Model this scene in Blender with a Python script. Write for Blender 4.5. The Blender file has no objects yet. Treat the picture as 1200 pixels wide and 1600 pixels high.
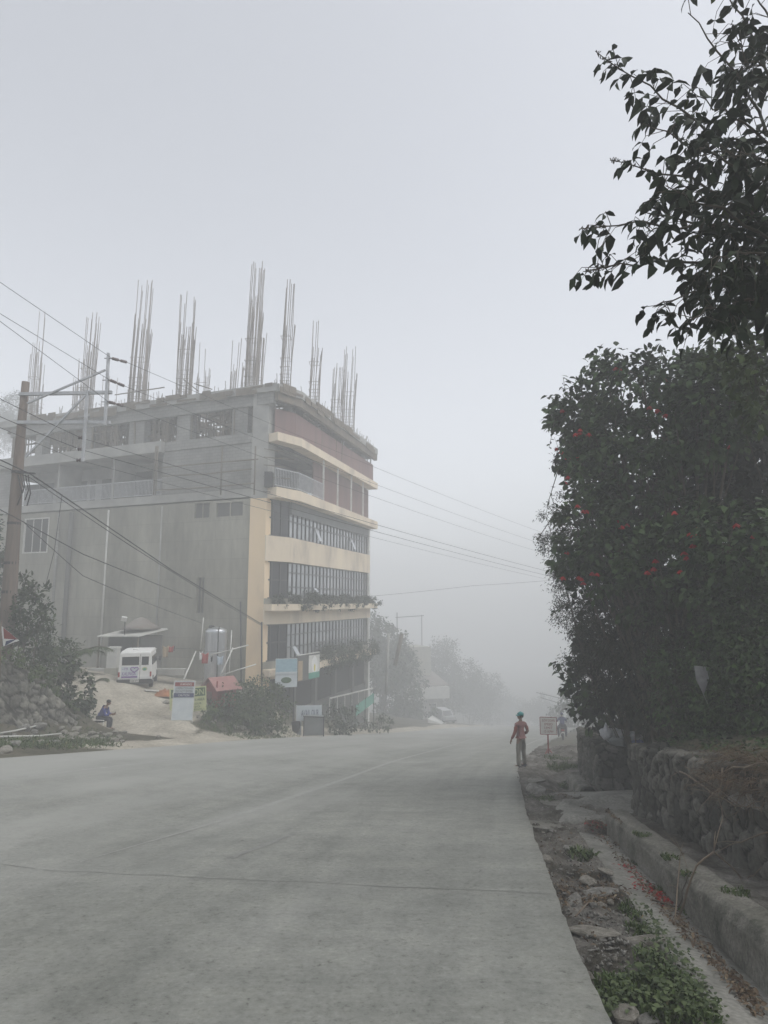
import bpy, math, random
import numpy as np
from mathutils import Vector, Matrix, Euler

rng = np.random.default_rng(7)
random.seed(7)
SC = bpy.context.scene
COL = SC.collection
PI = math.pi

# ------------------------------------------------------------------ camera, sky, sun, exposure
CAM_Z = 1.6
FPX = 1000.0                       # focal length in photograph pixels (1200 x 1600)
PITCH = math.atan(0.14)
cd = bpy.data.cameras.new('camera')
cam = bpy.data.objects.new('camera', cd)
COL.objects.link(cam)
cd.sensor_fit = 'VERTICAL'
cd.sensor_height = 36.0
cd.lens = FPX / 1600.0 * 36.0
cd.clip_start = 0.05
cd.clip_end = 3000
cam.location = (0, 0, CAM_Z)
cam.rotation_euler = (PI / 2 + PITCH, 0, 0)
SC.camera = cam

SUN_EL, SUN_AZ = math.radians(62), math.radians(112)
w = bpy.data.worlds.new('World')
SC.world = w
w.use_nodes = True
nt = w.node_tree
bg = nt.nodes['Background']
sky = nt.nodes.new('ShaderNodeTexSky')
sky.sky_type = 'NISHITA'
sky.sun_disc = False
sky.sun_elevation = SUN_EL
sky.sun_rotation = SUN_AZ
sky.altitude = 1500
sky.air_density = 1.0
sky.dust_density = 6.0
sky.ozone_density = 1.0
hs = nt.nodes.new('ShaderNodeHueSaturation')
hs.inputs['Saturation'].default_value = 0.22
nt.links.new(sky.outputs[0], hs.inputs['Color'])
nt.links.new(hs.outputs[0], bg.inputs[0])
bg.inputs[1].default_value = 0.13

sl = bpy.data.lights.new('sun', 'SUN')
sl.energy = 0.5
sl.angle = math.radians(40)
sl.color = (1.0, 0.97, 0.92)
so = bpy.data.objects.new('sun', sl)
COL.objects.link(so)
so.rotation_euler = (PI / 2 - SUN_EL, 0, PI - SUN_AZ)

SC.view_settings.view_transform = 'Standard'
SC.view_settings.look = 'None'
SC.view_settings.gamma = 1.0
SC.view_settings.exposure = 1.04
cy = SC.cycles
cy.max_bounces = 8
cy.diffuse_bounces = 3
cy.glossy_bounces = 3
cy.transmission_bounces = 3
cy.transparent_max_bounces = 8
cy.volume_bounces = 4
cy.use_denoising = True
HAZE_DENSITY = 0.0096

# ------------------------------------------------------------------ helpers
CP, SP = math.cos(PITCH), math.sin(PITCH)

def ray(px, py):
    u = (px - 600) / FPX
    v = (py - 800) / FPX
    return (u, CP + v * SP, SP - v * CP)

def P(px, py, Y):
    r = ray(px, py)
    t = Y / r[1]
    return Vector((r[0] * t, Y, CAM_Z + r[2] * t))

def on_plane(px, py, o, d):
    """vertical plane through o (x, y) along d: returns distance along d and height"""
    r = ray(px, py)
    # o + s d = t r
    det = d[0] * (-r[1]) - (-r[0]) * d[1]
    s = ((-o[0]) * (-r[1]) - (-r[0]) * (-o[1])) / det
    t = (o[0] + s * d[0]) / r[0] if abs(r[0]) > 1e-3 else (o[1] + s * d[1]) / r[1]
    return s, CAM_Z + t * r[2]

XF = {}

def thing(name, label, cat, loc=(0, 0, 0), rot=(0, 0, 0), group=None, kind=None):
    o = bpy.data.objects.new(name, None)
    o.empty_display_size = 0.2
    COL.objects.link(o)
    o.location = loc
    if not isinstance(rot, (tuple, list)):
        rot = (0, 0, rot)
    o.rotation_euler = rot
    XF[o.name] = Matrix.Translation(Vector(loc)) @ Euler(rot).to_matrix().to_4x4()
    return tag(o, label, cat, group, kind)

def tag(o, label=None, cat=None, group=None, kind=None):
    if label: o['label'] = label
    if cat: o['category'] = cat
    if group: o['group'] = group
    if kind: o['kind'] = kind
    return o

def link_mesh(name, me, mats, parent=None, smooth=False, label=None):
    if not isinstance(mats, (list, tuple)):
        mats = [mats]
    for m in mats:
        me.materials.append(m)
    if smooth:
        me.polygons.foreach_set('use_smooth', [True] * len(me.polygons))
    o = bpy.data.objects.new(name, me)
    COL.objects.link(o)
    if parent is not None:
        o.parent = parent
    if label: o['label'] = label
    return o

class MB:
    def __init__(s):
        s.v, s.f, s.mi = [], [], []
    def add(s, vs, fs, m=0):
        n = len(s.v)
        s.v += [tuple(x) for x in vs]
        s.f += [tuple(i + n for i in f) for f in fs]
        s.mi += [m] * len(fs)
        return s
    def hexa(s, p, m=0):
        """8 points: bottom 4 ccw, top 4 ccw"""
        return s.add(p, [(3, 2, 1, 0), (4, 5, 6, 7), (0, 1, 5, 4), (1, 2, 6, 5), (2, 3, 7, 6), (3, 0, 4, 7)], m)
    def box(s, c, d, m=0, rz=0.0, rot=None):
        x, y, z = d[0] / 2, d[1] / 2, d[2] / 2
        ps = [(-x, -y, -z), (x, -y, -z), (x, y, -z), (-x, y, -z), (-x, -y, z), (x, -y, z), (x, y, z), (-x, y, z)]
        R = rot if rot is not None else Matrix.Rotation(rz, 3, 'Z')
        c = Vector(c)
        return s.hexa([R @ Vector(p) + c for p in ps], m)
    def beam(s, p, q, w, h=None, m=0):
        p, q = Vector(p), Vector(q)
        h = h or w
        d = (q - p).normalized()
        up = Vector((0, 0, 1)) if abs(d.z) < 0.95 else Vector((1, 0, 0))
        a = d.cross(up).normalized() * (w / 2)
        b = a.cross(d).normalized() * (h / 2)
        return s.hexa([p - a - b, p + a - b, q + a - b, q - a - b, p - a + b, p + a + b, q + a + b, q - a + b], m)
    def prism(s, poly, z0, z1, m=0):
        n = len(poly)
        vs = [(x, y, z0) for x, y in poly] + [(x, y, z1) for x, y in poly]
        fs = [tuple(range(n - 1, -1, -1)), tuple(range(n, 2 * n))]
        fs += [(i, (i + 1) % n, n + (i + 1) % n, n + i) for i in range(n)]
        return s.add(vs, fs, m)
    def slab(s, a, b, z0, z1, t, m=0):
        """wall from a to b (xy) between heights, thickness t on the left of a->b"""
        a, b = Vector(a), Vector(b)
        d = (b - a).normalized()
        nrm = Vector((-d.y, d.x)) * t
        return s.prism([tuple(a), tuple(b), tuple(b + nrm), tuple(a + nrm)], z0, z1, m)
    def tube(s, pts, rad, n=8, m=0, cap=True):
        pts = [Vector(p) for p in pts]
        if not isinstance(rad, (list, tuple)):
            rad = [rad] * len(pts)
        base = len(s.v)
        prev = None
        for i, p in enumerate(pts):
            d = (pts[min(i + 1, len(pts) - 1)] - pts[max(i - 1, 0)]).normalized()
            if prev is None:
                up = Vector((0, 0, 1)) if abs(d.z) < 0.9 else Vector((1, 0, 0))
                a = d.cross(up).normalized()
            else:
                a = (prev - d * prev.dot(d)).normalized()
            prev = a
            b = d.cross(a)
            for k in range(n):
                t = 2 * PI * k / n
                s.v.append(tuple(p + (a * math.cos(t) + b * math.sin(t)) * rad[i]))
        for i in range(len(pts) - 1):
            for k in range(n):
                k2 = (k + 1) % n
                s.f.append((base + i * n + k, base + i * n + k2, base + (i + 1) * n + k2, base + (i + 1) * n + k))
                s.mi.append(m)
        if cap and n > 2:
            s.f.append(tuple(base + k for k in range(n - 1, -1, -1)))
            e = base + (len(pts) - 1) * n
            s.f.append(tuple(e + k for k in range(n)))
            s.mi += [m, m]
        return s
    def lathe(s, prof, n=16, c=(0, 0, 0), m=0, sx=1, sy=1):
        base = len(s.v)
        for r, z in prof:
            for k in range(n):
                t = 2 * PI * k / n
                s.v.append((c[0] + r * math.cos(t) * sx, c[1] + r * math.sin(t) * sy, c[2] + z))
        for i in range(len(prof) - 1):
            for k in range(n):
                k2 = (k + 1) % n
                s.f.append((base + i * n + k, base + i * n + k2, base + (i + 1) * n + k2, base + (i + 1) * n + k))
                s.mi.append(m)
        s.f.append(tuple(base + k for k in range(n - 1, -1, -1)))
        e = base + (len(prof) - 1) * n
        s.f.append(tuple(e + k for k in range(n)))
        s.mi += [m, m]
        return s
    def build(s, name, mats, parent=None, smooth=False, world=False, label=None):
        vs = s.v
        if world and parent is not None:
            inv = XF[parent.name].inverted()
            vs = [tuple(inv @ Vector(v)) for v in vs]
        me = bpy.data.meshes.new(name)
        me.from_pydata(vs, [], s.f)
        if isinstance(mats, (list, tuple)) and len(mats) > 1:
            me.polygons.foreach_set('material_index', s.mi)
        o = link_mesh(name, me, mats, parent, smooth, label)
        if parent is not None:
            XF[o.name] = XF.get(parent.name, Matrix())
        return o

def grid_mesh(name, pts, mat, parent=None, smooth=True, attr=None, uv=None, kind=None):
    """pts: array (n, m, 3)"""
    n, m = pts.shape[:2]
    idx = np.arange(n * m).reshape(n, m)
    f = np.stack([idx[:-1, :-1], idx[:-1, 1:], idx[1:, 1:], idx[1:, :-1]], -1).reshape(-1, 4)
    me = np_mesh(name, pts.reshape(-1, 3), f)
    if attr is not None:
        a = me.attributes.new('tone', 'FLOAT', 'POINT')
        a.data.foreach_set('value', np.ascontiguousarray(attr.reshape(-1), dtype=np.float32))
    if uv is not None:
        l = me.uv_layers.new(name='UVMap')
        u = uv.reshape(-1, 2)[f.reshape(-1)]
        l.data.foreach_set('uv', np.ascontiguousarray(u.reshape(-1), dtype=np.float32))
    o = link_mesh(name, me, mat, parent, smooth)
    if kind: o['kind'] = kind
    return o

def np_mesh(name, v, f):
    me = bpy.data.meshes.new(name)
    n, k = f.shape
    me.vertices.add(len(v))
    me.vertices.foreach_set('co', np.ascontiguousarray(v, dtype=np.float32).reshape(-1))
    me.loops.add(n * k)
    me.loops.foreach_set('vertex_index', np.ascontiguousarray(f, dtype=np.int32).reshape(-1))
    me.polygons.add(n)
    me.polygons.foreach_set('loop_start', np.arange(0, n * k, k, dtype=np.int32))
    me.polygons.foreach_set('loop_total', np.full(n, k, dtype=np.int32))
    me.update(calc_edges=True)
    me.validate()
    return me

# ------------------------------------------------------------------ materials
def _new(name):
    m = bpy.data.materials.new(name)
    m.use_nodes = True
    nt = m.node_tree
    b = nt.nodes['Principled BSDF']
    return m, nt, b

def rgb(c):
    return (c[0], c[1], c[2], 1.0)

def ramp(nt, stops):
    r = nt.nodes.new('ShaderNodeValToRGB')
    e = r.color_ramp.elements
    while len(e) < len(stops):
        e.new(0.5)
    for el, (p, c) in zip(e, stops):
        el.position = p
        el.color = rgb(c) if len(c) == 3 else c
    return r

def noise(nt, vec, scale, detail=4, rough=0.6, dist=0.0):
    n = nt.nodes.new('ShaderNodeTexNoise')
    n.inputs['Scale'].default_value = scale
    n.inputs['Detail'].default_value = detail
    n.inputs['Roughness'].default_value = rough
    n.inputs['Distortion'].default_value = dist
    if vec is not None:
        nt.links.new(vec, n.inputs['Vector'])
    return n

def mapping(nt, src, scale=(1, 1, 1)):
    mp = nt.nodes.new('ShaderNodeMapping')
    mp.inputs['Scale'].default_value = scale
    nt.links.new(src, mp.inputs['Vector'])
    return mp.outputs[0]

def mixc(nt, fac, a, b, mode='MIX'):
    n = nt.nodes.new('ShaderNodeMix')
    n.data_type = 'RGBA'
    n.blend_type = mode
    for sock, val in ((n.inputs[0], fac), (n.inputs[6], a), (n.inputs[7], b)):
        if hasattr(val, 'node'):
            nt.links.new(val, sock)
        elif isinstance(val, (int, float)):
            sock.default_value = val
        else:
            sock.default_value = rgb(val)
    return n.outputs[2]

def bump(nt, b, h, strength=0.3, dist=0.02):
    n = nt.nodes.new('ShaderNodeBump')
    n.inputs['Strength'].default_value = strength
    n.inputs['Distance'].default_value = dist
    nt.links.new(h, n.inputs['Height'])
    nt.links.new(n.outputs[0], b.inputs['Normal'])

def mat(name, c1, c2=None, scale=3.0, rough=0.8, metal=0.0, bmp=0.0, c3=None, stretch=(1, 1, 1), spec=0.3, detail=5, fine=0.0):
    """plain surface: two or three tones mixed by noise in object space"""
    m, nt, b = _new(name)
    b.inputs['Roughness'].default_value = rough
    b.inputs['Metallic'].default_value = metal
    b.inputs['Specular IOR Level'].default_value = spec
    tc = nt.nodes.new('ShaderNodeTexCoord')
    v = mapping(nt, tc.outputs['Object'], stretch)
    c2 = c2 or tuple(x * 0.82 for x in c1)
    n = noise(nt, v, scale, detail)
    stops = [(0.35, c2), (0.65, c1)] if c3 is None else [(0.3, c3), (0.48, c2), (0.68, c1)]
    r = ramp(nt, stops)
    nt.links.new(n.outputs[0], r.inputs[0])
    out = r.outputs[0]
    if fine:
        n2 = noise(nt, v, scale * 14, 3)
        r2 = ramp(nt, [(0.3, (1 - fine,) * 3), (0.7, (1 + fine,) * 3)])
        nt.links.new(n2.outputs[0], r2.inputs[0])
        out = mixc(nt, 1.0, out, r2.outputs[0], 'MULTIPLY')
    nt.links.new(out, b.inputs['Base Color'])
    if bmp:
        n3 = noise(nt, v, scale * 6, 6, 0.65)
        bump(nt, b, n3.outputs[0], bmp, 0.03)
    return m

def leafmat(name, dark, light, odd=None, rough=0.6, trans=0.0):
    m, nt, b = _new(name)
    a = nt.nodes.new('ShaderNodeAttribute')
    a.attribute_name = 'tone'
    st = [(0.0, dark), (0.8, light)]
    if odd: st += [(0.97, light), (1.0, odd)]
    r = ramp(nt, st)
    nt.links.new(a.outputs['Fac'], r.inputs[0])
    nt.links.new(r.outputs[0], b.inputs['Base Color'])
    b.inputs['Roughness'].default_value = rough
    b.inputs['Specular IOR Level'].default_value = 0.12
    return m

def stonemat(name, stops, mortar, bmp=0.5, scale=9):
    m, nt, b = _new(name)
    a = nt.nodes.new('ShaderNodeAttribute')
    a.attribute_name = 'tone'
    r = ramp(nt, [(0.0, mortar), (0.12, mortar), (0.2, stops[0]), (0.6, stops[1]), (1.0, stops[2])])
    nt.links.new(a.outputs['Fac'], r.inputs[0])
    tc = nt.nodes.new('ShaderNodeTexCoord')
    n = noise(nt, tc.outputs['Object'], scale, 6, 0.7)
    r2 = ramp(nt, [(0.3, (0.55, 0.57, 0.52)), (0.7, (1.25, 1.22, 1.2))])
    nt.links.new(n.outputs[0], r2.inputs[0])
    nt.links.new(mixc(nt, 1.0, r.outputs[0], r2.outputs[0], 'MULTIPLY'), b.inputs['Base Color'])
    b.inputs['Roughness'].default_value = 0.92
    b.inputs['Specular IOR Level'].default_value = 0.15
    bump(nt, b, n.outputs[0], bmp, 0.04)
    return m

M = {}
M['concrete'] = mat('concrete', (.235, .23, .205), (.18, .178, .158), 1.6, .9, bmp=.4, c3=(.11, .108, .095), fine=.3)  # drain and driveway: dirt plus the overhead trees' shade mixed into the tones
M['kerb'] = mat('kerb_concrete', (.20, .193, .168), (.135, .13, .11), 2.2, .92, bmp=.8, c3=(.06, .062, .048), fine=.35)  # darkened for moss and stains, and for tree shade put into the colour
M['plaster'] = mat('stained_plaster', (.42, .41, .345), (.285, .278, .232), .26, .9, bmp=.1, c3=(.12, .118, .10), stretch=(1, 1, .3), fine=.10)
M['plaster_dark'] = mat('dark_plaster', (.17, .17, .16), (.11, .11, .105), .3, .9, c3=(.07, .07, .07), stretch=(1, 1, .3))
M['blockwork'] = mat('blockwork', (.33, .33, .31), (.26, .26, .245), .6, .9, c3=(.2, .2, .19), bmp=.1)
M['slab'] = mat('slab_concrete', (.42, .42, .39), (.33, .33, .31), .7, .9, c3=(.25, .25, .24))
M['yellow'] = mat('cream_paint', (.88, .69, .45), (.80, .63, .42), .35, .7, c3=(.60, .47, .32), stretch=(1, 1, .4))
M['cream'] = mat('pale_cream_paint', (.78, .67, .50), (.69, .59, .45), .5, .7, c3=(.46, .395, .31), stretch=(1, 1, .4))
M['white'] = mat('white_paint', (.78, .78, .76), (.66, .66, .64), 2, .5)
M['offwhite'] = mat('offwhite_paint', (.62, .62, .58), (.5, .5, .47), 1.5, .6)
M['glass'] = mat('window_glass', (.52, .54, .56), (.38, .40, .42), .6, .14, metal=.5, spec=.6)
M['glass_dark'] = mat('dark_glass', (.035, .038, .045), (.02, .022, .026), .6, .15, metal=.1, spec=.6)
M['mullion'] = mat('mullion', (.035, .035, .04), None, 3, .5)
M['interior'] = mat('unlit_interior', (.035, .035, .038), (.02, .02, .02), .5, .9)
M['metal'] = mat('galvanised_steel', (.50, .51, .52), (.36, .37, .38), 3, .45, metal=.5)
M['steel_tank'] = mat('tank_steel', (.58, .60, .62), (.44, .46, .48), 2, .35, metal=.75, stretch=(4, 4, .4))
M['dark_metal'] = mat('dark_metal', (.05, .05, .055), (.03, .03, .03), 4, .5, metal=.3)
M['rebar'] = mat('rebar_steel', (.29, .26, .235), (.21, .19, .17), 2, .8)  # paler than rusty steel: the fog's fading is put into the colour
M['torn'] = mat('dull_grey_sheet', (.26, .265, .27), (.15, .15, .155), 6, .6)  # white plastic sheet coloured a darker, mottled grey
M['timber'] = mat('formwork_timber', (.19, .16, .12), (.12, .10, .08), 2, .9)
M['pole'] = mat('weathered_pole', (.20, .155, .125), (.13, .11, .095), 2.5, .9, stretch=(3, 3, .3), bmp=.4)
M['wire'] = mat('wire_rubber', (.03, .03, .032), None, 3, .6)
M['insulator'] = mat('insulator_porcelain', (.09, .06, .055), None, 6, .3)
M['red_net'] = mat('red_primer_sheet', (.22, .13, .12), (.16, .10, .095), .5, .85, stretch=(3, 3, .4))
M['red'] = mat('red_paint', (.30, .06, .055), (.22, .05, .045), 2, .6)
M['pink_roof'] = mat('faded_red_roof', (.33, .17, .155), (.26, .13, .12), 2, .6)
M['rust'] = mat('rusty_sheet', (.26, .24, .22), (.2, .18, .16), 1.5, .7, c3=(.16, .12, .09))
M['black'] = mat('black_rubber', (.02, .02, .02), (.015, .015, .015), 5, .8)
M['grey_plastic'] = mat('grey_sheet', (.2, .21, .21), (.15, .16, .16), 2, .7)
M['blue_cloth'] = mat('navy_cloth', (.035, .05, .26), (.025, .035, .17), 7, .9)
M['dark_cloth'] = mat('dark_cloth', (.03, .032, .05), (.02, .02, .03), 6, .9)
M['khaki'] = mat('khaki_cloth', (.19, .18, .15), (.13, .125, .105), 5, .95)
M['skin'] = mat('skin', (.20, .115, .075), (.15, .085, .055), 8, .6)
M['hair'] = mat('hair', (.012, .011, .01), None, 8, .7)
M['teal'] = mat('teal_helmet', (.02, .23, .23), (.015, .18, .18), 4, .4)
M['orange'] = mat('orange_tarp', (.36, .15, .06), (.25, .10, .04), 4, .7)
M['sky_cloth'] = mat('pale_blue_cloth', (.5, .58, .66), None, 4, .9)
M['red_cloth'] = mat('red_cloth', (.40, .06, .05), (.3, .05, .04), 5, .9)
M['tan_cloth'] = mat('tan_cloth', (.40, .31, .2), None, 5, .9)
M['plastic_white'] = mat('white_bag', (.62, .63, .65), (.45, .46, .48), 5, .4, c3=(.25, .26, .29))
M['plastic_blue'] = mat('blue_bag', (.05, .08, .25), None, 5, .4)
M['bark'] = mat('bark', (.10, .085, .07), (.055, .048, .04), 6, .95, bmp=.6, stretch=(2, 2, .5))
M['stem'] = mat('thin_stem', (.09, .075, .055), (.055, .048, .035), 5, .9)
M['dry'] = mat('dry_stem', (.20, .16, .115), (.13, .10, .075), 6, .95)
M['moss'] = mat('mossy_soil', (.055, .06, .03), (.035, .04, .02), 3, 1.0, bmp=.8, c3=(.06, .045, .03))
M['dirt'] = mat('verge_dirt', (.25, .235, .21), (.17, .16, .14), 1.6, 1.0, bmp=1.0, c3=(.09, .085, .075), fine=.35, detail=8)
M['rock'] = mat('grey_rock', (.30, .29, .265), (.21, .205, .185), 3, .95, bmp=.9, c3=(.12, .115, .10), fine=.25)
M['pale_rock'] = mat('pale_rubble', (.34, .32, .28), (.25, .235, .20), 3, .95, bmp=.9, c3=(.15, .14, .115), fine=.3)
M['sign_yellow'] = mat('yellow_green_board', (.52, .55, .29), (.44, .47, .25), 2, .6)
M['sign_blue'] = mat('faded_blue_print', (.33, .48, .54), (.25, .39, .46), 3, .6, stretch=(1, 1, 3))
M['sign_pale'] = mat('pale_blue_print', (.56, .61, .63), (.47, .52, .55), 3, .6)
M['sign_green'] = mat('green_print', (.10, .33, .25), (.07, .26, .2), 2, .6)
M['ink_red'] = mat('red_ink', (.24, .045, .04), None, 3, .6)
M['ink_navy'] = mat('navy_ink', (.04, .05, .13), None, 3, .6)
M['ink_green'] = mat('dark_green_ink', (.05, .11, .04), None, 3, .6)
M['ink_black'] = mat('black_ink', (.03, .03, .03), None, 3, .6)
M['ink_purple'] = mat('purple_ink', (.17, .05, .30), None, 3, .6)
M['ink_yellow'] = mat('yellow_ink', (.7, .6, .1), None, 3, .6)
M['red_glass'] = mat('red_lamp_glass', (.35, .02, .02), None, 3, .2, spec=.5)

def course_lines(m, sx, sz, amount):
    """faint pour and block lines over a wall material"""
    nt = m.node_tree; b = nt.nodes['Principled BSDF']
    src = b.inputs['Base Color'].links[0].from_socket
    tc = nt.nodes.new('ShaderNodeTexCoord'); sp = nt.nodes.new('ShaderNodeSeparateXYZ'); nt.links.new(tc.outputs['Object'], sp.inputs[0])
    cb = nt.nodes.new('ShaderNodeCombineXYZ'); nt.links.new(sp.outputs[0], cb.inputs[0]); nt.links.new(sp.outputs[2], cb.inputs[1])
    br = nt.nodes.new('ShaderNodeTexBrick'); nt.links.new(cb.outputs[0], br.inputs['Vector'])
    br.inputs['Scale'].default_value = 1.0; br.inputs['Brick Width'].default_value = sx; br.inputs['Row Height'].default_value = sz; br.inputs['Mortar Size'].default_value = .022
    br.inputs['Color1'].default_value = (1, 1, 1, 1); br.inputs['Color2'].default_value = (1 - amount * .5,) * 3 + (1,); br.inputs['Mortar'].default_value = (1 - amount,) * 3 + (1,)
    nt.links.new(mixc(nt, 1, src, br.outputs[0], 'MULTIPLY'), b.inputs['Base Color'])
course_lines(M['plaster'], 2.4, 1.25, .22)
course_lines(M['blockwork'], .42, .21, .28)

# leaves
M['leaf_tree'] = leafmat('tree_leaf', (.006, .012, .005), (.02, .036, .012), (.07, .09, .02))
M['leaf_vine'] = leafmat('vine_leaf', (.004, .009, .004), (.058, .098, .034), (.10, .13, .04))  # light end raised to paint highlights on the hedge leaves
M['leaf_fine'] = leafmat('fine_leaf', (.008, .012, .006), (.036, .044, .02))
M['leaf_light'] = leafmat('light_leaf', (.035, .055, .02), (.10, .14, .05))
M['leaf_bank'] = leafmat('bank_leaf', (.03, .045, .022), (.085, .11, .05), (.13, .13, .06))
M['leaf_far'] = leafmat('far_leaf', (.025, .035, .02), (.06, .08, .045))
M['grass'] = leafmat('grass_blade', (.03, .05, .018), (.085, .12, .04), (.2, .17, .09))
M['dry_leaf'] = leafmat('dry_leaf', (.045, .03, .02), (.135, .098, .062), (.22, .18, .12))
M['petal'] = leafmat('red_petal', (.24, .012, .014), (.48, .03, .028))
M['petal_dark'] = leafmat('dark_red_petal', (.10, .01, .01), (.27, .022, .02))
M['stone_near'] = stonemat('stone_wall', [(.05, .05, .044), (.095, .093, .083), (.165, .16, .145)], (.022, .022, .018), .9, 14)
M['stone_bank'] = stonemat('stone_bank', [(.13, .125, .11), (.19, .185, .165), (.28, .27, .24)], (.075, .072, .062), .7, 7)

# ------------------------------------------------------------------ ground shape
def sm(Y, ys, xs):
    Y = np.asarray(Y, dtype=float)
    wd = 0.4 + 0.08 * np.clip(Y, 0, 80)
    return sum(np.interp(Y + k * wd, ys, xs) for k in (-1, -.66, -.33, 0, .33, .66, 1)) / 7.0

def right_x(Y): return sm(Y, [-60, 0, 3.8, 5.9, 11.4, 17, 22.3, 26, 40, 56, 85, 111, 150, 400], [-7, .72, 1.22, 1.52, 2.40, 3.42, 4.45, 5.55, 9.7, 15, 24.5, 34.5, 52, 200])
def centre_x(Y): return sm(Y, [-60, 0, 7.7, 10.7, 17, 24, 36, 60, 85, 111, 150, 400], [-14, -5.3, -3.45, -2.5, -1.1, .3, 3.6, 9.5, 16.5, 26.5, 44, 190])
def left_x(Y): return sm(Y, [-60, 0, 8, 16, 25, 33, 45, 62, 84, 111, 150, 400], [-22, -13.0, -11.2, -9.3, -7.0, -4.8, -1.4, 3, 9, 19, 37, 180])
def wall_x(Y): return sm(Y, [-60, 0, 7.1, 11.4, 15.6, 20, 26, 32, 45, 60, 111, 400], [-3, 3.6, 3.96, 4.15, 5.0, 5.85, 8.6, 11.0, 15.6, 20, 40, 210])

def road_z(X, Y):
    X = np.asarray(X, float); Y = np.asarray(Y, float)
    k = np.interp(Y, [0, 30, 60, 110], [.08, .08, .03, 0.0])
    d = centre_x(Y) - X
    d = np.where(d > 0, np.sqrt(d * d + .25) - .5, 0.0)
    d = np.minimum(d, 22)
    z = -.17 * Y + k * d
    z = z - .0016 * np.clip(Y - 96, 0, 60) ** 2
    return np.where(Y > 156, z[...] + .0 * Y + .12 * (Y - 156), z)

# left terrace: residual heights over the road's plane at places seen in the photograph
_ctl = []
for px, py, Y in ((205, 1066, 33.5), (190, 1044, 39.5), (120, 1046, 38), (300, 1085, 35.5), (390, 1072, 39.6), (250, 1075, 36.5), (290, 1122, 30),
                  (160, 1143, 28.5), (235, 1120, 30.2), (40, 1048, 23.5), (95, 1075, 25.5), (-60, 1015, 22.5), (-200, 1010, 22), (20, 1040, 28), (330, 1090, 34.5), (345, 1140, 31.5),
                  (425, 1095, 36.3), (400, 1080, 37.5), (440, 1152, 35.0)):
    p = P(px, py, Y)
    _ctl.append((p.x, p.y, p.z - float(road_z(p.x, p.y))))
for Y in (0, 6, 11, 15, 18, 21, 24, 26, 28, 30, 32, 34, 37, 41, 46, 52, 60, 75, 100, 140):
    x = float(left_x(Y))
    _ctl.append((x - .2, Y, 0.0))
    _ctl.append((x - 1.6, Y, 0.02))
for px, Y in ((-260, 19.0), (-160, 20.0), (-60, 20.8), (-15, 21.3), (30, 21.75), (60, 22.6), (92, 23.7), (115, 25.0)):
    for py, dy in ((1153, 0), (1160, -1.2)):
        p = P(px, py, Y + dy)
        _ctl.append((p.x, p.y, max(0.0, p.z - float(road_z(p.x, p.y)))))
for x, y, r in ((-20, 17, .5), (-20, 8, 1.0), (-22, 0, 1.5), (-4.8, 37.8, .0), (-3.0, 44, .1), (-1.5, 50, .2),
                (-6, 48, 1.5), (-12, 55, 2.5), (-25, 45, 3.4), (-35, 40, 4.0), (-30, 28, 3.0), (-40, 10, 4), (-20, 62, 3), (0, 75, 1.0), (-12, 90, 3), (0, 110, 2), (-60, 60, 8), (-80, 20, 9), (-60, 120, 5)):
    _ctl.append((x, y, r))
_ctl = np.array(_ctl)
_D = np.hypot(_ctl[:, None, 0] - _ctl[None, :, 0], _ctl[:, None, 1] - _ctl[None, :, 1])
_W = np.linalg.solve(_D + 1e-6 * np.eye(len(_ctl)), _ctl[:, 2])

def left_res(X, Y):
    X = np.asarray(X, float); Y = np.asarray(Y, float)
    sh = X.shape
    x, y = X.ravel(), Y.ravel()
    out = np.zeros(len(x))
    for i in range(0, len(x), 20000):
        out[i:i + 20000] = np.hypot(x[i:i + 20000, None] - _ctl[None, :, 0], y[i:i + 20000, None] - _ctl[None, :, 1]) @ _W
    return np.clip(out.reshape(sh), -1.5, 11)

def smooth(t):
    t = np.clip(t, 0, 1)
    return t * t * (3 - 2 * t)

def vnoise(X, Y, s, seed=0):
    """value noise"""
    x, y = np.asarray(X) * s, np.asarray(Y) * s
    xi, yi = np.floor(x).astype(int), np.floor(y).astype(int)
    fx, fy = smooth(x - xi), smooth(y - yi)
    def h(a, b):
        n = (a * 374761393 + b * 668265263 + seed * 982451653) & 0x7fffffff
        n = ((n ^ (n >> 13)) * 1274126177) & 0x7fffffff
        return (n ^ (n >> 16)) % 10007 / 10007.0
    return (h(xi, yi) * (1 - fx) + h(xi + 1, yi) * fx) * (1 - fy) + (h(xi, yi + 1) * (1 - fx) + h(xi + 1, yi + 1) * fx) * fy - .5

def fbm(X, Y, s, seed=0, o=4):
    return sum(vnoise(X, Y, s * 2 ** i, seed + i) * .5 ** i for i in range(o))

def verge_drop(Y):
    return np.interp(Y, [0, 9, 14, 20, 23], [.20, .18, .13, .05, .0])

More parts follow.
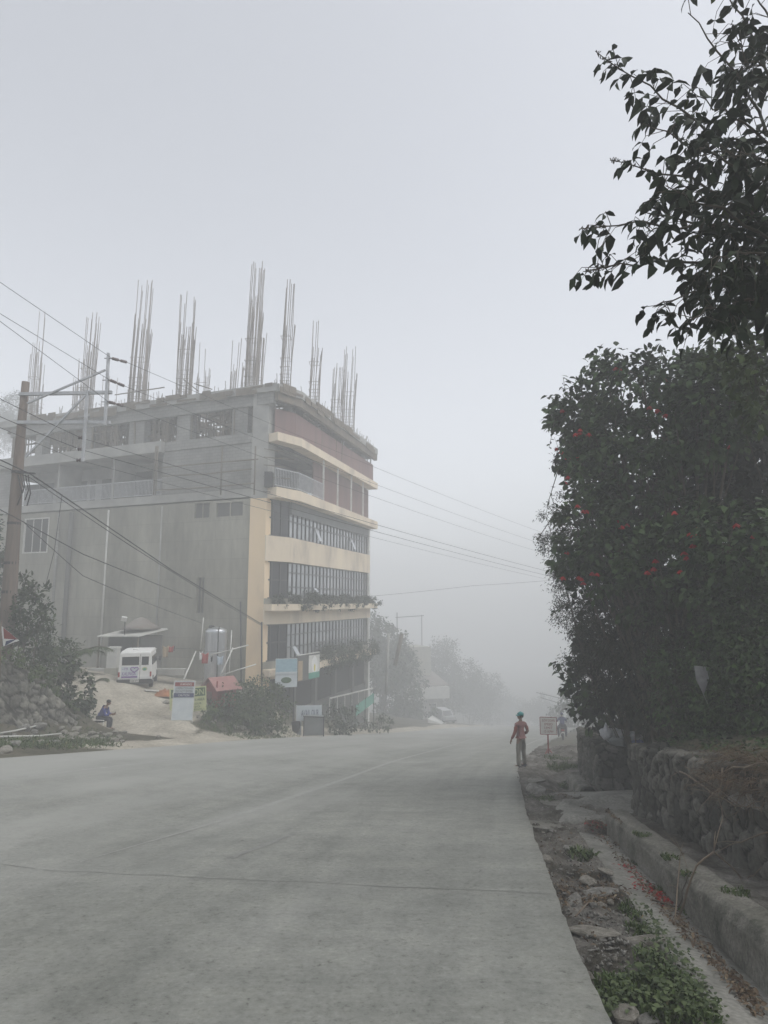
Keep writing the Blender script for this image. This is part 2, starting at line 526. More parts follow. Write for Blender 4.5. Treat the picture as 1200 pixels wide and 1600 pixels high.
def ground_z(X, Y):
    X = np.asarray(X, float); Y = np.asarray(Y, float)
    rz = road_z(X, Y)
    lx, rx, wx = left_x(Y), right_x(Y), wall_x(Y)
    # left of the road
    dl = lx - X
    zl = rz + left_res(X, Y) * smooth(dl / .8) + fbm(X, Y, .9, 3) * .10 * smooth(dl / 1.5) - .02
    # under the road
    zm = rz - .20
    # right of the road
    dr = X - rx
    low = rz - .45 * np.interp(Y, [20, 26], [1, .15]) + 0 * dr
    gate = smooth((Y - 11.3) / .3) * (1 - smooth((Y - 15.5) / .3))
    jump = wx + .12 + gate * 2.6
    ter = rz + np.interp(Y, [0, 7, 11.4, 15.6, 20, 30, 50], [.95, .98, 1.05, .88, 1.1, .8, .6]) + .22 * np.clip(X - jump, 0, 60) + .35 * np.clip(X - jump - 7, 0, 25) + fbm(X, Y, .7, 9) * .18
    t = smooth((X - jump) / .3)
    zr_ = low * (1 - t) + ter * t
    z = np.where(dl > 0, zl, np.where(dr > 0, zr_, zm))
    # blend the near left shoulder
    return z

def gz(x, y):
    return float(ground_z(np.array([x]), np.array([y]))[0])

def hit(px, py, f=None, y0=2.0, y1=140.0):
    """where the ray through a photograph pixel meets the ground"""
    r = ray(px, py)
    f = f or gz
    ys = np.linspace(y0, y1, 1400)
    zs = CAM_Z + ys / r[1] * r[2]
    xs = ys / r[1] * r[0]
    if f is gz:
        g = ground_z(xs, ys)
    else:
        g = np.array([f(a, b) for a, b in zip(xs, ys)])
    i = np.argmax(zs < g)
    return Vector((xs[i], ys[i], g[i]))

def lines(*segs):
    out = []
    for a, b, s in segs:
        out += list(np.arange(a, b, s))
    return np.array(out)

gx = lines((-240, -60, 12), (-60, -26, 2), (-26, 0, .28), (0, 20, .4), (20, 60, 2), (60, 241, 12))
gy = lines((-45, -4, 4), (-4, 12, .8), (12, 46, .28), (46, 120, 1.5), (120, 390, 9))
GX, GY = np.meshgrid(gx, gy)
GZ = ground_z(GX, GY)
lotmask = np.maximum(
    smooth((GX + 16.2) / 2) * smooth((-7.6 - GX) / 1.2) * smooth((GY - 26.5) / 1.0) * smooth((43 - GY) / 2) * (1 - smooth((-14.2 - GX) / 1.2) * smooth((32.5 - GY) / 1.0)) *
    (1 - smooth((GX + 9.2) / .8) * smooth((GY - 29.3) / 1) * smooth((38.5 - GY) / 1)),
    smooth((GX - left_x(GY) + 2.6) / 1.2) * (1 - smooth((GX - left_x(GY)) / .3)) * (GY > 8))
lotmask = np.maximum(lotmask, smooth((GX + 24) / 2) * smooth((-6 - GX)) * smooth((GY - 35.5) / 1.5) * smooth((43 - GY) / 2))
lotmask *= smooth(np.maximum(0, (GY - 19) / 3))

def ground_mat():
    m, nt, b = _new('earth_ground')
    a = nt.nodes.new('ShaderNodeAttribute'); a.attribute_name = 'tone'
    tc = nt.nodes.new('ShaderNodeTexCoord')
    n1 = noise(nt, tc.outputs['Object'], .8, 8, .65)
    n2 = noise(nt, tc.outputs['Object'], 9, 6, .7)
    lot = ramp(nt, [(.3, (.25, .228, .185)), (.5, (.36, .332, .272)), (.72, (.48, .448, .375))])
    nt.links.new(n1.outputs[0], lot.inputs[0])
    soil = ramp(nt, [(.3, (.045, .045, .03)), (.5, (.085, .08, .055)), (.7, (.14, .125, .095))])
    nt.links.new(n1.outputs[0], soil.inputs[0])
    ad = nt.nodes.new('ShaderNodeMath'); ad.operation = 'MULTIPLY_ADD'
    nt.links.new(n2.outputs[0], ad.inputs[0]); ad.inputs[1].default_value = .5
    nt.links.new(a.outputs['Fac'], ad.inputs[2])
    mr = ramp(nt, [(.62, (0, 0, 0)), (.86, (1, 1, 1))])
    nt.links.new(ad.outputs[0], mr.inputs[0])
    col = mixc(nt, mr.outputs[0], soil.outputs[0], lot.outputs[0])
    sp = ramp(nt, [(.32, (.62, .62, .62)), (.5, (1, 1, 1)), (.7, (1.22, 1.2, 1.18))])
    nt.links.new(n2.outputs[0], sp.inputs[0])
    nt.links.new(mixc(nt, 1, col, sp.outputs[0], 'MULTIPLY'), b.inputs['Base Color'])
    b.inputs['Roughness'].default_value = .97
    b.inputs['Specular IOR Level'].default_value = .1
    bump(nt, b, n2.outputs[0], .7, .06)
    return m
M['ground'] = ground_mat()
grid_mesh('ground', np.stack([GX, GY, GZ], -1), M['ground'], attr=lotmask, kind='structure')

# ------------------------------------------------------------------ road
def road_mat():
    m, nt, b = _new('road_concrete')
    uv = nt.nodes.new('ShaderNodeUVMap'); uv.uv_map = 'UVMap'
    tc = nt.nodes.new('ShaderNodeTexCoord')
    sep = nt.nodes.new('ShaderNodeSeparateXYZ')
    nt.links.new(uv.outputs[0], sep.inputs[0])
    big = noise(nt, tc.outputs['Object'], .35, 6, .65)
    base = ramp(nt, [(.3, (.185, .189, .170)), (.5, (.222, .226, .205)), (.7, (.262, .265, .242))])
    nt.links.new(big.outputs[0], base.inputs[0])
    st = noise(nt, mapping(nt, uv.outputs[0], (2.2, .07, 1)), 1.0, 5, .6)
    sr = ramp(nt, [(.3, (.88, .885, .88)), (.5, (1, 1, 1)), (.72, (1.12, 1.115, 1.11))])
    nt.links.new(st.outputs[0], sr.inputs[0])
    col = mixc(nt, 1, base.outputs[0], sr.outputs[0], 'MULTIPLY')
    # brushed finish across the slab
    br = noise(nt, mapping(nt, uv.outputs[0], (.9, 26, 1)), 1.0, 4, .7)
    brr = ramp(nt, [(.3, (.86, .86, .86)), (.6, (1.06, 1.06, 1.06))])
    nt.links.new(br.outputs[0], brr.inputs[0])
    col = mixc(nt, .28, col, brr.outputs[0], 'MULTIPLY')
    sp = noise(nt, tc.outputs['Object'], 20, 8, .85)
    pt_ = noise(nt, tc.outputs['Object'], 2.2, 8, .75)
    ptr = ramp(nt, [(.36, (.84, .845, .845)), (.5, (1, 1, 1)), (.62, (1.1, 1.095, 1.08))])
    nt.links.new(pt_.outputs[0], ptr.inputs[0])
    col = mixc(nt, 1, col, ptr.outputs[0], 'MULTIPLY')
    spr = ramp(nt, [(.34, (.5, .5, .49)), (.44, (.92, .92, .91)), (.56, (1.05, 1.05, 1.05)), (.68, (1.35, 1.35, 1.33))])
    nt.links.new(sp.outputs[0], spr.inputs[0])
    col = mixc(nt, 1.0, col, spr.outputs[0], 'MULTIPLY')
    # dark scuffs
    sc = noise(nt, mapping(nt, uv.outputs[0], (2.6, .55, 1)), 1.0, 6, .7, .6)
    scr = ramp(nt, [(.27, (.6, .6, .6)), (.37, (1, 1, 1))])
    nt.links.new(sc.outputs[0], scr.inputs[0])
    col = mixc(nt, .55, col, scr.outputs[0], 'MULTIPLY')
    pit = noise(nt, tc.outputs['Object'], 11, 9, .82)
    pir = ramp(nt, [(.36, (.42, .42, .41)), (.405, (.92, .92, .92)), (.46, (1, 1, 1)), (.62, (1, 1, 1)), (.68, (1.28, 1.28, 1.26))])
    nt.links.new(pit.outputs[0], pir.inputs[0])
    col = mixc(nt, .9, col, pir.outputs[0], 'MULTIPLY')
    # dust of the works lies on the far lanes
    dn = noise(nt, mapping(nt, uv.outputs[0], (.5, .12, 1)), 1.0, 5, .6)
    ad = nt.nodes.new('ShaderNodeMath'); ad.operation = 'MULTIPLY_ADD'
    nt.links.new(sep.outputs[0], ad.inputs[0]); ad.inputs[1].default_value = .036
    nt.links.new(dn.outputs[0], ad.inputs[2])
    dr = ramp(nt, [(.62, (0, 0, 0)), (1.0, (1, 1, 1))])
    nt.links.new(ad.outputs[0], dr.inputs[0])
    col = mixc(nt, dr.outputs[0], col, (.31, .312, .288))
    nt.links.new(col, b.inputs['Base Color'])
    b.inputs['Roughness'].default_value = .9
    b.inputs['Specular IOR Level'].default_value = .25
    bump(nt, b, sp.outputs[0], .5, .012)
    return m
M['road'] = road_mat()
ry = lines((-12, 14, .12), (14, 34, .25), (34, 165, 1.0))
NU = 40
lxr, rxr = left_x(ry), right_x(ry)
edge = rxr + vnoise(ry, ry * 0, 2.2, 5) * .035 + vnoise(ry, ry * 0, 9, 6) * .02
uu = np.linspace(0, 1, NU)
RX = edge[:, None] * (1 - uu) + lxr[:, None] * uu
RY = np.repeat(ry[:, None], NU, 1)
RZ = road_z(RX, RY)
skirt = np.stack([edge + .015, ry, RZ[:, 0] - .30], -1)[:, None]
bev = np.stack([edge + .005, ry, RZ[:, 0] - .025 - np.abs(vnoise(ry, ry * 0, 7, 8)) * .03], -1)[:, None]
ROAD = np.concatenate([skirt, bev, np.stack([RX, RY, RZ], -1)], 1)
U = np.concatenate([np.zeros((len(ry), 2)), (edge[:, None] - RX)], 1)
V = np.repeat(ry[:, None], NU + 2, 1)
grid_mesh('road', ROAD[::1, ::-1], M['road'], uv=np.stack([U, V], -1)[:, ::-1], kind='structure')

def road_pt(Y, d, up=.004):
    """d metres left of the right edge"""
    x = float(right_x(Y)) - d
    return Vector((x, Y, float(road_z(x, Y)) + up))

def strip(name, pts, wid, m, up=.004, n=None):
    """a thin band laid on the road along pts (xy)"""
    pts = np.array(pts, float)
    d = np.gradient(pts, axis=0)
    d /= np.linalg.norm(d, axis=1)[:, None]
    nr = np.stack([-d[:, 1], d[:, 0]], 1)
    wv = wid if np.ndim(wid) else np.full(len(pts), wid)
    rows = []
    for s in (-.5, .5):
        q = pts + nr * wv[:, None] * s
        rows.append(np.stack([q[:, 0], q[:, 1], road_z(q[:, 0], q[:, 1]) + up], -1))
    return grid_mesh(name, np.stack(rows, 1), m, kind='structure', smooth=False)

def paint_mat(name, c, worn=.5):
    m, nt, b = _new(name)
    tc = nt.nodes.new('ShaderNodeTexCoord')
    n = noise(nt, tc.outputs['Object'], 5, 8, .75)
    r = ramp(nt, [(worn - .1, (.225, .228, .208)), (worn + .22, c)])
    nt.links.new(n.outputs[0], r.inputs[0])
    nt.links.new(r.outputs[0], b.inputs['Base Color'])
    b.inputs['Roughness'].default_value = .85
    return m
M['paint'] = paint_mat('worn_road_paint', (.315, .316, .293), .47)
M['paint_pale'] = paint_mat('dusty_road_paint', (.315, .317, .296), .45)
M['joint'] = paint_mat('joint_filler', (.10, .102, .095), .46)
ys = np.arange(7.7, 60, .4)
strip('centre_line', np.stack([centre_x(ys), ys], 1), .02 + .13 * smooth((ys - 7.7) / 5), M['paint'])
ys = np.arange(9, 45, .5)
strip('edge_line', np.stack([left_x(ys) + 2.6, ys], 1), .16, M['paint_pale'])
ys = np.arange(26, 62, .5)
strip('edge_line', np.stack([right_x(ys) - .9 * smooth((ys - 25) / 8), ys], 1), .14, M['paint_pale'])
# slab joints across each lane and one crack along
for i, Y0 in enumerate((6.35, 10.9, 15.4, 20, 24.5, 29)):
    a, b_ = float(right_x(Y0)) - .02, float(centre_x(Y0 + .55))
    t = np.linspace(0, 1, 40)
    yy = Y0 + t * .95 + vnoise(t * 9, t * 0 + i, 1.5, 4) * .05
    strip('slab_joint', np.stack([a + (b_ - a) * t, yy], 1), .012 + .008 * vnoise(t * 30, t * 0 + i, 1, 2), M['joint'], .003)
    if i != 1:
        a, b_ = float(centre_x(Y0 + .5)) - .1, float(left_x(Y0 + 1.5)) + .3
        strip('slab_joint', np.stack([a + (b_ - a) * t, yy + 1.0 + t * .5], 1), .016, M['joint'], .003)
M['scuff'] = paint_mat('tyre_scuff', (.13, .13, .122), .5)
ys = np.linspace(7.9, 9.5, 12)
strip('skid_mark', np.stack([-1.78 + (ys - 7.9) * .33, ys], 1), .10 + .05 * vnoise(ys * 3, ys * 0, 1, 3), M['scuff'], .0035)

# ------------------------------------------------------------------ right verge, drain, kerbs
vy = lines((-1.5, 12, .055), (12, 36, .13))
vd = np.concatenate([[-.02], np.linspace(.012, 1, 56)])
def verge_w(Y): return np.where(Y < 21, wall_x(Y) - right_x(Y) + .06, np.interp(Y, [21, 26, 36], [1.5, 3.2, 4.0]))
VY = np.repeat(vy[:, None], len(vd), 1)
W_ = verge_w(vy)
VD = vd[None, :] * W_[:, None]
VX = right_x(vy)[:, None] + VD
drop = verge_drop(VY)
amp = np.interp(VY, [0, 10, 22], [.13, .12, .07])
VGZ = road_z(VX, VY) - drop + fbm(VX, VY, 1.3, 21) * amp * 1.1 + np.abs(fbm(VX, VY, 4.5, 31)) * .14 + np.abs(fbm(VX, VY, 14, 35)) * .05 - .02
in_drain = smooth((VD - .74) / .06) * (1 - smooth((VD - 1.62) / .05)) * (1 - smooth((VY - 10.9) / .3))
VGZ = VGZ - .30 * in_drain
behind = smooth((VD - 1.6) / .08) * (1 - smooth((VY - 11.2) / .3))
VGZ = VGZ * (1 - behind) + behind * (road_z(VX, VY) + .0 + fbm(VX, VY, 3, 5) * .10)
mound = np.exp(-(((VX - 8.1) / .75) ** 2 + ((VY - 28.4) / .9) ** 2)) * .42 + np.exp(-(((VX - 9.3) / .7) ** 2 + ((VY - 31) / .8) ** 2)) * .4
ditch = np.exp(-(((VD - 1.15) / .35) ** 2)) * smooth((VY - 15.4) / .4) * (1 - smooth((VY - 20) / 2)) * .22
VGZ = VGZ + mound - ditch
VGZ = VGZ - .006 * (VY > 22)
tone = np.clip(.5 + fbm(VX, VY, 2.2, 77) * .8, 0, 1)
def verge_mat():
    m, nt, b = _new('verge_soil')
    a = nt.nodes.new('ShaderNodeAttribute'); a.attribute_name = 'tone'
    tc = nt.nodes.new('ShaderNodeTexCoord')
    n1 = noise(nt, tc.outputs['Object'], 2.6, 8, .7)
    n2 = noise(nt, tc.outputs['Object'], 30, 6, .75)
    c = ramp(nt, [(.28, (.04, .036, .028)), (.45, (.085, .079, .066)), (.6, (.14, .132, .117)), (.75, (.21, .20, .18))])
    ad = nt.nodes.new('ShaderNodeMath'); ad.operation = 'MULTIPLY_ADD'
    nt.links.new(a.outputs['Fac'], ad.inputs[0]); ad.inputs[1].default_value = .4
    nt.links.new(n1.outputs[0], ad.inputs[2])
    sb = nt.nodes.new('ShaderNodeMath'); sb.operation = 'SUBTRACT'; sb.inputs[1].default_value = .2
    nt.links.new(ad.outputs[0], sb.inputs[0])
    nt.links.new(sb.outputs[0], c.inputs[0])
    sp = ramp(nt, [(.3, (.5, .5, .5)), (.5, (1, 1, 1)), (.72, (1.4, 1.38, 1.35))])
    nt.links.new(n2.outputs[0], sp.inputs[0])
    nt.links.new(mixc(nt, 1, c.outputs[0], sp.outputs[0], 'MULTIPLY'), b.inputs['Base Color'])
    b.inputs['Roughness'].default_value = .97
    b.inputs['Specular IOR Level'].default_value = .1
    bump(nt, b, n2.outputs[0], .9, .03)
    return m
M['verge'] = verge_mat()
grid_mesh('verge', np.stack([VX, VY, VGZ], -1)[:, ::-1], M['verge'], attr=tone[:, ::-1], kind='structure')

def verge_z(x, y):
    i = int(np.clip(np.searchsorted(vy, y), 0, len(vy) - 1))
    d = (x - float(right_x(vy[i]))) / W_[i]
    j = int(np.clip(np.searchsorted(vd, d), 0, len(vd) - 1))
    z = float(VGZ[i, j])
    dm = x - float(right_x(vy[i]))
    if y < 10.9 and .76 < dm < 1.30:
        z = max(z, float(road_z(right_x(y), y)) + float(np.interp(dm, [.78, .95, 1.32], [-.215, -.235, -.285])) + .006)
    if y < 11.2 and 1.30 <= dm < 1.68:
        z = max(z, float(road_z(right_x(y), y)) + .075)
    return z

def vhit(px, py):
    r = ray(px, py)
    for y in np.arange(2.5, 36, .04):
        x, z = y / r[1] * r[0], CAM_Z + y / r[1] * r[2]
        if z < verge_z(x, y):
            break
    return Vector((x, y, verge_z(x, y)))

def profile_run(name, prof, y0, y1, step, m, wob=.02, seed=0, kind='structure'):
    """a cross profile [(d, dz), ...] swept along the road's right edge"""
    yy = np.arange(y0, y1 + 1e-6, step)
    rows = []
    for j, (d, dz) in enumerate(prof):
        x = right_x(yy) + d + fbm(yy, yy * 0 + j, 1.1, seed) * wob
        rows.append(np.stack([x, yy, road_z(right_x(yy), yy) + dz + fbm(yy, yy * 0 + j * 3.7, 2.0, seed + 5) * wob], -1))
    return grid_mesh(name, np.stack(rows, 1)[:, ::-1], m, kind=kind)

def dense(prof, n=5):
    out = []
    for a, b_ in zip(prof[:-1], prof[1:]):
        for k in range(n):
            out.append((a[0] + (b_[0] - a[0]) * k / n, a[1] + (b_[1] - a[1]) * k / n))
    return out + [prof[-1]]
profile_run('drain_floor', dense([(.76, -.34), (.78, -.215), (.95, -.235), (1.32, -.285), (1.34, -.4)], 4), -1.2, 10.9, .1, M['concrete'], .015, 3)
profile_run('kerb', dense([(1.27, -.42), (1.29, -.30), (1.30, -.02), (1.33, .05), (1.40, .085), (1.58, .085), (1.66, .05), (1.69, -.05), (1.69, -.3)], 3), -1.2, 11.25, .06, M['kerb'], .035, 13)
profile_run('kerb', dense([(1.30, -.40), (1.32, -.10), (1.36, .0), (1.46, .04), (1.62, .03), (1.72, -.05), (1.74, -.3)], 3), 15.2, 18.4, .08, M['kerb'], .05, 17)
# driveway slab in the gate gap, with a broken lip
yy = np.arange(11.35, 15.3, .12)
dd = np.linspace(.45, 4.6, 40)
DX = right_x(yy)[:, None] + dd[None, :] + 0
DYY = np.repeat(yy[:, None], 40, 1)
DZ = road_z(DX, DYY) - .10 + .05 * (dd[None, :]) * .6 + fbm(DX, DYY, 1.5, 41) * .05
fade = smooth((dd[None, :] - .45) / .3) * smooth((DYY - 11.3) / .25) * smooth((15.35 - DYY) / .3)
DZ = DZ - (1 - fade) * .14
lip = np.exp(-((DYY - 12.7 - .25 * dd[None, :]) / .12) ** 2) * smooth((dd[None, :] - .5) / .3) * (1 - smooth((dd[None, :] - 1.9) / .3))
DZ = DZ + lip * .13
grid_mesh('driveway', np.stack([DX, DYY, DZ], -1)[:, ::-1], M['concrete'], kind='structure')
# broken pavement slabs by the standing man
for i, (px, py, lx_, ly_, rz) in enumerate(((838, 1222, .55, 1.5, -.2), (862, 1255, .5, 1.2, .1), (850, 1290, .7, .9, .3))):
    p = vhit(px, py)
    mb = MB()
    n = 9
    ang = sorted(random.uniform(0, 2 * PI) for _ in range(n))
    poly = []
    for t in ang:
        c, s_ = math.cos(t), math.sin(t)
        x, y = lx_ * .5 * c * random.uniform(.85, 1.1), ly_ * .5 * s_ * random.uniform(.85, 1.1)
        poly.append((p.x + x * math.cos(rz) - y * math.sin(rz), p.y + x * math.sin(rz) + y * math.cos(rz)))
    top = [(x, y, float(road_z(x, y)) - float(verge_drop(y)) + .055) for x, y in poly]
    bot = [(x, y, z - .2) for x, y, z in top]
    mb.add(bot + top, [tuple(range(n, 2 * n))] + [(k, (k + 1) % n, n + (k + 1) % n, n + k) for k in range(n)])
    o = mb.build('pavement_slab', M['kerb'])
    tag(o, ('cracked pavement slab just in front of the standing man', 'tilted pavement slab beside the grassy ditch', 'broad broken pavement slab before the driveway gap')[i], 'pavement slab', kind='thing')

# ------------------------------------------------------------------ rubble walls
def stone_wall(name, path, zb, zt, mt, label, cell=.2, bulge=.05, depth=.45, res=.035, stretch=1.0, seed=1, top_wob=.05, group=None, flip=False):
    path = np.array(path, float)
    seg = np.linalg.norm(np.diff(path, axis=0), axis=1)
    cum = np.concatenate([[0], np.cumsum(seg)])
    L = cum[-1]
    s = np.arange(0, L + res * .5, res)
    px = np.interp(s, cum, path[:, 0]); py = np.interp(s, cum, path[:, 1])
    tx = np.gradient(px); ty = np.gradient(py)
    nn = np.hypot(tx, ty); nx, ny = -ty / nn, tx / nn
    if flip: nx, ny = -nx, -ny
    zb_ = np.interp(s, cum, zb); zt_ = np.interp(s, cum, zt) + fbm(s, s * 0, 1.2, seed + 3) * top_wob * 2
    H = float(np.max(zt_ - zb_))
    nv = int(H / res) + 2
    nd = int(depth / (res * 1.6)) + 2
    r = np.random.default_rng(seed)
    nc = int(L * (H + depth) / (cell * cell * stretch) * 1.15)
    cs, ct = r.uniform(-.2, L + .2, nc), r.uniform(-.2, H + depth + .2, nc)
    tn = r.uniform(.2, 1, nc)
    T = np.concatenate([np.linspace(0, 1, nv), 1 + np.linspace(0.02, 1, nd)])
    S2 = np.repeat(s[:, None], len(T), 1)
    hh = (zt_ - zb_)[:, None]
    Tm = np.where(T[None, :] <= 1, T[None, :] * hh, hh + (T[None, :] - 1) * depth)
    wob = fbm(S2, Tm, 3.0, seed + 11) * .09
    a, b_ = (S2 + wob).ravel(), (Tm + fbm(S2, Tm, 3.0, seed + 17) * .09).ravel()
    f1 = np.empty(len(a)); f2 = np.empty(len(a)); who = np.empty(len(a), int)
    for i in range(0, len(a), 4000):
        D = np.hypot(a[i:i + 4000, None] - cs, (b_[i:i + 4000, None] - ct) / stretch)
        k = np.argpartition(D, 1, 1)[:, :2]
        d2 = np.take_along_axis(D, k, 1)
        o = np.argsort(d2, 1)
        d2 = np.take_along_axis(d2, o, 1); k = np.take_along_axis(k, o, 1)
        f1[i:i + 4000], f2[i:i + 4000], who[i:i + 4000] = d2[:, 0], d2[:, 1], k[:, 0]
    e = (f2 - f1) / cell
    body = smooth(e / .38).reshape(S2.shape)
    tone = np.where(e < .10, 0.05, tn[who]).reshape(S2.shape)
    disp = body * bulge + (tn[who].reshape(S2.shape) - .5) * bulge * .9 * body + fbm(S2, Tm, 9, seed + 23) * .03
    on_top = (T > 1)[None, :]
    back = np.where(on_top, (T[None, :] - 1) * depth, 0.0)
    out = np.where(on_top, 0, disp)
    X = px[:, None] + nx[:, None] * (out - back)
    Y = py[:, None] + ny[:, None] * (out - back)
    Z = np.where(on_top, zt_[:, None] + disp * .8, zb_[:, None] + T[None, :] * hh)
    o = grid_mesh(name, np.stack([X, Y, Z], -1) if not flip else np.stack([X, Y, Z], -1)[::-1], mt, attr=tone if not flip else tone[::-1])
    tag(o, label, 'wall', group, 'thing')
    return o

# long wall beside the drain (end face towards the gate gap, then along the road towards the camera)
wy = np.array([11.4, 9.5, 7.1, 4, 0, -1])
wpts = [(6.3, 11.55)] + [(float(wall_x(y)), y) for y in wy]
rb = lambda x, y: float(road_z(x, y))
stone_wall('stone_wall', wpts, [rb(6.3, 11.5) - .3] + [rb(x, y) - .3 for x, y in wpts[1:]], [rb(*wpts[1]) + 1.08] + [rb(x, y) + h for (x, y), h in zip(wpts[1:], (1.08, 1.06, 1.0, .95, .9, .9))],
           M['stone_near'], 'long dark rubble stone wall running beside the drain and under dead branches', .15, .042, .5, .03, 1.5, 5, flip=True)
# shorter wall beyond the gate gap
wp2 = [(7.6, 15.75), (5.0, 15.6), (5.35, 17.4), (5.85, 20), (7.0, 23), (8.6, 26)]
stone_wall('stone_wall', wp2, [rb(5, 15.6) - .35] + [rb(x, y) - .35 for x, y in wp2[1:]], [rb(5, 15.6) + .88] + [rb(x, y) + h for (x, y), h in zip(wp2[1:], (.88, .98, 1.18, 1.0, .8))],
           M['stone_near'], 'short rubble stone wall with rubbish bags on top beyond the gate gap', .2, .05, .6, .04, 1.2, 9)
# stone bank on the far side of the road
wp3 = [P(-260, 1150, 19.5).xy, P(-60, 1150, 21.2).xy, P(30, 1150, 22.2).xy, P(92, 1148, 24.2).xy, P(140, 1140, 26.6).xy]
z3 = [gz(x, y) - .3 for x, y in wp3]
stone_wall('stone_wall', wp3, z3, [P(-260, 1010, 19.5).z + .2, P(-60, 1020, 21.2).z, P(30, 1044, 22.2).z, P(92, 1100, 24.2).z, P(140, 1134, 26.6).z], M['stone_bank'],
           'rubble stone bank across the road with shrubs growing over it', .30, .07, .7, .06, 1.0, 15, .12, flip=True)

# ------------------------------------------------------------------ stones
def rock_mesh(seed, flat=.6, sub=2):
    import bmesh
    r = np.random.default_rng(seed)
    bm = bmesh.new()
    bmesh.ops.create_icosphere(bm, subdivisions=sub, radius=1)
    pl = [(Vector(r.normal(size=3)).normalized(), r.uniform(.55, .9)) for _ in range(9)]
    for v in bm.verts:
        c = v.co.normalized()
        d = 1.0
        for n, h in pl:
            k = c.dot(n)
            if k > .05: d = min(d, h / k)
        v.co = c * d * (1 + .05 * float(r.normal()))
        v.co.z *= flat
    me = bpy.data.meshes.new('stone')
    bm.to_mesh(me); bm.free()
    return me
ROCKS = [rock_mesh(i, f) for i, f in enumerate((.55, .7, .45, .6, .8, .5, .35))]
ROCKS_P = [rock_mesh(i + 30, f) for i, f in enumerate((.6, .7, .5, .6, .8))]
for me in ROCKS: me.materials.append(M['rock'])
for me in ROCKS_P: me.materials.append(M['pale_rock'])
def stone(loc, size, label, group=None, pale=False, k=None, name='stone', squash=(1, 1, 1)):
    L = ROCKS_P if pale else ROCKS
    o = bpy.data.objects.new(name, L[(k if k is not None else random.randrange(99)) % len(L)])
    COL.objects.link(o)
    o.location = loc
    o.scale = [size * q for q in squash]
    o.rotation_euler = (random.uniform(-.2, .2), random.uniform(-.2, .2), random.uniform(0, 6.28))
    return tag(o, label, 'stone', group)

# ------------------------------------------------------------------ the unfinished building
O = Vector((-7.45, 40.0)); K = Vector((-6.10, 41.7)); E = Vector((-1.30, 57.65)); L0 = Vector((-8.50, 40.25))
AV = (E - K).normalized(); BV = Vector((-.929, .37)).normalized()
AN = Vector((AV.y, -AV.x))          # outward normal of the long facade
BN = Vector((-BV.y, BV.x)) * -1     # outward normal of the side wall
if BN.y > 0: BN = -BN
LB = L0 + BV * 25
EB = E + BV * 25
def zc(py): return P(412, py, 40.0).z
Z = {k: zc(v) for k, v in dict(roof=602, roofb=614, s6t=677, s6b=690, s5t=762, s5b=778, b4t=836, b4b=876, b3t=935, b3m=953, b3b=976, b2t=1035, b2b=1063).items()}
ZG = -8.2
BLD = thing('concrete_building', 'unfinished multi storey concrete building with cream window bands and bare steel bars on its roof', 'building', (K.x, K.y, ZG))
def bp(mb, name, m, smooth=False, parent=None, label=None): return mb.build(name, m, parent or BLD, smooth, True, label)
def v2(p, z): return (p.x, p.y, z)
core = [tuple(L0 + BV * .3 - BN * .35), tuple(O - AN * .6 - BN * .4), tuple(K - AN * .35), tuple(E - AN * .35 - AV * .3), tuple(EB), tuple(LB)]
mb = MB(); mb.prism(core, ZG, Z['s5b'] - .1); bp(mb, 'interior', M['interior'])

# side wall in grey plaster: full height below the loggia, then the piers beside it
def bs(px, py): return on_plane(px, py, L0, BV)
sl0, _ = bs(254, 740); sl1, _ = bs(22, 740)
def sw(mb, s0, s1, z0, z1, t=.3, m=0):
    a, b_ = L0 + BV * s0, L0 + BV * s1
    q = [a, b_, b_ - BN * t, a - BN * t]
    mb.prism([tuple(x) for x in q], z0, z1, m)
wins = []
for (x0, y0, x1, y1) in ((35, 808, 78, 865), (302, 783, 330, 812), (336, 781, 382, 810), (305, 900, 322, 960)):
    s0, zt = bs(x1, y0); s1, zb = bs(x0, y1)
    wins.append((s0, s1, zb, zt))
mb = MB()
cuts = sorted(wins[:3] + [wins[3]], key=lambda w_: w_[0])
edges = sorted(set([0, 25] + [c for w_ in cuts for c in w_[:2]]))
for a, b_ in zip(edges[:-1], edges[1:]):
    z0 = ZG
    for w_ in sorted([w_ for w_ in cuts if w_[0] <= a + 1e-4 and w_[1] >= b_ - 1e-4], key=lambda q: q[2]):
        sw(mb, a, b_, z0, w_[2]); z0 = w_[3]
    sw(mb, a, b_, z0, Z['s5b'])
bp(mb, 'wall', M['plaster'])
mb = MB(); sw(mb, 0, sl0, Z['s5t'] - .02, Z['s6b']); bp(mb, 'wall', M['blockwork'])
mb = MB(); sw(mb, sl1, 25, Z['s5t'] - .02, Z['s6b']); bp(mb, 'wall', M['blockwork'])
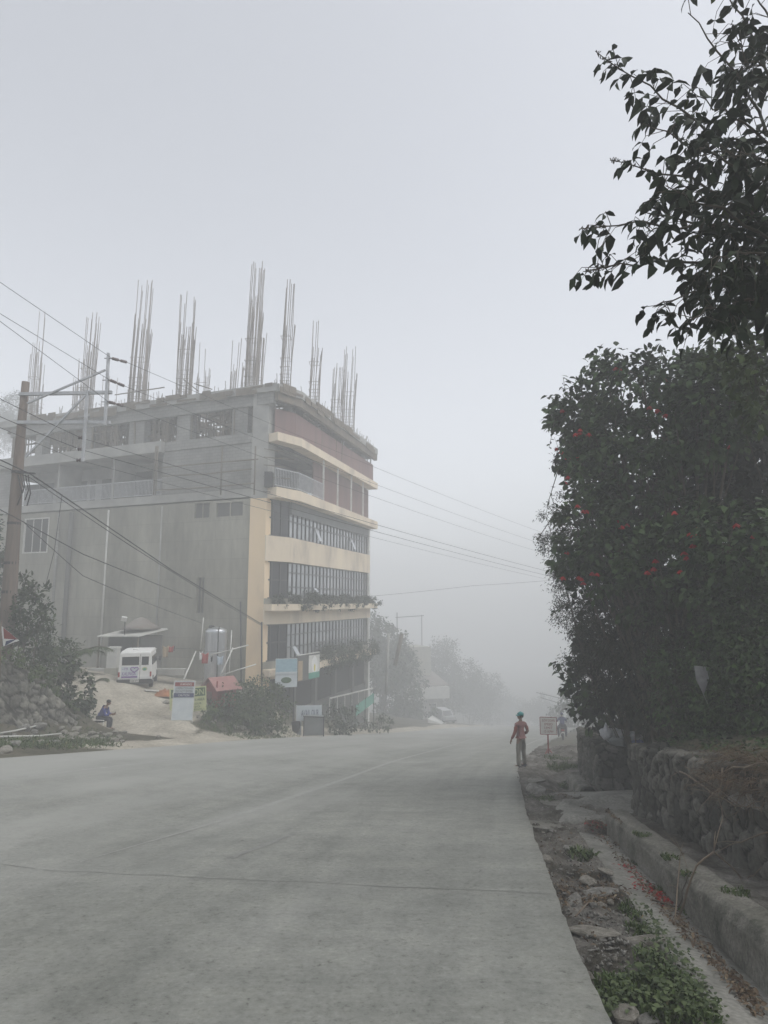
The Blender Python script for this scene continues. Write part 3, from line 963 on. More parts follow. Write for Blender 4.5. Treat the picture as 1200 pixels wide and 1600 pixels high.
for i, (s0, s1, zb, zt) in enumerate(wins):
    f = MB()
    for a, b_, c, d in ((s0, s1, zt - .09, zt), (s0, s1, zb, zb + .09), (s0, s0 + .09, zb + .09, zt - .09), (s1 - .09, s1, zb + .09, zt - .09)):
        p, q = L0 + BV * a + BN * .03, L0 + BV * b_ + BN * .03
        f.prism([tuple(p), tuple(q), tuple(q - BN * .2), tuple(p - BN * .2)], c, d)
    n = 3 if i == 0 else 2
    for k in range(1, n):
        s = s0 + (s1 - s0) * k / n
        p, q = L0 + BV * (s - .03) - BN * .06, L0 + BV * (s + .03) - BN * .06
        f.prism([tuple(p), tuple(q), tuple(q - BN * .08), tuple(p - BN * .08)], zb + .09, zt - .09)
    fo = bp(f, 'window', M['offwhite'] if i == 0 else M['plaster'])
    g = MB(); p, q = L0 + BV * s0 - BN * .16, L0 + BV * s1 - BN * .16
    g.prism([tuple(p), tuple(q), tuple(q - BN * .03), tuple(p - BN * .03)], zb, zt)
    g.build('pane', M['glass_dark'] if i == 0 else M['plaster_dark'], fo, False, True)
# soot coloured downpipes on the side wall
for px0, py0, px1, py1, r, m in ((108, 1005, 112, 775, .16, 'plaster_dark'), (157, 990, 176, 775, .07, 'offwhite'), (247, 1000, 254, 800, .06, 'slab'), (86, 1000, 92, 775, .09, 'blockwork')):
    s, _ = bs((px0 + px1) / 2, 880)
    p = L0 + BV * s + BN * (r + .02)
    mb = MB(); mb.tube([v2(p, Z['s5b'] - .15), v2(p, -3.6)], r, 8); bp(mb, 'downpipe', M[m], True)
# low boundary plinth and patches of old render standing proud of the wall
for x0, y0, x1, y1 in ():
    s0, zt = bs(x1, y1); s1, zb = bs(x0, y0)
    mb = MB(); p, q = L0 + BV * s0 + BN * .035, L0 + BV * s1 + BN * .035
    mb.prism([tuple(p), tuple(q), tuple(q - BN * .03), tuple(p - BN * .03)], zb, zt); bp(mb, 'render_patch', M['plaster_dark'])

# loggia: back wall, two partitions, doors, railing
lb = [L0 + BV * (sl0 - .01) - BN * 2.2, L0 + BV * (sl1 + .01) - BN * 2.2]
mb = MB(); mb.prism([tuple(lb[0]), tuple(lb[1]), tuple(lb[1] - BN * .2), tuple(lb[0] - BN * .2)], Z['s5t'], Z['s6b']); bp(mb, 'loggia_wall', M['slab'])
for px in (91, 177):
    s, _ = bs(px, 740)
    mb = MB(); p = L0 + BV * s - BN * .1
    mb.prism([tuple(p), tuple(p + BV * .14), tuple(p + BV * .14 - BN * 2.1), tuple(p - BN * 2.1)], Z['s5t'], Z['s6b']); bp(mb, 'partition', M['slab'])
for px, w_, h in ((222, 2.0, 2.3), (168, .9, 2.0), (147, .5, 2.0), (131, .9, 2.0), (75, 1.5, 2.1), (52, 1.5, 2.1)):
    s, _ = on_plane(px, 740, lb[0], BV)
    c = lb[0] + BV * s + BN * .04
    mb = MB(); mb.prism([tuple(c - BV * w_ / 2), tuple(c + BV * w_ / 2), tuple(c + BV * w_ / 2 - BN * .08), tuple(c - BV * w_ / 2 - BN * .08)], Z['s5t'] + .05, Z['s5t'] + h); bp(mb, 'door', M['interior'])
def railing(name, p, q, z, h, m, post=.12, fill=True):
    mb = MB(); p, q = Vector(p), Vector(q); L = (q - p).length; d = (q - p) / L
    mb.beam(v2(p, z + h), v2(q, z + h), .06); mb.beam(v2(p, z + .12), v2(q, z + .12), .05)
    for k in range(int(L / post) + 1):
        a = p + d * min(k * post, L)
        mb.beam(v2(a, z + .12), v2(a, z + h), .035)
    return bp(mb, name, m)
railing('railing', L0 + BV * (sl0 + .1) - BN * .15, L0 + BV * (sl1 - .1) - BN * .15, Z['s5t'], 1.15, M['metal'])
# slab edges on the side
for k, (zt, zb, over, m) in {'floor_slab': (Z['s5t'], Z['s5b'] + .12, .06, 'slab')}.items():
    mb = MB(); sw(mb, -.05, 25, zb, zt, .5); bp(mb, k, M[m])
mb = MB(); q = [L0 + BV * sl0 * .98 + BN * .45, LB + BN * .45, LB - BN * 9, L0 + BV * sl0 * .98 - BN * 9]; mb.prism([tuple(x) for x in q], Z['s6b'] - .1, Z['s6t'] + .12); bp(mb, 'floor_slab', M['slab'])
mb = MB(); q = [L0 + BN * .08, L0 + BV * sl0 * .98 + BN * .08, L0 + BV * sl0 * .98 - BN * 9, L0 - BN * 9]; mb.prism([tuple(x) for x in q], Z['s6b'], Z['s6t'] + .1); bp(mb, 'floor_slab', M['blockwork'])
# cream pier on the corner
mb = MB(); mb.prism([tuple(L0 + BN * .02), tuple(O), tuple(O - BN * .9), tuple(L0 - BN * .9)], ZG, Z['s5b']); bp(mb, 'corner_pier', M['yellow'])
mb = MB(); mb.prism([tuple(L0), tuple(O - BN * .05), tuple(O - BN * .9), tuple(L0 - BN * .9)], Z['s5b'] + .004, Z['roofb']); bp(mb, 'corner_pier', M['slab'])

# long facade: window bands with a short facet at the corner
def facade_window(name, z0, z1, a, b_, n, rails, openi=(), dark=False, setback=.12, parapet=0):
    d = (b_ - a); L = d.length; d = d / L
    nrm = Vector((d.y, -d.x))
    f = MB()
    def bar(s0, s1, zz0, zz1, out=0.0, t=.12):
        p, q = a + d * s0 - nrm * (setback - out), a + d * s1 - nrm * (setback - out)
        f.prism([tuple(p), tuple(q), tuple(q - nrm * t), tuple(p - nrm * t)], zz0, zz1)
    for k in range(n + 1):
        s = L * k / n
        w_ = .075 if not dark else .06
        bar(max(0, s - w_), min(L, s + w_), z0 + .07, z1 - .07)
    bar(0, L, z1 - .07, z1); bar(0, L, z0, z0 + .07)
    for r in rails:
        zz = z0 + (z1 - z0) * r
        for k in range(n):
            bar(L * k / n + .076, L * (k + 1) / n - .076, zz - .045, zz + .045, -.005, .1)
    fo = bp(f, name, M['mullion'])
    g = MB()
    for k in range(n):
        s0, s1 = L * k / n + .01, L * (k + 1) / n - .01
        ti = random.uniform(-.012, .012)
        p, q = a + d * s0 - nrm * (setback + .05 + ti), a + d * s1 - nrm * (setback + .05 - ti)
        g.prism([tuple(p), tuple(q), tuple(q - nrm * .015), tuple(p - nrm * .015)], z0 + .02, z1 - .02)
    g.build('pane', M['glass_dark'] if dark else M['glass'], fo, False, True)
    for k in openi:
        s0, s1 = L * k / n + .08, L * (k + 1) / n - .08
        top = z0 + (z1 - z0) * rails[0] if rails else z1
        sh = MB()
        p, q = a + d * s0 - nrm * (setback - .02), a + d * s1 - nrm * (setback - .02)
        pb, qb = p + nrm * .42, q + nrm * .42
        sh.hexa([v2(pb, z0 + .15), v2(qb, z0 + .15), v2(qb - nrm * .03, z0 + .13), v2(pb - nrm * .03, z0 + .13), v2(p, top), v2(q, top), v2(q - nrm * .03, top), v2(p - nrm * .03, top)])
        bp(sh, 'awning_sash', M['glass'])
    return fo
NW = 24
for z0, z1, rails, op in ((Z['b4t'], Z['s5b'], (.47,), (6, 17)), (Z['b3t'], Z['b4b'], (.32, .72), (6,)), (Z['b2t'], Z['b3b'], (.34, .68), (1,))):
    facade_window('window', z0, z1, K, E - AV * .35, NW, rails, op)
    facade_window('window', z0, z1, O, K - (K - O).normalized() * .02, 3, (.5,), (), True)
# the dark upper strip of the third floor's glazing under the balcony slab
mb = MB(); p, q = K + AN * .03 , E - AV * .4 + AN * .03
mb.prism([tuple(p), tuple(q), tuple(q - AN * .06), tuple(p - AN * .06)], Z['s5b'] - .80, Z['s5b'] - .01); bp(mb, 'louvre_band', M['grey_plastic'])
# cream spandrels
def band(name, z0, z1, out, m, ends=(0, 0)):
    dk = (K - O).normalized(); nk = Vector((dk.y, -dk.x))
    a0, k0, e0 = O + nk * out, K + (AN + nk).normalized() * out, E + AN * out
    a1, k1, e1 = O - nk * .3, K - AN * .33, E - AN * .3
    mb = MB()
    mb.prism([tuple(a0), tuple(k0), tuple(k1), tuple(a1)], z0, z1)
    mb.prism([tuple(k0), tuple(e0), tuple(e1), tuple(k1)], z0, z1)
    return bp(mb, name, m)
band('spandrel', Z['b4b'], Z['b4t'], .05, M['cream'])
band('spandrel', Z['b3b'], Z['b3m'] - .05, .08, M['cream'])
band('planter', Z['b3m'] - .05, Z['b3t'] - .35, .75, M['cream'])
band('spandrel', Z['b3t'] - .34, Z['b3t'], .0, M['plaster'])
band('spandrel', Z['b2b'], Z['b2t'] - .45, .06, M['cream'])
band('planter', Z['b2b'] + .25, Z['b2t'] - .44, .7, M['cream'])
band('spandrel', Z['b2t'] - .43, Z['b2t'], .0, M['plaster'])
# end pier of the facade
mb = MB(); mb.prism([tuple(E - AV * .4 + AN * .04), tuple(E + AN * .04), tuple(E - AN * .8), tuple(E - AV * .4 - AN * .8)], ZG - 2.5, Z['s5b']); bp(mb, 'end_pier', M['offwhite'])
# ground floor: dark glazing behind piers
facade_window('window', -5.4, Z['b2b'], K - AN * .25, E - AV * .4 - AN * .25, 26, (.62,), (), True)
mb = MB(); p, q = K - AN * .2, E - AN * .2; mb.prism([tuple(p), tuple(q), tuple(q - AN * .3), tuple(p - AN * .3)], ZG - 2.5, -5.41); bp(mb, 'wall', M['plaster_dark'])
for s in (1.0, 4.6, 8.4, 12.4):
    p = K + AV * s
    mb = MB(); mb.prism([tuple(p - AN * .45), tuple(p - AN * .05), tuple(p + AV * .4 - AN * .05), tuple(p + AV * .4 - AN * .45)], ZG - 2, Z['b2b']); bp(mb, 'column', M['plaster_dark'])
mb = MB(); p, q = K + AV * 6.5 + AN * .3, E + AN * .3; mb.beam(v2(p, -5.35), v2(q, -5.9), .09); 
for s in np.arange(0, 10, 1.6):
    a = p + (q - p).normalized() * s; mb.beam(v2(a, -5.4 - s * .053), v2(a, -6.6), .05)
bp(mb, 'handrail', M['offwhite'])

# overhanging upper floors
S0 = Vector((-6.75, 39.6)); S1 = Vector((-5.45, 41.3)); S2 = Vector((-.57, 57.6))
SB = S2 + BV * 25
def over(z0, z1, name, m, depth=1.6, grow=0.0, full=False):
    g = (S2 - S1).normalized(); n = Vector((g.y, -g.x)); g0 = (S1 - S0).normalized(); n0 = Vector((g0.y, -g0.x))
    a, b_, c = S0 + n0 * grow, S1 + (n + n0).normalized() * grow, S2 + n * grow
    mb = MB()
    if full:
        mb.prism([tuple(a), tuple(b_), tuple(c), tuple(SB), tuple(S0 + BV * 25 + BN * .3)], z0, z1)
    else:
        ai, bi, ci = S0 - n0 * depth, S1 - n * depth, S2 - n * depth
        mb.prism([tuple(a), tuple(b_), tuple(bi), tuple(ai)], z0, z1)
        mb.prism([tuple(b_), tuple(c), tuple(ci), tuple(bi)], z0, z1)
    return bp(mb, name, m)
over(Z['s5b'], Z['s5t'], 'balcony_band', M['cream'], 1.2)
over(Z['s6b'], Z['s6t'], 'balcony_band', M['cream'], .9)
mb = MB(); q = [S0 - AN * .9 + AV, S2 - AN * .9, SB, LB - BN * 1, L0 - BN * .6]; mb.prism([tuple(x) for x in q], Z['s5b'] + .1, Z['s5t'] - .1); bp(mb, 'floor_slab', M['slab'])
mb = MB(); q = [S0 - AN * .8 + AV, S2 - AN * .8, SB, LB - BN * 10, L0 - BN * 9.2]; mb.prism([tuple(x) for x in q], Z['s6b'] + .05, Z['s6t'] - .05); bp(mb, 'floor_slab', M['slab'])
# balcony level: dark bay first, red primed sheeting behind the rest
g = (S2 - S1).normalized(); n_ = Vector((g.y, -g.x))
p, q = S1 + g * 4.2 - n_ * .9, S2 - n_ * .9
mb = MB(); mb.prism([tuple(p), tuple(q), tuple(q - n_ * .1), tuple(p - n_ * .1)], Z['s5t'], Z['s6b'] - .06); bp(mb, 'red_sheeting', M['red_net'])
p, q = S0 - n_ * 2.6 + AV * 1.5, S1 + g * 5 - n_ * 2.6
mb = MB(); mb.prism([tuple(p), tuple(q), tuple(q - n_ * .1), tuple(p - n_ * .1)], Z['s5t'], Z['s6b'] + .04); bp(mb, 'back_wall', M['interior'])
railing('railing', S0 - n_ * .1, S1 - n_ * .12, Z['s5t'], 1.2, M['metal'], .14)
railing('railing', S1 - n_ * .12, S1 + g * 4.2 - n_ * .12, Z['s5t'], 1.2, M['metal'], .14)
for s in (4.4, 7.3, 10.4, 13.4):
    a = S1 + g * s - n_ * .2
    mb = MB(); mb.beam(v2(a, Z['s5t']), v2(a, Z['s6b']), .12); bp(mb, 'post', M['offwhite'])
mb = MB()
mb.box((S0.x - .55, S0.y + .35, Z['s5t'] + .5), (.5, .6, .95)); bp(mb, 'water_drum', M['dark_metal'])
# red sheeting round the sixth floor, set in from the edge
p, q = S0 - n_ * .5 + AV * .6, S1 - n_ * .45
r_ = S2 - n_ * .45
mb = MB()
mb.prism([tuple(p), tuple(q), tuple(q - n_ * .05), tuple(p - n_ * .05)], Z['s6t'], Z['s6t'] + 1.75)
mb.prism([tuple(q), tuple(r_), tuple(r_ - n_ * .05), tuple(q - n_ * .05)], Z['s6t'], Z['s6t'] + 1.75)
bp(mb, 'red_sheeting', M['red_net'])
over(Z['roofb'], Z['roof'], 'roof_edge', M['slab'], 1.3)
q = [S0 + BN * .2 + BV * .0, S0 + BV * 25 + BN * .3, S0 + BV * 25 - BN * 1.0, S0 - BN * 1.1 + BV * 1.2]
mb = MB(); mb.prism([tuple(x) for x in q], Z['roofb'] + .003, Z['roof'] - .003); bp(mb, 'roof_edge', M['slab'])
# open grid of joists and a few forms already laid between the edges
mb = MB()
for k in range(11):
    p = S0 + BV * (1.0 + k * 2.2) - BN * .9
    mb.beam(v2(p, Z['roofb'] - .15), v2(p - BN * 14.5, Z['roofb'] - .15), .22, .34)
for k in range(9):
    p = S0 + BV * .5 - BN * (1.6 + k * 1.6)
    mb.beam(v2(p, Z['roofb'] + .08), v2(p + BV * 23, Z['roofb'] + .08), .10, .12)
bp(mb, 'roof_joists', M['timber'])
mb = MB()
for k in range(44):
    p = S0 + BV * random.uniform(1, 20) - BN * random.uniform(1.6, 13)
    d_, e_ = BV * random.uniform(.6, 1.3), BN * random.uniform(.5, .75)
    mb.prism([tuple(p), tuple(p + d_), tuple(p + d_ - e_), tuple(p - e_)], Z['roofb'] + .15 + k * .001, Z['roofb'] + .18 + k * .001)
bp(mb, 'roof_forms', M['timber'])
over(Z['roofb'] - .55, Z['roofb'] - .004, 'edge_beam', M['timber'], .35, -.06)
# beam along the side under the roof, and the columns of the open storey
mb = MB(); a, b_ = S0 + BN * .0 + BV * .4, S0 + BV * 24
mb.prism([tuple(a), tuple(b_), tuple(b_ - BN * .35), tuple(a - BN * .35)], Z['roofb'] - .75, Z['roofb'] - .005); bp(mb, 'edge_beam', M['blockwork'])
def col_at(px, w_=.75, back=0.0):
    s, _ = bs(px, 660)
    return L0 + BV * s - BN * (.5 + back)
for px, w_, back in ((60, .7, 0), (134, .8, 0), (211, 1.35, 0), (284, 1.1, 0), (372, 1.2, 0), (330, .5, 6), (170, .6, 7), (250, .6, 8), (100, .6, 6)):
    c = col_at(px, back=back)
    mb = MB(); mb.prism([tuple(c + BV * w_ / 2 + BN * .3), tuple(c - BV * w_ / 2 + BN * .3), tuple(c - BV * w_ / 2 - BN * .35), tuple(c + BV * w_ / 2 - BN * .35)][::-1], Z['s6t'] + .1, Z['roofb'] - .01); bp(mb, 'column', M['blockwork'])
for s in (.6, 5.2, 10.2, 15.2):
    c = S1 + g * s - n_ * 1.2
    mb = MB(); mb.box(v2(c, (Z['s6t'] + Z['roofb']) / 2), (.6, .6, Z['roofb'] - Z['s6t'] - .02), rz=-.3); bp(mb, 'column', M['blockwork'])
# formwork props under the roof slab: one part per bay
def props(a, b_, nrm, depth, n):
    mb = MB()
    for k in range(n):
        t = random.random(); u = random.uniform(.1, depth)
        c = a + (b_ - a) * t - nrm * u
        ln = random.uniform(-.12, .12)
        mb.beam(v2(c, Z['s6t'] + .05), (c.x + ln, c.y, Z['roofb'] - .02), random.choice((.05, .07, .1)))
    for k in range(int(n * .55)):
        zz = random.choice((.9, 1.5, 2.0, 2.4, 2.7, 2.9)) + random.uniform(-.12, .12) + Z['s6t']
        u = random.uniform(.1, depth)
        t0 = random.uniform(0, .5); t1 = t0 + random.uniform(.3, .6)
        p, q = a + (b_ - a) * t0 - nrm * u, a + (b_ - a) * min(t1, 1) - nrm * u
        mb.beam(v2(p, zz), v2(q, zz + random.uniform(-.1, .1)), .06, random.choice((.05, .12)))
    for k in range(int(n * .5)):
        t = random.random(); c = a + (b_ - a) * t
        zz = Z['roofb'] - random.uniform(.1, .5)
        mb.beam(v2(c - nrm * .1, zz), v2(c - nrm * depth, zz), .07, .12)
    return bp(mb, 'formwork', M['timber'])
for x0, x1 in ((395, 312), (355, 290), (262, 235), (262, 190), (188, 140), (190, 120), (112, 70), (60, 10)):
    s0, _ = bs(x0, 660); s1, _ = bs(x1, 660)
    props(L0 + BV * s0, L0 + BV * s1, BN, 5.5, 46)
for s0, s1 in ((0, 4), (4, 8.5), (8.5, 13), (13, 17)):
    props(S1 + g * s0 - n_ * .3, S1 + g * s1 - n_ * .3, n_, 4.0, 34)
# scaffold rails tied to the side wall and corner
for y0, y1, x0, x1 in ((757, 765, 405, 250), (720, 727, 410, 255), (735, 745, 400, 262)):
    s0, za = bs(x0, y0); s1, zb = bs(x1, y1)
    mb = MB(); p, q = L0 + BV * s0 + BN * .5, L0 + BV * s1 + BN * .5
    mb.tube([v2(p, za), v2((p + q) / 2, (za + zb) / 2 - .12), v2(q, za + .05)], .045, 6); bp(mb, 'scaffold_rail', M['timber'], True)
for px in (404, 352, 251, 248):
    s, zz0 = bs(px, 775); _, zz1 = bs(px, 700)
    mb = MB(); p = L0 + BV * s + BN * .5; mb.tube([v2(p, zz0), v2(p, zz1)], .05, 6); bp(mb, 'scaffold_rail', M['timber'], True)
for y_, dx in ((702, .9), (715, 1.6), (727, 1.1), (745, 1.4), (768, .9)):
    p = Vector((O.x + .1, O.y - .15)); zz = zc(y_)
    mb = MB(); mb.beam((p.x - .3, p.y, zz), (p.x + dx, p.y + .25, zz - .12), .05); bp(mb, 'scaffold_rail', M['timber'])

# rough boards left hanging on the roof edge and short starter bars along it
def edge_boards(a, b_, nrm, n):
    mb = MB()
    L = (b_ - a).length; d = (b_ - a) / L
    for k in range(n):
        s = random.uniform(0, L - 1.2); ln = random.uniform(.5, 1.6)
        p, q = a + d * s + nrm * random.uniform(.02, .07), a + d * min(L, s + ln) + nrm * random.uniform(.02, .07)
        z1 = Z['roof'] + random.uniform(-.35, .12); z0 = z1 - random.uniform(.12, .5)
        mb.prism([tuple(p), tuple(q), tuple(q + nrm * .03), tuple(p + nrm * .03)], z0, z1)
    for k in range(n):
        s = random.uniform(0, L); p = a + d * s - nrm * random.uniform(.1, .5)
        mb.beam(v2(p, Z['roof'] - .02), (p.x + random.uniform(-.1, .1), p.y, Z['roof'] + random.uniform(.15, .7)), .03)
    bp(mb, 'edge_forms', M['timber'])
edge_boards(S0, S1, Vector(((S1 - S0).normalized().y, -(S1 - S0).normalized().x)), 7)
edge_boards(S1, S2, n_, 34)
edge_boards(S0 + BN * .22, S0 + BV * 22 + BN * .3, BN, 40)

# bars of the next storey's columns
def bars(base, z0, z1, n, spread, lean=(0, 0), extra=0):
    mb = MB()
    n = int(n * 1.5)
    for k in range(n):
        sd = k % 4; t = random.uniform(-1, 1)
        dx, dy = ((t, -1), (1, t), (t, 1), (-1, t))[sd]
        dx *= spread; dy *= spread
        top = z0 + (z1 - z0) * random.choice((1, .97, .93, .62, .66, .6, .58, .7))
        bx, by = base.x + dx, base.y + dy
        ww = random.uniform(-.10, .10)
        mb.tube([(bx, by, z0), (bx + ww * .4 + lean[0] * .4, by, z0 + (top - z0) * .5), (bx + ww + lean[0], by + lean[1], top)], .026, 4, cap=False)
    for zz in (.35, .8, 1.3, 1.9, 3.4):
        if zz > (z1 - z0) * .55: continue
        c = [(base.x + a * spread * 1.05, base.y + b_ * spread * 1.05, z0 + zz) for a, b_ in ((-1, -1), (1, -1), (1, 1), (-1, 1), (-1, -1))]
        mb.tube(c, .02, 4, cap=False)
    return bp(mb, 'column_rebar', M['rebar'])
zr = Z['roof']
for px, ptop, n, spread, back, lean in ((47, 488, 10, .32, 0, .05), (66, 570, 10, .3, 3, 0), (127, 495, 14, .38, .2, .15), (140, 540, 8, .3, 5, .1), (210, 440, 20, .46, 0, .22), (226, 555, 8, .4, 6, .1),
                                        (283, 462, 18, .42, 0, .1), (296, 545, 9, .4, 5, .2), (356, 470, 12, .34, 3, .2), (386, 412, 16, .36, .1, .25), (18, 570, 8, .3, 2, .0), (100, 600, 6, .5, 4, 0), (180, 625, 7, .5, 4, 0)):
    s, _ = bs(px, 610)
    c = L0 + BV * s - BN * (.3 + back)
    _, zt = on_plane(px, ptop, c, BV)
    bars(c, zr - .02, zt, n, spread, (lean, 0))
for s, ptop, px, n, sp in ((-1.2, 440, 432, 9, .3), (3.6, 500, 475, 9, .34), (8.0, 570, 510, 9, .36), (10.8, 545, 528, 14, .5), (14.5, 690, 562, 4, .3)):
    c = S1 + g * s - n_ * .7
    zt = CAM_Z + c.y * ray(px, ptop)[2] / ray(px, ptop)[1]
    bars(c, zr - .02, max(zt, zr + 1), n, sp, (.2, 0))
# loose formwork lying on the roof edge
mb = MB(); s, _ = bs(235, 640); p = L0 + BV * s + BN * .3
mb.beam(v2(p + BV * 3, zr + .75), v2(p - BV * 1.4, zr + .75), .06); mb.beam(v2(p, zr), v2(p, zr + 1.3), .06); mb.beam(v2(p + BV * 1.8, zr), v2(p + BV * 1.8, zr + 1.0), .06)
mb.beam(v2(p - BV * 4.3, zr + .1), v2(p - BV * 3.0, zr + 1.1), .06); mb.beam(v2(p - BV * 5.4, zr + .1), v2(p - BV * 3.9, zr + .7), .06)
bp(mb, 'roof_formwork', M['timber'])

# ------------------------------------------------------------------ lettering
def text(s, name, width, height, x, z, m, parent, y=-.006, ext=.003, shear=0):
    """flat lettering in the parent's x-z plane facing -y, centred on (x, z)"""
    c = bpy.data.curves.new(name, 'FONT')
    c.body = s; c.extrude = .5; c.align_x = 'CENTER'; c.align_y = 'CENTER'; c.resolution_u = 2; c.shear = shear
    o = bpy.data.objects.new(name, c); COL.objects.link(o)
    dg = bpy.context.evaluated_depsgraph_get()
    me = bpy.data.meshes.new_from_object(o.evaluated_get(dg))
    bpy.data.objects.remove(o); bpy.data.curves.remove(c)
    co = np.empty(len(me.vertices) * 3, np.float32); me.vertices.foreach_get('co', co); co = co.reshape(-1, 3)
    lo, hi = co.min(0), co.max(0)
    sc = (hi - lo)
    co2 = np.stack([(co[:, 0] - (lo[0] + hi[0]) / 2) / sc[0] * width + x, np.full(len(co), y) - co[:, 2] * ext * 2, (co[:, 1] - (lo[1] + hi[1]) / 2) / sc[1] * height + z], -1)
    me.vertices.foreach_set('co', co2.astype(np.float32).reshape(-1)); me.update()
    me.materials.clear()
    return link_mesh(name, me, m, parent)
def panel(name, x0, x1, z0, z1, m, parent, y=-.004, t=.004):
    mb = MB(); mb.box(((x0 + x1) / 2, y - t / 2, (z0 + z1) / 2), (x1 - x0, t, z1 - z0)); return mb.build(name, m, parent)

# ------------------------------------------------------------------ utility pole across the road
PY_ = 23.5
pb = P(6, 1010, PY_); pt = P(40, 597, PY_)
pbz = gz(pb.x, pb.y) - .3
POLE = thing('utility_pole', 'leaning weathered utility pole with two steel crossarms above the stone bank', 'utility pole', (pb.x, PY_, pbz))
def pp(px, py, dy=0.0): return P(px, py, PY_ + dy)
mb = MB()
pts = [Vector((pb.x + (pb.x - pt.x) * .1, PY_, pbz)), P(14, 940, PY_), P(26, 760, PY_), P(34, 660, PY_), pt]
mb.tube(pts, [.29, .265, .205, .155, .13], 14); mb.build('post', M['pole'], POLE, True, True)
for (x0, y0, x1, y1) in ((30, 616, 175, 613), (27, 660, 172, 660)):
    mb = MB(); mb.beam(pp(x0, y0, -.12), pp(x1, y1, -.12), .11, .12); mb.build('crossarm', M['metal'], POLE, False, True)
for (x0, y0, x1, y1) in ((43, 630, 165, 578), (40, 714, 134, 617)):
    mb = MB(); mb.beam(pp(x0, y0, -.19), pp(x1, y1, -.19), .065, .065); mb.build('brace', M['metal'], POLE, False, True)
for (x0, y0, x1, y1) in ((169.5, 552, 164, 664), (137, 610, 129, 721)):
    mb = MB(); mb.beam(pp(x0, y0, -.26), pp(x1, y1, -.26), .12, .08); mb.build('hanger_bar', M['metal'], POLE, False, True)
INS = [(175, 560, 198, 566), (172, 594, 194, 603), (170, 628, 192, 634)]
def insul(p, q, r):
    mb = MB(); p, q = Vector(p), Vector(q); n = 15
    pts = [p + (q - p) * i / (n - 1) for i in range(n)]
    mb.tube(pts, [r * (.35 if i in (0, 7, 14) else (1 if i % 2 else .6)) for i in range(n)], 8)
    return mb.build('insulator', M['insulator'], POLE, True, True)
IE = []
for x0, y0, x1, y1 in INS:
    a, b_ = pp(x0, y0, -.26), pp(x1, y1, .8); IE.append(b_); insul(a, b_, .065)
    mb = MB(); mb.beam(pp(x0 - 12, y0, -.26), a, .025); mb.build('bolt', M['dark_metal'], POLE, False, True)
SP_ = []
for x, y in ((126, 684), (125, 702), (123, 719)):
    c = pp(x, y, -.3); SP_.append(c)
    mb = MB(); mb.tube([c + Vector((-.06, 0, 0)), c + Vector((-.02, 0, 0)), c + Vector((.02, 0, 0)), c + Vector((.06, 0, 0))], [.075, .05, .05, .08], 10); mb.build('spool_insulator', M['insulator'], POLE, True, True)
mb = MB(); mb.beam(pp(20, 737, -.2), pp(55, 740, -.2), .07, .05); mb.build('bracket', M['dark_metal'], POLE, False, True)
mb = MB()
for k in range(5):
    a = pp(28 + k * 4, 742, -.2); r = random.uniform(.1, .22); zz = random.uniform(.5, .9)
    mb.tube([a, a + Vector((r * .6, -.05, -zz * .4)), a + Vector((r * 1.1, -.05, -zz * .8)), a + Vector((r * .3, 0, -zz * 1.3))], .022, 6)
mb.build('cable_coil', M['wire'], POLE, True, True)
for y_ in (738, 818, 880, 925):
    c = P(26 - (y_ - 760) * .07, y_, PY_)
    mb = MB(); mb.lathe([(.215 + (y_ - 760) * .00030, -.05), (.215 + (y_ - 760) * .00030, .05)], 14, c); mb.build('strap', M['dark_metal'], POLE, False, True)

def wire(pts, label, r=.014, sag=.0, n=24):
    mb = MB(); out = []
    pts = [Vector(p) for p in pts]
    for a, b_ in zip(pts[:-1], pts[1:]):
        for i in range(n):
            t = i / n
            p = a + (b_ - a) * t
            p.z -= sag * (b_ - a).length * 4 * t * (1 - t)
            out.append(p)
    out.append(pts[-1])
    mb.tube(out, r, 5)
    o = mb.build('power_line', M['wire'], None, True)
    return tag(o, label, 'wire', 'overhead wires')
FAR = (P(905, 852, 72), P(905, 868, 72), P(905, 880, 72))
for i, (a, f, near) in enumerate(zip(IE, FAR, ((0, 441, 18.3), (0, 490, 18.5), (0, 502, 18.5)))):
    nm = ('topmost', 'middle', 'lowest')[i]
    wire([a, f], f'{nm} thin wire from the string insulators down the road into the fog', .009, .006)
    p = P(*near); q = pp(INS[i][0], INS[i][1], -.26)
    wire([p + (p - q) * 4 + Vector((0, 0, .3)), p, q], f'{nm} thin wire reaching the string insulators from behind the camera', .009, 0)
FAR2 = (P(905, 905, 60), P(905, 911, 60), P(905, 916, 60))
for i, (c, f, near) in enumerate(zip(SP_, FAR2, ((0, 623, 18.9), (0, 651, 18.9), (0, 668, 18.9)))):
    nm = ('upper', 'second', 'bottom')[i]
    p = P(*near)
    wire([p + (p - c) * 4 + Vector((0, 0, .3)), p, c, f], f'{nm} heavy wire held by the spool insulators on the drop bar', .0125 if i < 2 else .008, .004)
pl = P(410, 985, 38.6)
wire([P(-60, 690, 19.5), P(50, 742, 23.2), P(270, 892, 28), P(410, 976, 38.5)], 'thick service cable running from the pole bracket to the bush bank post', .024, .0)
wire([P(-60, 700, 19.5), P(48, 747, 23.2), P(200, 850, 26), P(410, 978, 38.5)], 'second service cable sagging just under the thick one to the post', .016, .004)
wire([P(-60, 765, 18.3), P(30, 812, 23.2), P(130, 866, 24), P(300, 935, 38)], 'lower cable crossing the grey side wall below the window', .018, .0)
wire([P(36, 815, 23.2), P(130, 900, 26), P(320, 975, 38)], 'slack cable drooping from the pole strap towards the water tank', .014, .006)
wire([P(52, 745, 23.2), P(97, 773, 26), P(85, 860, 26), P(72, 912, 26)], 'dangling cable that hangs from the pole bracket to the shrubs', .012, .0)
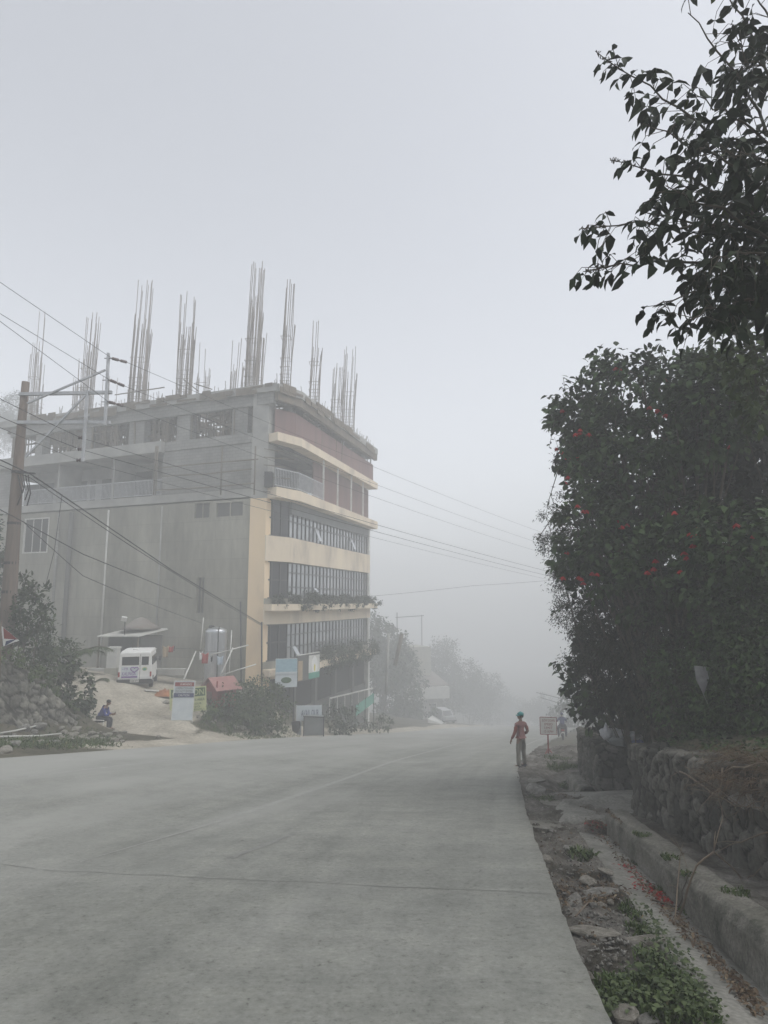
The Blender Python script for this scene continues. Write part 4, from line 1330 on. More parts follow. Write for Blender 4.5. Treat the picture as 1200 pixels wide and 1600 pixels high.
wire([P(575, 932, 58), P(740, 915, 59), P(905, 903, 60)], 'faint level wire from the building end across the road', .012, .004)
wire([P(838, 1082, 75), P(905, 1098, 70)], 'low wire in the fog above the far right houses', .03, .0)
wire([P(845, 1090, 75), P(905, 1108, 70)], 'lower of the low wires above the far right houses', .03, .0)

# ------------------------------------------------------------------ entrance: guard hut, post, lamp, tank, laundry, red hut
g0 = P(190, 1046, 39.0)
g0.z = gz(g0.x, g0.y)
HUT = thing('guard_hut', 'low guard hut with a pale sheet roof and dark opening against the grey wall', 'hut', g0, math.atan2(-BV.y, -BV.x))
mb = MB()
mb.box((-1.15, 1.0, .95), (.12, 1.9, 2.1)); mb.box((1.2, 1.0, .95), (.12, 1.9, 2.1)); mb.box((.02, 1.93, .95), (2.2, .1, 2.1)); mb.build('wall', M['plaster_dark'], HUT)
mb = MB(); mb.hexa([(-1.55, -.5, 1.95), (1.6, -.5, 2.02), (1.6, 2.0, 2.35), (-1.55, 2.0, 2.28), (-1.55, -.5, 2.0), (1.6, -.5, 2.07), (1.6, 2.0, 2.4), (-1.55, 2.0, 2.33)])
for k in range(22):
    x = -1.5 + k * .143
    mb.beam((x, -.52, 2.0 + (x + 1.55) * .022 + .012), (x, 2.0, 2.35 + (x + 1.55) * .022), .05, .03)
mb.build('roof', M['offwhite'], HUT)
mb = MB(); mb.lathe([(1.25, 2.33), (.9, 2.55), (.35, 2.95), (.05, 3.05)], 14, (.15, 1.25, .05)); mb.build('roof_cap', M['rust'], HUT, True)
for x in (-1.45, 1.5):
    mb = MB(); mb.box((x, -.42, .98), (.08, .08, 1.95)); mb.build('post', M['timber'], HUT)
mb = MB(); mb.box((0, 1.4, .45), (1.9, .5, .9)); mb.build('counter', M['interior'], HUT)
q = P(176, 1050, 37.0); q.z = gz(q.x, q.y)
o = MB()
o.box((0, 0, .65), (.56, .5, 1.5)); o.box((0, 0, 1.46), (.62, .56, .1))
for k in range(4): o.box((-.18 + k * .12, -.255, 1.32), (.05, .02, .09))
T_ = thing('concrete_pillar', 'short square concrete gate pillar beside the guard hut opening', 'pillar', q)
o.build('shaft', M['offwhite'], T_)
mb = MB(); mb.box((0, 0, .08), (.7, .62, .55)); mb.build('footing', M['plaster'], T_)
mb = MB(); mb.box((1.7, -.2, .05), (5.5, .6, .35)); tag(mb.build('low_step', M['slab']), 'long low concrete step at the foot of the guard hut', 'step').location = (q.x - .6, q.y + 1.0, q.z)
lp = P(195, 967, 38.4)
LAMP = thing('yard_lamp', 'small white square floodlight on a thin stalk above the guard hut', 'lamp', (lp.x, lp.y, g0.z + 2.3))
mb = MB(); mb.box((0, -.1, lp.z - g0.z - 2.3), (.3, .12, .26), rot=Euler((.5, .2, .3)).to_matrix()); mb.build('lamp_head', M['white'], LAMP)
mb = MB(); mb.tube([(0, .1, -.2), (0, .05, lp.z - g0.z - 2.4)], .03, 6); mb.build('stalk', M['dark_metal'], LAMP)

tk = P(336, 1042, 38.5); tk.z = gz(tk.x, tk.y) - .1
tz = P(336, 980, 38.5).z - tk.z
TANK = thing('water_tank', 'tall ribbed stainless steel water tank standing by the grey wall', 'water tank', tk)
prof = []
for k in range(24):
    z_ = .25 + (tz - .45) * k / 23
    prof.append((.62 + (.018 if k % 2 else 0), z_))
mb = MB(); mb.lathe(prof + [(.5, tz - .08), (.18, tz), (.02, tz + .02)], 22); mb.build('shell', M['steel_tank'], TANK, True)
mb = MB(); mb.lathe([(.16, tz - .02), (.18, tz + .1), (.12, tz + .14), (.01, tz + .15)], 12, (-.3, 0, -.03)); mb.build('lid', M['dark_metal'], TANK, True)
mb = MB(); mb.lathe([(.7, -.1), (.7, .25)], 18); mb.build('base', M['plaster'], TANK)
mb = MB(); mb.tube([(.3, -.66, .2), (.3, -.68, tz - .2), (.25, -.3, tz + .05)], .03, 6); mb.build('pipe', M['dark_metal'], TANK, True)

# poles and laundry in front of the tank
def pole_thing(name, pts, r, m, label, cat='pole', group=None):
    mb = MB(); mb.tube(pts, r, 7); o = mb.build(name, M[m], None, True); return tag(o, label, cat, group)
pole_thing('bamboo_pole', [P(287, 1062, 34.5), P(306, 1018, 36.5)], .04, 'offwhite', 'pale slanting pole propped beside the red hut', 'pole', 'poles in the yard')
pole_thing('bamboo_pole', [P(313, 1015, 37), P(318, 965, 37)], .03, 'offwhite', 'thin upright pole just before the steel tank', 'pole', 'poles in the yard')
pole_thing('bamboo_pole', [P(358, 1052, 37.5), P(362, 985, 38)], .03, 'offwhite', 'thin pale pole rising to the right of the tank', 'pole', 'poles in the yard')
pole_thing('bamboo_pole', [P(330, 1023, 37), P(388, 1008, 38.5)], .035, 'offwhite', 'near level pale pole tied before the tank', 'pole', 'poles in the yard')
pole_thing('bamboo_pole', [P(342, 1062, 36.5), P(364, 1012, 37.5)], .035, 'offwhite', 'slanting thin pole behind the red hut roof', 'pole', 'poles in the yard')
pole_thing('bamboo_pole', [P(345, 1055, 36.0), P(400, 1038, 36.6)], .03, 'offwhite', 'long low pole above the bushes by the cream pier', 'pole', 'poles in the yard')
pole_thing('service_post', [P(409, 1080, 38.6), P(409, 1000, 38.6), P(376, 940, 38.6)][:2] + [P(409, 972, 38.6)], .05, 'dark_metal', 'slim dark service post carrying the thick cable', 'post')
pole_thing('steel_post', [P(377, 1074, 38.9), P(376, 940, 38.9)], .05, 'dark_metal', 'tall slim dark post standing before the cream pier', 'post')
def cloth(px, py, Y, w_, h, m, label, n=7):
    c = P(px, py, Y); U_, V_ = np.meshgrid(np.linspace(-.5, .5, n), np.linspace(0, 1, n))
    pts = np.stack([c.x + U_ * w_ * (1 - .15 * V_), c.y + .07 * np.sin(U_ * 9) * V_, c.z - V_ * h - .05 * np.cos(U_ * 6) * (1 - V_)], -1)
    o = grid_mesh('hanging_garment', pts, M[m]); md = o.modifiers.new('thick', 'SOLIDIFY'); md.thickness = .012
    return tag(o, label, 'garment', 'laundry')
wire([P(306, 1019, 36.5), P(345, 1018, 37), P(364, 1014, 37.5)], 'washing line strung before the steel tank', .008, .0)
cloth(320.5, 1021, 36.6, .42, .55, 'red_cloth', 'bright red shirt on the washing line before the tank')
cloth(314, 1019, 36.6, .18, .42, 'white', 'narrow white towel hanging beside the red shirt')
cloth(344, 1026, 36.8, .36, .45, 'sky_cloth', 'pale blue cloth hanging from the washing line')
cloth(331, 1026, 36.8, .12, .28, 'dark_cloth', 'small dark cloth between the red shirt and the blue one')
wire([P(252, 1011, 37.5), P(275, 1013, 38), P(308, 1014, 38)], 'washing line from the van towards the tank', .012, .0)
cloth(259, 1010, 37.6, .38, .62, 'tan_cloth', 'tan garment hanging beside the van')
cloth(267, 1010, 37.7, .36, .32, 'red_cloth', 'short dull red garment beside the tan one')
cloth(272, 1009, 37.8, .14, .3, 'dark_cloth', 'tiny dark garment at the end of the line by the van')

# red hut
rh = P(330, 1084, 33.6); rh.z = gz(rh.x, rh.y)
RH = thing('red_hut', 'small red plank hut with a faded pink gable roof above the bushes', 'hut', rh, math.radians(-48))
W2, D2, H2, R2 = .66, 1.05, 1.0, 1.42
mb = MB(); mb.add([(-W2, 0, 0), (W2, 0, 0), (W2, 0, H2), (0, 0, R2), (-W2, 0, H2), (-W2, D2, 0), (W2, D2, 0), (W2, D2, H2), (0, D2, R2), (-W2, D2, H2)],
                  [(0, 1, 2, 3, 4), (9, 8, 7, 6, 5), (1, 6, 7, 2), (5, 0, 4, 9), (0, 5, 6, 1)])
for k in range(8): mb.beam((W2 + .012, .06 + k * .13, .03), (W2 + .012, .06 + k * .13, H2 - .05), .02)
for k in range(9): mb.beam((-W2 + .1 + k * .14, -.012, .03), (-W2 + .1 + k * .14, -.012, H2 - .05), .02)
mb.build('wall', M['red'], RH)
mb = MB()
for sx in (-1, 1):
    a = [(0, -.2, R2 + .05), (sx * (W2 + .28), -.2, H2 - .10), (sx * (W2 + .28), D2 + .2, H2 - .10), (0, D2 + .2, R2 + .05)]
    b_ = [(x, y, z - .04) for x, y, z in a]
    mb.hexa(b_ + a if sx > 0 else b_[::-1] + a[::-1])
mb.build('roof', M['pink_roof'], RH)
mb = MB(); mb.beam((W2 + .05, -.05, -.2), (W2 + .05, -.05, 1.35), .06); mb.build('corner_post', M['red'], RH)
mb = MB(); mb.box((-.2, -.01, .38), (.5, .03, .72)); mb.build('door', M['red_net'], RH)

# orange heap and plank by the van
oh = P(257, 1081, 33.2); oh.z = gz(oh.x, oh.y)
n = 15
U_, V_ = np.meshgrid(np.linspace(-1, 1, 21), np.linspace(-1, 1, 15))
hh = np.clip(1 - U_ ** 2, 0, 1) * np.clip(1 - V_ ** 2, 0, 1)
o = grid_mesh('tarpaulin', np.stack([U_ * .48 + fbm(U_ * 3, V_ * 3, 1, 3) * .1, V_ * .35, hh * .28 * (1.0 + fbm(U_ * 5 + 9, V_ * 5, 1, 4) * 1.3) - .02], -1), M['orange']); o.location = oh
tag(o, 'crumpled orange tarpaulin lying on the gravel beside the van', 'tarpaulin')
mb = MB(); a, b_ = hit(226, 1081), hit(262, 1083); mb.beam(a + Vector((0, 0, .06)), b_ + Vector((0, 0, .08)), .2, .06); tag(mb.build('plank', M['offwhite']), 'pale plank lying on the gravel under the orange tarpaulin', 'plank')

# ------------------------------------------------------------------ warning boards
wb = P(284, 1124, 30.0); wb.z = gz(wb.x, wb.y) - .02
SG = thing('warning_board', 'tall white warning board with red and navy headings leaning at the yard entrance', 'sign', wb, (math.radians(-5), math.radians(2), math.radians(14)))
h = 1.72
mb = MB(); mb.box((0, .02, h / 2), (.90, .03, h)); mb.build('board', M['sign_pale'], SG)
mb = MB()
for x in (-.46, .46): mb.box((x, .02, h / 2 - .04), (.03, .05, h + .1))
mb.box((0, .02, h + .02), (.89, .05, .03)); mb.build('frame', M['offwhite'], SG)
panel('heading_band', -.42, .42, h - .23, h - .05, M['ink_red'], SG)
text('WARNING', 'lettering', .52, .1, .05, h - .14, M['white'], SG)
text('CONSTRUCTION AREA', 'lettering', .8, .085, 0, h - .32, M['ink_black'], SG)
text('DO NOT ENTER', 'lettering', .76, .11, 0, h - .45, M['ink_black'], SG)
panel('heading_band', -.44, .44, h - .71, h - .53, M['ink_navy'], SG)
text('CAUTION', 'lettering', .48, .1, 0, h - .62, M['white'], SG)
mb = MB(); mb.beam((-.35, .05, 1.3), (-.4, .75, 0), .04); mb.beam((.35, .05, 1.3), (.4, .75, 0), .04); mb.build('prop', M['timber'], SG)
yb = P(294, 1110, 31.6); yb.z = P(294, 1112, 31.6).z
YB = thing('caution_board', 'yellow green caution board standing half hidden behind the white warning board', 'sign', yb, (math.radians(-6), math.radians(-3.5), math.radians(10)))
mb = MB(); mb.box((0, .02, .56), (1.70, .03, 1.14)); mb.build('board', M['sign_yellow'], YB)
panel('heading_band', -.78, .80, .68, 1.07, M['ink_green'], YB)
text('CAUTION', 'lettering', 1.46, .27, .01, .875, M['sign_yellow'], YB, y=-.012)
text('CONSTRUCTION AREA', 'lettering', 1.5, .13, .02, .53, M['ink_green'], YB)
text('WATCH FOR YOUR', 'lettering', 1.3, .09, -.02, .34, M['ink_green'], YB)
text('FALLING', 'lettering', .9, .085, .1, .20, M['ink_green'], YB)
text('EQUIPMENT', 'lettering', 1.1, .085, .1, .07, M['ink_green'], YB)
mb = MB()
for x in (-.7, .7): mb.box((x, .07, .3), (.05, .05, 1.5))
mb.build('prop', M['timber'], YB)

# speed board on the right verge
sp = P(857, 1173, 28.0); sp.z = verge_z(sp.x, sp.y)
SL = thing('speed_sign', 'square white speed limit board on a red stand at the road edge', 'sign', sp, math.radians(-6))
mb = MB(); mb.box((.03, 0, 1.18), (.66, .02, .68)); mb.build('board', M['offwhite'], SL)
mb = MB()
for a, b_ in (((-.31, 0, .83), (.37, 0, .83)), ((-.31, 0, 1.53), (.37, 0, 1.53)), ((-.31, 0, .83), (-.31, 0, 1.53)), ((.37, 0, .83), (.37, 0, 1.53))):
    mb.beam(Vector(a) + Vector((0, -.004, 0)), Vector(b_) + Vector((0, -.004, 0)), .024)
mb.build('frame', M['ink_red'], SL)
mb = MB(); mb.beam((0, .03, 0), (0, .03, 1.5), .055); mb.build('post', M['ink_red'], SL)
for x, y in ((-.2, -.2), (.2, -.2), (0, .28)):
    mb = MB(); mb.beam((0, .03, .28), (x, y, -.02), .03); mb.build('leg', M['ink_red'], SL)
for t_, z_, w_, m in (('SLOW DOWN', 1.40, .52, 'ink_red'), ('SPEED', 1.245, .36, 'ink_red'), ('LIMIT', 1.10, .33, 'ink_red'), ('15 KPH', .95, .38, 'ink_red')):
    text(t_, 'lettering', w_, .095, .03, z_, M[m], SL, y=-.012)

# ------------------------------------------------------------------ signs before the facade
bz = P(447, 1074, 37.4)
B1 = thing('billboard', 'faded blue and white billboard hanging before the corner of the building', 'sign', (bz.x, bz.y, bz.z), math.radians(16))
hw, hh_ = .62, P(447, 1029, 37.4).z - bz.z
mb = MB(); mb.box((0, .04, hh_ / 2), (hw * 2, .06, hh_)); mb.build('board', M['sign_pale'], B1)
panel('printed_field', -hw + .03, hw - .03, hh_ * .5, hh_ - .03, M['sign_blue'], B1)
panel('printed_stripe', -hw + .03, hw - .03, hh_ * .46, hh_ * .54, M['sign_pale'], B1, -.009)
mb = MB(); mb.lathe([(.30, 0), (.27, .004)], 20); o = mb.build('printed_emblem', M['ink_green'], B1); o.rotation_euler = (PI / 2, 0, 0); o.location = (0, -.005, hh_ * .25); o.scale = (1, .55, 1)
mb = MB()
for x in (-.45, .45): mb.box((x, .12, -.6), (.07, .07, hh_ + 2.4))
mb.build('stand', M['dark_metal'], B1)
s1 = P(480, 1056, 40.2)
B2 = thing('shop_sign', 'long angled signboard with an oval figure panel over the ground floor', 'sign', s1, math.atan2(AV.y, AV.x) - math.radians(8))
mb = MB(); mb.box((.2, .06, .5), (2.6, .1, 1.5)); mb.build('board', M['plaster_dark'], B2)
panel('printed_field', -1.05, -.55, -.2, .95, M['tan_cloth'], B2)
panel('printed_field', .15, 1.45, -.2, 1.2, M['offwhite'], B2)
panel('printed_stripe', .15, 1.45, -.22, .15, M['sign_green'], B2, -.009)
mb = MB(); mb.lathe([(.36, 0), (.34, .006)], 24); o = mb.build('printed_oval', M['white'], B2); o.rotation_euler = (PI / 2, 0, 0); o.location = (.85, -.005, .6); o.scale = (1, 1.5, 1)
mb = MB(); mb.lathe([(.12, 0), (.11, .006)], 16); o = mb.build('printed_figure', M['ink_yellow'], B2); o.rotation_euler = (PI / 2, 0, 0); o.location = (.85, -.012, .42); o.scale = (.8, 1.9, 1)
mb = MB(); mb.beam((-1.1, .05, 1.3), (1.5, .05, 1.32), .06); mb.build('frame', M['offwhite'], B2)
mb = MB(); mb.box((-.7, .6, .2), (.05, 1.0, .05)); mb.box((1.0, .4, .2), (.05, .6, .05)); mb.build('bracket', M['dark_metal'], B2)
a1 = P(481, 1148, 37.2); a1.z = gz(a1.x, a1.y)
B3 = thing('banner', 'white roadside banner on posts behind the grey crate', 'banner', a1, math.radians(8))
hb = P(481, 1102, 37.2).z - a1.z
mb = MB(); mb.box((.05, 0, hb - .42), (1.42, .012, .84)); mb.build('sheet', M['sign_pale'], B3)
mb = MB(); mb.box((-.52, .01, hb - 1.25), (.30, .012, .80)); mb.build('sheet', M['sign_pale'], B3)
mb = MB()
for x in (-.66, .72): mb.box((x, .05, hb / 2 - .1), (.06, .06, hb + .2))
mb.build('post', M['offwhite'], B3)
text('AVAIL OUR', 'lettering', .98, .36, .1, hb - .42, M['ink_navy'], B3, y=-.012)
text('OF SERVICES', 'lettering', .26, .09, -.52, hb - 1.05, M['ink_navy'], B3, y=-.012)
d1 = P(489, 1150, 36.6); d1.z = gz(d1.x, d1.y)
CR = thing('grey_crate', 'boxy dark grey roadside bin standing before the white banner', 'bin', d1, math.radians(6))
mb = MB(); mb.hexa([(-.52, 0, .05), (.58, 0, .05), (.58, .6, .05), (-.52, .6, .05), (-.5, 0, 1.08), (.56, 0, 1.02), (.56, .6, 1.02), (-.5, .6, 1.08)]); mb.build('body', M['grey_plastic'], CR)
mb = MB(); mb.beam((-.54, -.02, 1.08), (.6, -.02, 1.02), .05); mb.beam((.58, -.02, 0), (.58, -.02, 1.04), .06); mb.beam((-.52, -.02, 0), (-.5, -.02, 1.08), .05); mb.build('frame', M['dark_metal'], CR)
mb = MB(); mb.lathe([(.16, 0), (.24, .5), (.26, .62), (.23, .62)], 14); o = mb.build('bucket', M['black'], None, True); o.location = P(462, 1150, 36.5); o.location.z = gz(o.location.x, o.location.y); tag(o, 'dark bucket at the foot of the bush bank', 'bucket')
gp = P(570, 1122, 50)
GR = thing('green_banner', 'sagging green banner sheet beside the far ground floor', 'banner', (gp.x, gp.y, gz(gp.x, gp.y)))
mb = MB(); a, b_ = P(555, 1103, 48), P(584, 1083, 55); a2, b2 = P(555, 1120, 48), P(584, 1098, 55)
mb.add([a2, b2, b_, a, a2 + Vector((0, .05, 0)), b2 + Vector((0, .05, 0)), b_ + Vector((0, .05, 0)), a + Vector((0, .05, 0))], [(0, 1, 2, 3), (7, 6, 5, 4), (0, 4, 5, 1), (1, 5, 6, 2), (2, 6, 7, 3), (3, 7, 4, 0)])
mb.build('sheet', M['sign_green'], GR, False, True)
mb = MB()
for q_ in (a, (a + b_) / 2, b_): mb.beam((q_.x, q_.y + .08, gz(q_.x, q_.y) - .2), (q_.x, q_.y + .08, q_.z + .1), .07)
mb.build('post', M['dark_metal'], GR, False, True)

# pennant on a stick over the stone bank
fp = P(3, 985, 19.5)
FL = thing('pennant', 'red white and blue pennant on a stick above the stone bank', 'flag', (fp.x, fp.y, gz(fp.x - .3, fp.y)))
mb = MB(); mb.tube([P(0, 1060, 19.5), P(2, 970, 19.5)], .018, 6); mb.build('stick', M['dry'], FL, True, True)
a, b_, c_ = P(2, 978, 19.5), P(30, 1001, 19.3), P(5, 1010, 19.5)
def tri(name, p, q, r, m, off=0.0):
    mb = MB(); d = Vector((0, -off, 0)); e = Vector((0, .006, 0))
    mb.add([p + d, q + d, r + d, p + d + e, q + d + e, r + d + e], [(0, 1, 2), (5, 4, 3), (0, 3, 4, 1), (1, 4, 5, 2), (2, 5, 3, 0)]); mb.build(name, M[m], FL, False, True)
tri('cloth', a, b_, c_, 'white')
tri('red_stripe', a + (b_ - a) * .12, b_ - (b_ - a) * .08, a + (c_ - a) * .55 + (b_ - a) * .1, 'ink_red', .006)
tri('blue_stripe', b_ - (b_ - a) * .12, c_ + (b_ - c_) * .12, c_ + (a - c_) * .2 + (b_ - c_) * .2, 'ink_navy', .006)

# ------------------------------------------------------------------ van
vp = P(210, 1066, 33.5); vp.z = gz(vp.x, vp.y + 1.5)
VAN = thing('utility_van', 'white boxy utility van with purple print on its rear parked in the yard', 'van', vp, math.radians(15))
secs = []
def ring(y, zb, zt, wb_, wt_, r=.09):
    pts = []
    # rounded rectangle, clockwise from bottom left
    for cx, cz, a0 in ((wb_ - .05, zb + .05, -90), (wt_ - r, zt - r, 0), (-(wt_ - r), zt - r, 90), (-(wb_ - .05), zb + .05, 180)):
        rr = .05 if a0 in (-90, 180) else r
        for k in range(5):
            t = math.radians(a0 + 90 * k / 4)
            pts.append((cx + rr * math.cos(t), y, cz + rr * math.sin(t)))
    return pts
R_ = [ring(.0, .42, 1.80, .80, .73), ring(.05, .38, 1.88, .82, .745), ring(.4, .36, 1.90, .825, .75), ring(2.2, .36, 1.91, .825, .75), ring(3.0, .36, 1.88, .825, .74), ring(3.35, .36, 1.80, .82, .70), ring(3.95, .36, 1.12, .80, .74, .06), ring(4.12, .40, .95, .78, .72, .06), ring(4.16, .45, .85, .74, .68, .05)]
mb = MB(); n = len(R_[0])
for r in R_: mb.v += r
for i in range(len(R_) - 1):
    for k in range(n):
        mb.f.append((i * n + k, i * n + (k + 1) % n, (i + 1) * n + (k + 1) % n, (i + 1) * n + k)); mb.mi.append(0)
mb.f += [tuple(range(n)), tuple(range(len(mb.v) - 1, len(mb.v) - n - 1, -1))]; mb.mi += [0, 0]
mb.build('body', M['white'], VAN)
def vpanel(name, x0, x1, z0, z1, m, y=-.012, t=.02, parent=None):
    mb = MB(); mb.box(((x0 + x1) / 2, y, (z0 + z1) / 2), (x1 - x0, t, z1 - z0)); return mb.build(name, M[m], parent or VAN)
for x0, x1 in ((-.64, .18), (.30, .64)):
    wdw = vpanel('rear_window', x0, x1, 1.20, 1.62, 'black', -.006, .02)
    vpanel('pane', x0 + .03, x1 - .03, 1.23, 1.59, 'glass_dark', -.02, .012, wdw)
vpanel('door_seam', .225, .24, .5, 1.75, 'dark_metal', -.004, .01)
vpanel('rear_bumper', -.84, .84, .28, .50, 'black', -.07, .14)
pltt = vpanel('number_plate', -.2, .22, .36, .50, 'offwhite', -.15, .012)
text('NAB 4791', 'lettering', .36, .08, .01, .43, M['ink_black'], VAN, y=-.158)
for x in (-.76, .76): vpanel('tail_light', x - .04, x + .04, .62, .86, 'red_glass', -.008, .03)
vpanel('rear_print', -.66, .14, .56, 1.12, 'sign_pale', -.004, .01)
text('-79', 'lettering', .26, .13, -.48, 1.02, M['ink_purple'], VAN, y=-.012)
text('KALINGA', 'lettering', .66, .17, -.28, .78, M['ink_purple'], VAN, y=-.012)
vpanel('print_stripe', -.64, .12, .58, .65, 'ink_purple', -.011, .006)
mb = MB(); ht_ = [(.3 * (16 * math.sin(t) ** 3) / 16, (13 * math.cos(t) - 5 * math.cos(2 * t) - 2 * math.cos(3 * t) - math.cos(4 * t)) / 16 * .24) for t in np.linspace(0.0, 2 * PI, 40)]
mb.tube([(-.03 + x * .62, -.013, .98 + z_ * .62) for x, z_ in ht_], .022, 5); mb.build('heart_print', M['ink_purple'], VAN)
mb = MB(); mb.lathe([(.13, 0), (.125, .006)], 18); o = mb.build('door_emblem', M['sign_yellow'], VAN); o.rotation_euler = (PI / 2, 0, 0); o.location = (.46, -.004, 1.0); o.scale = (1, .75, 1)
mb = MB(); mb.lathe([(.08, 0), (.075, .006)], 18); o = mb.build('door_emblem', M['sign_green'], VAN); o.rotation_euler = (PI / 2, 0, 0); o.location = (.46, -.010, .98); o.scale = (1, .8, 1)
for sx in (1, -1):
    for y0, y1 in ((.35, 1.25), (1.4, 2.3), (2.5, 3.2)):
        mb = MB(); xb, xt = sx * .80, sx * .768
        mb.hexa([(xb - .02, y0, 1.18), (xb + .02, y0, 1.18), (xb + .02, y1, 1.18), (xb - .02, y1, 1.18), (xt - .02, y0, 1.60), (xt + .02, y0, 1.60), (xt + .02, y1 - (.15 if y1 > 3 else 0), 1.60), (xt - .02, y1 - (.15 if y1 > 3 else 0), 1.60)])
        mb.build('side_window', M['glass_dark'], VAN)
    for y in (.75, 3.3):
        mb = MB(); prof = [(.16, -.1), (.29, -.1), (.32, -.06), (.32, .06), (.29, .1), (.16, .1)]
        mb.lathe(prof, 20); wh = mb.build('wheel', M['black'], VAN, True); wh.rotation_euler = (0, PI / 2, 0); wh.location = (sx * .74, y, .32)
        mb = MB(); mb.lathe([(.05, -.06), (.17, -.04), (.17, .09), (.05, .105), (.01, .11)], 16); rm = mb.build('rim', M['metal'], wh, True)
        if sx < 0: rm.rotation_euler = (0, PI, 0)
    mb = MB(); mb.box((sx * .95, 3.5, 1.25), (.16, .1, .26)); mb.beam((sx * .78, 3.5, 1.2), (sx * .9, 3.5, 1.2), .04); mb.build('mirror', M['black'], VAN)
mb = MB(); mb.lathe([(.14, 0), (.13, .07), (.02, .09)], 12, (-.1, .9, 1.895)); mb.build('roof_vent', M['white'], VAN, True)
mb = MB(); mb.tube([(-.745, .1, 1.80), (-.76, 3.1, 1.80)], .018, 5); mb.tube([(.745, .1, 1.80), (.76, 3.1, 1.80)], .018, 5); mb.build('rain_gutter', M['offwhite'], VAN)

# ------------------------------------------------------------------ people
def skin_mesh(name, J, edges, R, m, parent, sub=2, root=None, loc=None):
    names = list(J)
    me = bpy.data.meshes.new(name)
    me.from_pydata([J[k] for k in names], [(names.index(a), names.index(b_)) for a, b_ in edges], [])
    o = bpy.data.objects.new(name, me); COL.objects.link(o)
    md = o.modifiers.new('skin', 'SKIN'); md.use_smooth_shade = True; md.branch_smoothing = .6
    sv = me.skin_vertices[0].data
    for i, k in enumerate(names):
        r = R[k]; sv[i].radius = (r, r) if not isinstance(r, tuple) else r
        sv[i].use_root = (k == (root or names[0]))
    s2 = o.modifiers.new('sub', 'SUBSURF'); s2.levels = sub; s2.render_levels = sub
    dg = bpy.context.evaluated_depsgraph_get()
    out = bpy.data.meshes.new_from_object(o.evaluated_get(dg))
    bpy.data.objects.remove(o); bpy.data.meshes.remove(me)
    out.materials.clear()
    return link_mesh(name, out, m, parent, True)

def hand_chains(J, R, E_, wrist, dirv, side, curl, pre):
    """palm and five unequal, curled fingers rooted inside the palm"""
    w_ = Vector(J[wrist]); d = Vector(dirv).normalized(); s = Vector(side).normalized(); c = Vector(curl).normalized()
    pm = w_ + d * .055
    J[pre + 'palm'] = tuple(pm); R[pre + 'palm'] = (.034, .02); E_.append((wrist, pre + 'palm'))
    for i, (off, L) in enumerate(((-.03, .066), (-.01, .078), (.012, .073), (.032, .056))):
        k = pm + d * .035 + s * off
        a = k + d * L * .5 + c * L * .15
        b_ = a + d * L * .35 + c * L * .35
        for nm, p, r in (('k', k, .010), ('m', a, .009), ('t', b_, .008)):
            J[f'{pre}{i}{nm}'] = tuple(p); R[f'{pre}{i}{nm}'] = r
        E_ += [(pre + 'palm', f'{pre}{i}k'), (f'{pre}{i}k', f'{pre}{i}m'), (f'{pre}{i}m', f'{pre}{i}t')]
    k = pm - s * .036 - d * .01; t = k - s * .02 + d * .035 + c * .02
    J[pre + 'th'] = tuple(k); R[pre + 'th'] = .012; J[pre + 'tt'] = tuple(t); R[pre + 'tt'] = .009
    E_ += [(pre + 'palm', pre + 'th'), (pre + 'th', pre + 'tt')]

def head(parent, c, face, m_skin, m_hair, helmet=None, s=1.0):
    """a modelled head: skull, nose, ears, eyes, mouth; face = heading angle of the face about z, tilt down"""
    root = bpy.data.objects.new('head', None)
    import bmesh
    bm = bmesh.new(); bmesh.ops.create_uvsphere(bm, u_segments=20, v_segments=16, radius=1)
    for v in bm.verts:
        x, y, z = v.co
        fx = .074; fy = .092; fz = .115
        if z < 0: fx *= 1 + z * .28; fy *= 1 + z * .12
        v.co = (x * fx, y * fy - (.012 if z < -.3 else 0), z * fz)
        if y < -.75 and -.30 < z < .15 and abs(x) < .22: v.co.y -= .022   # nose
    me = bpy.data.meshes.new('head'); bm.to_mesh(me); bm.free()
    bpy.data.objects.remove(root)
    h = link_mesh('head', me, m_skin, parent, True)
    h.location = c; h.rotation_euler = (face[1], 0, face[0]); h.scale = (s, s, s)
    mb = MB()
    for sx in (-1, 1): mb.lathe([(.010, -.018), (.016, 0), (.010, .022)], 8, (sx * .077, .01, -.01))
    mb.build('ear', m_skin, h, True)
    mb = MB()
    for sx in (-1, 1): mb.box((sx * .028, -.083, .012), (.024, .012, .009))
    mb.build('eye', M['black'], h)
    mb = MB(); mb.box((0, -.086, -.062), (.042, .012, .008)); mb.build('mouth', M['ink_red'], h)
    if helmet is None:
        mb = MB(); mb.lathe([(.079, .015), (.083, .05), (.07, .09), (.035, .118), (.005, .124)], 16, (0, .012, 0), sy=1.18); mb.build('hair', m_hair, h, True)
    else:
        mb = MB(); mb.lathe([(.094, .030), (.092, .07), (.08, .108), (.05, .132), (.008, .14)], 20, (0, .01, 0), sy=1.15)
        mb.hexa([(-.06, -.145, .028), (.06, -.145, .028), (.085, -.08, .028), (-.085, -.08, .028), (-.055, -.145, .036), (.055, -.145, .036), (.085, -.08, .05), (-.085, -.08, .05)])
        mb.tube([(0, -.1, .085), (0, 0, .145), (0, .11, .09)], .014, 6)
        mb.build('helmet', helmet, h, True)
        mb = MB(); mb.lathe([(.078, -.03), (.082, .02), (.083, .04)], 14, (0, .012, 0), sy=1.15); mb.build('hair', m_hair, h, True)
    return h

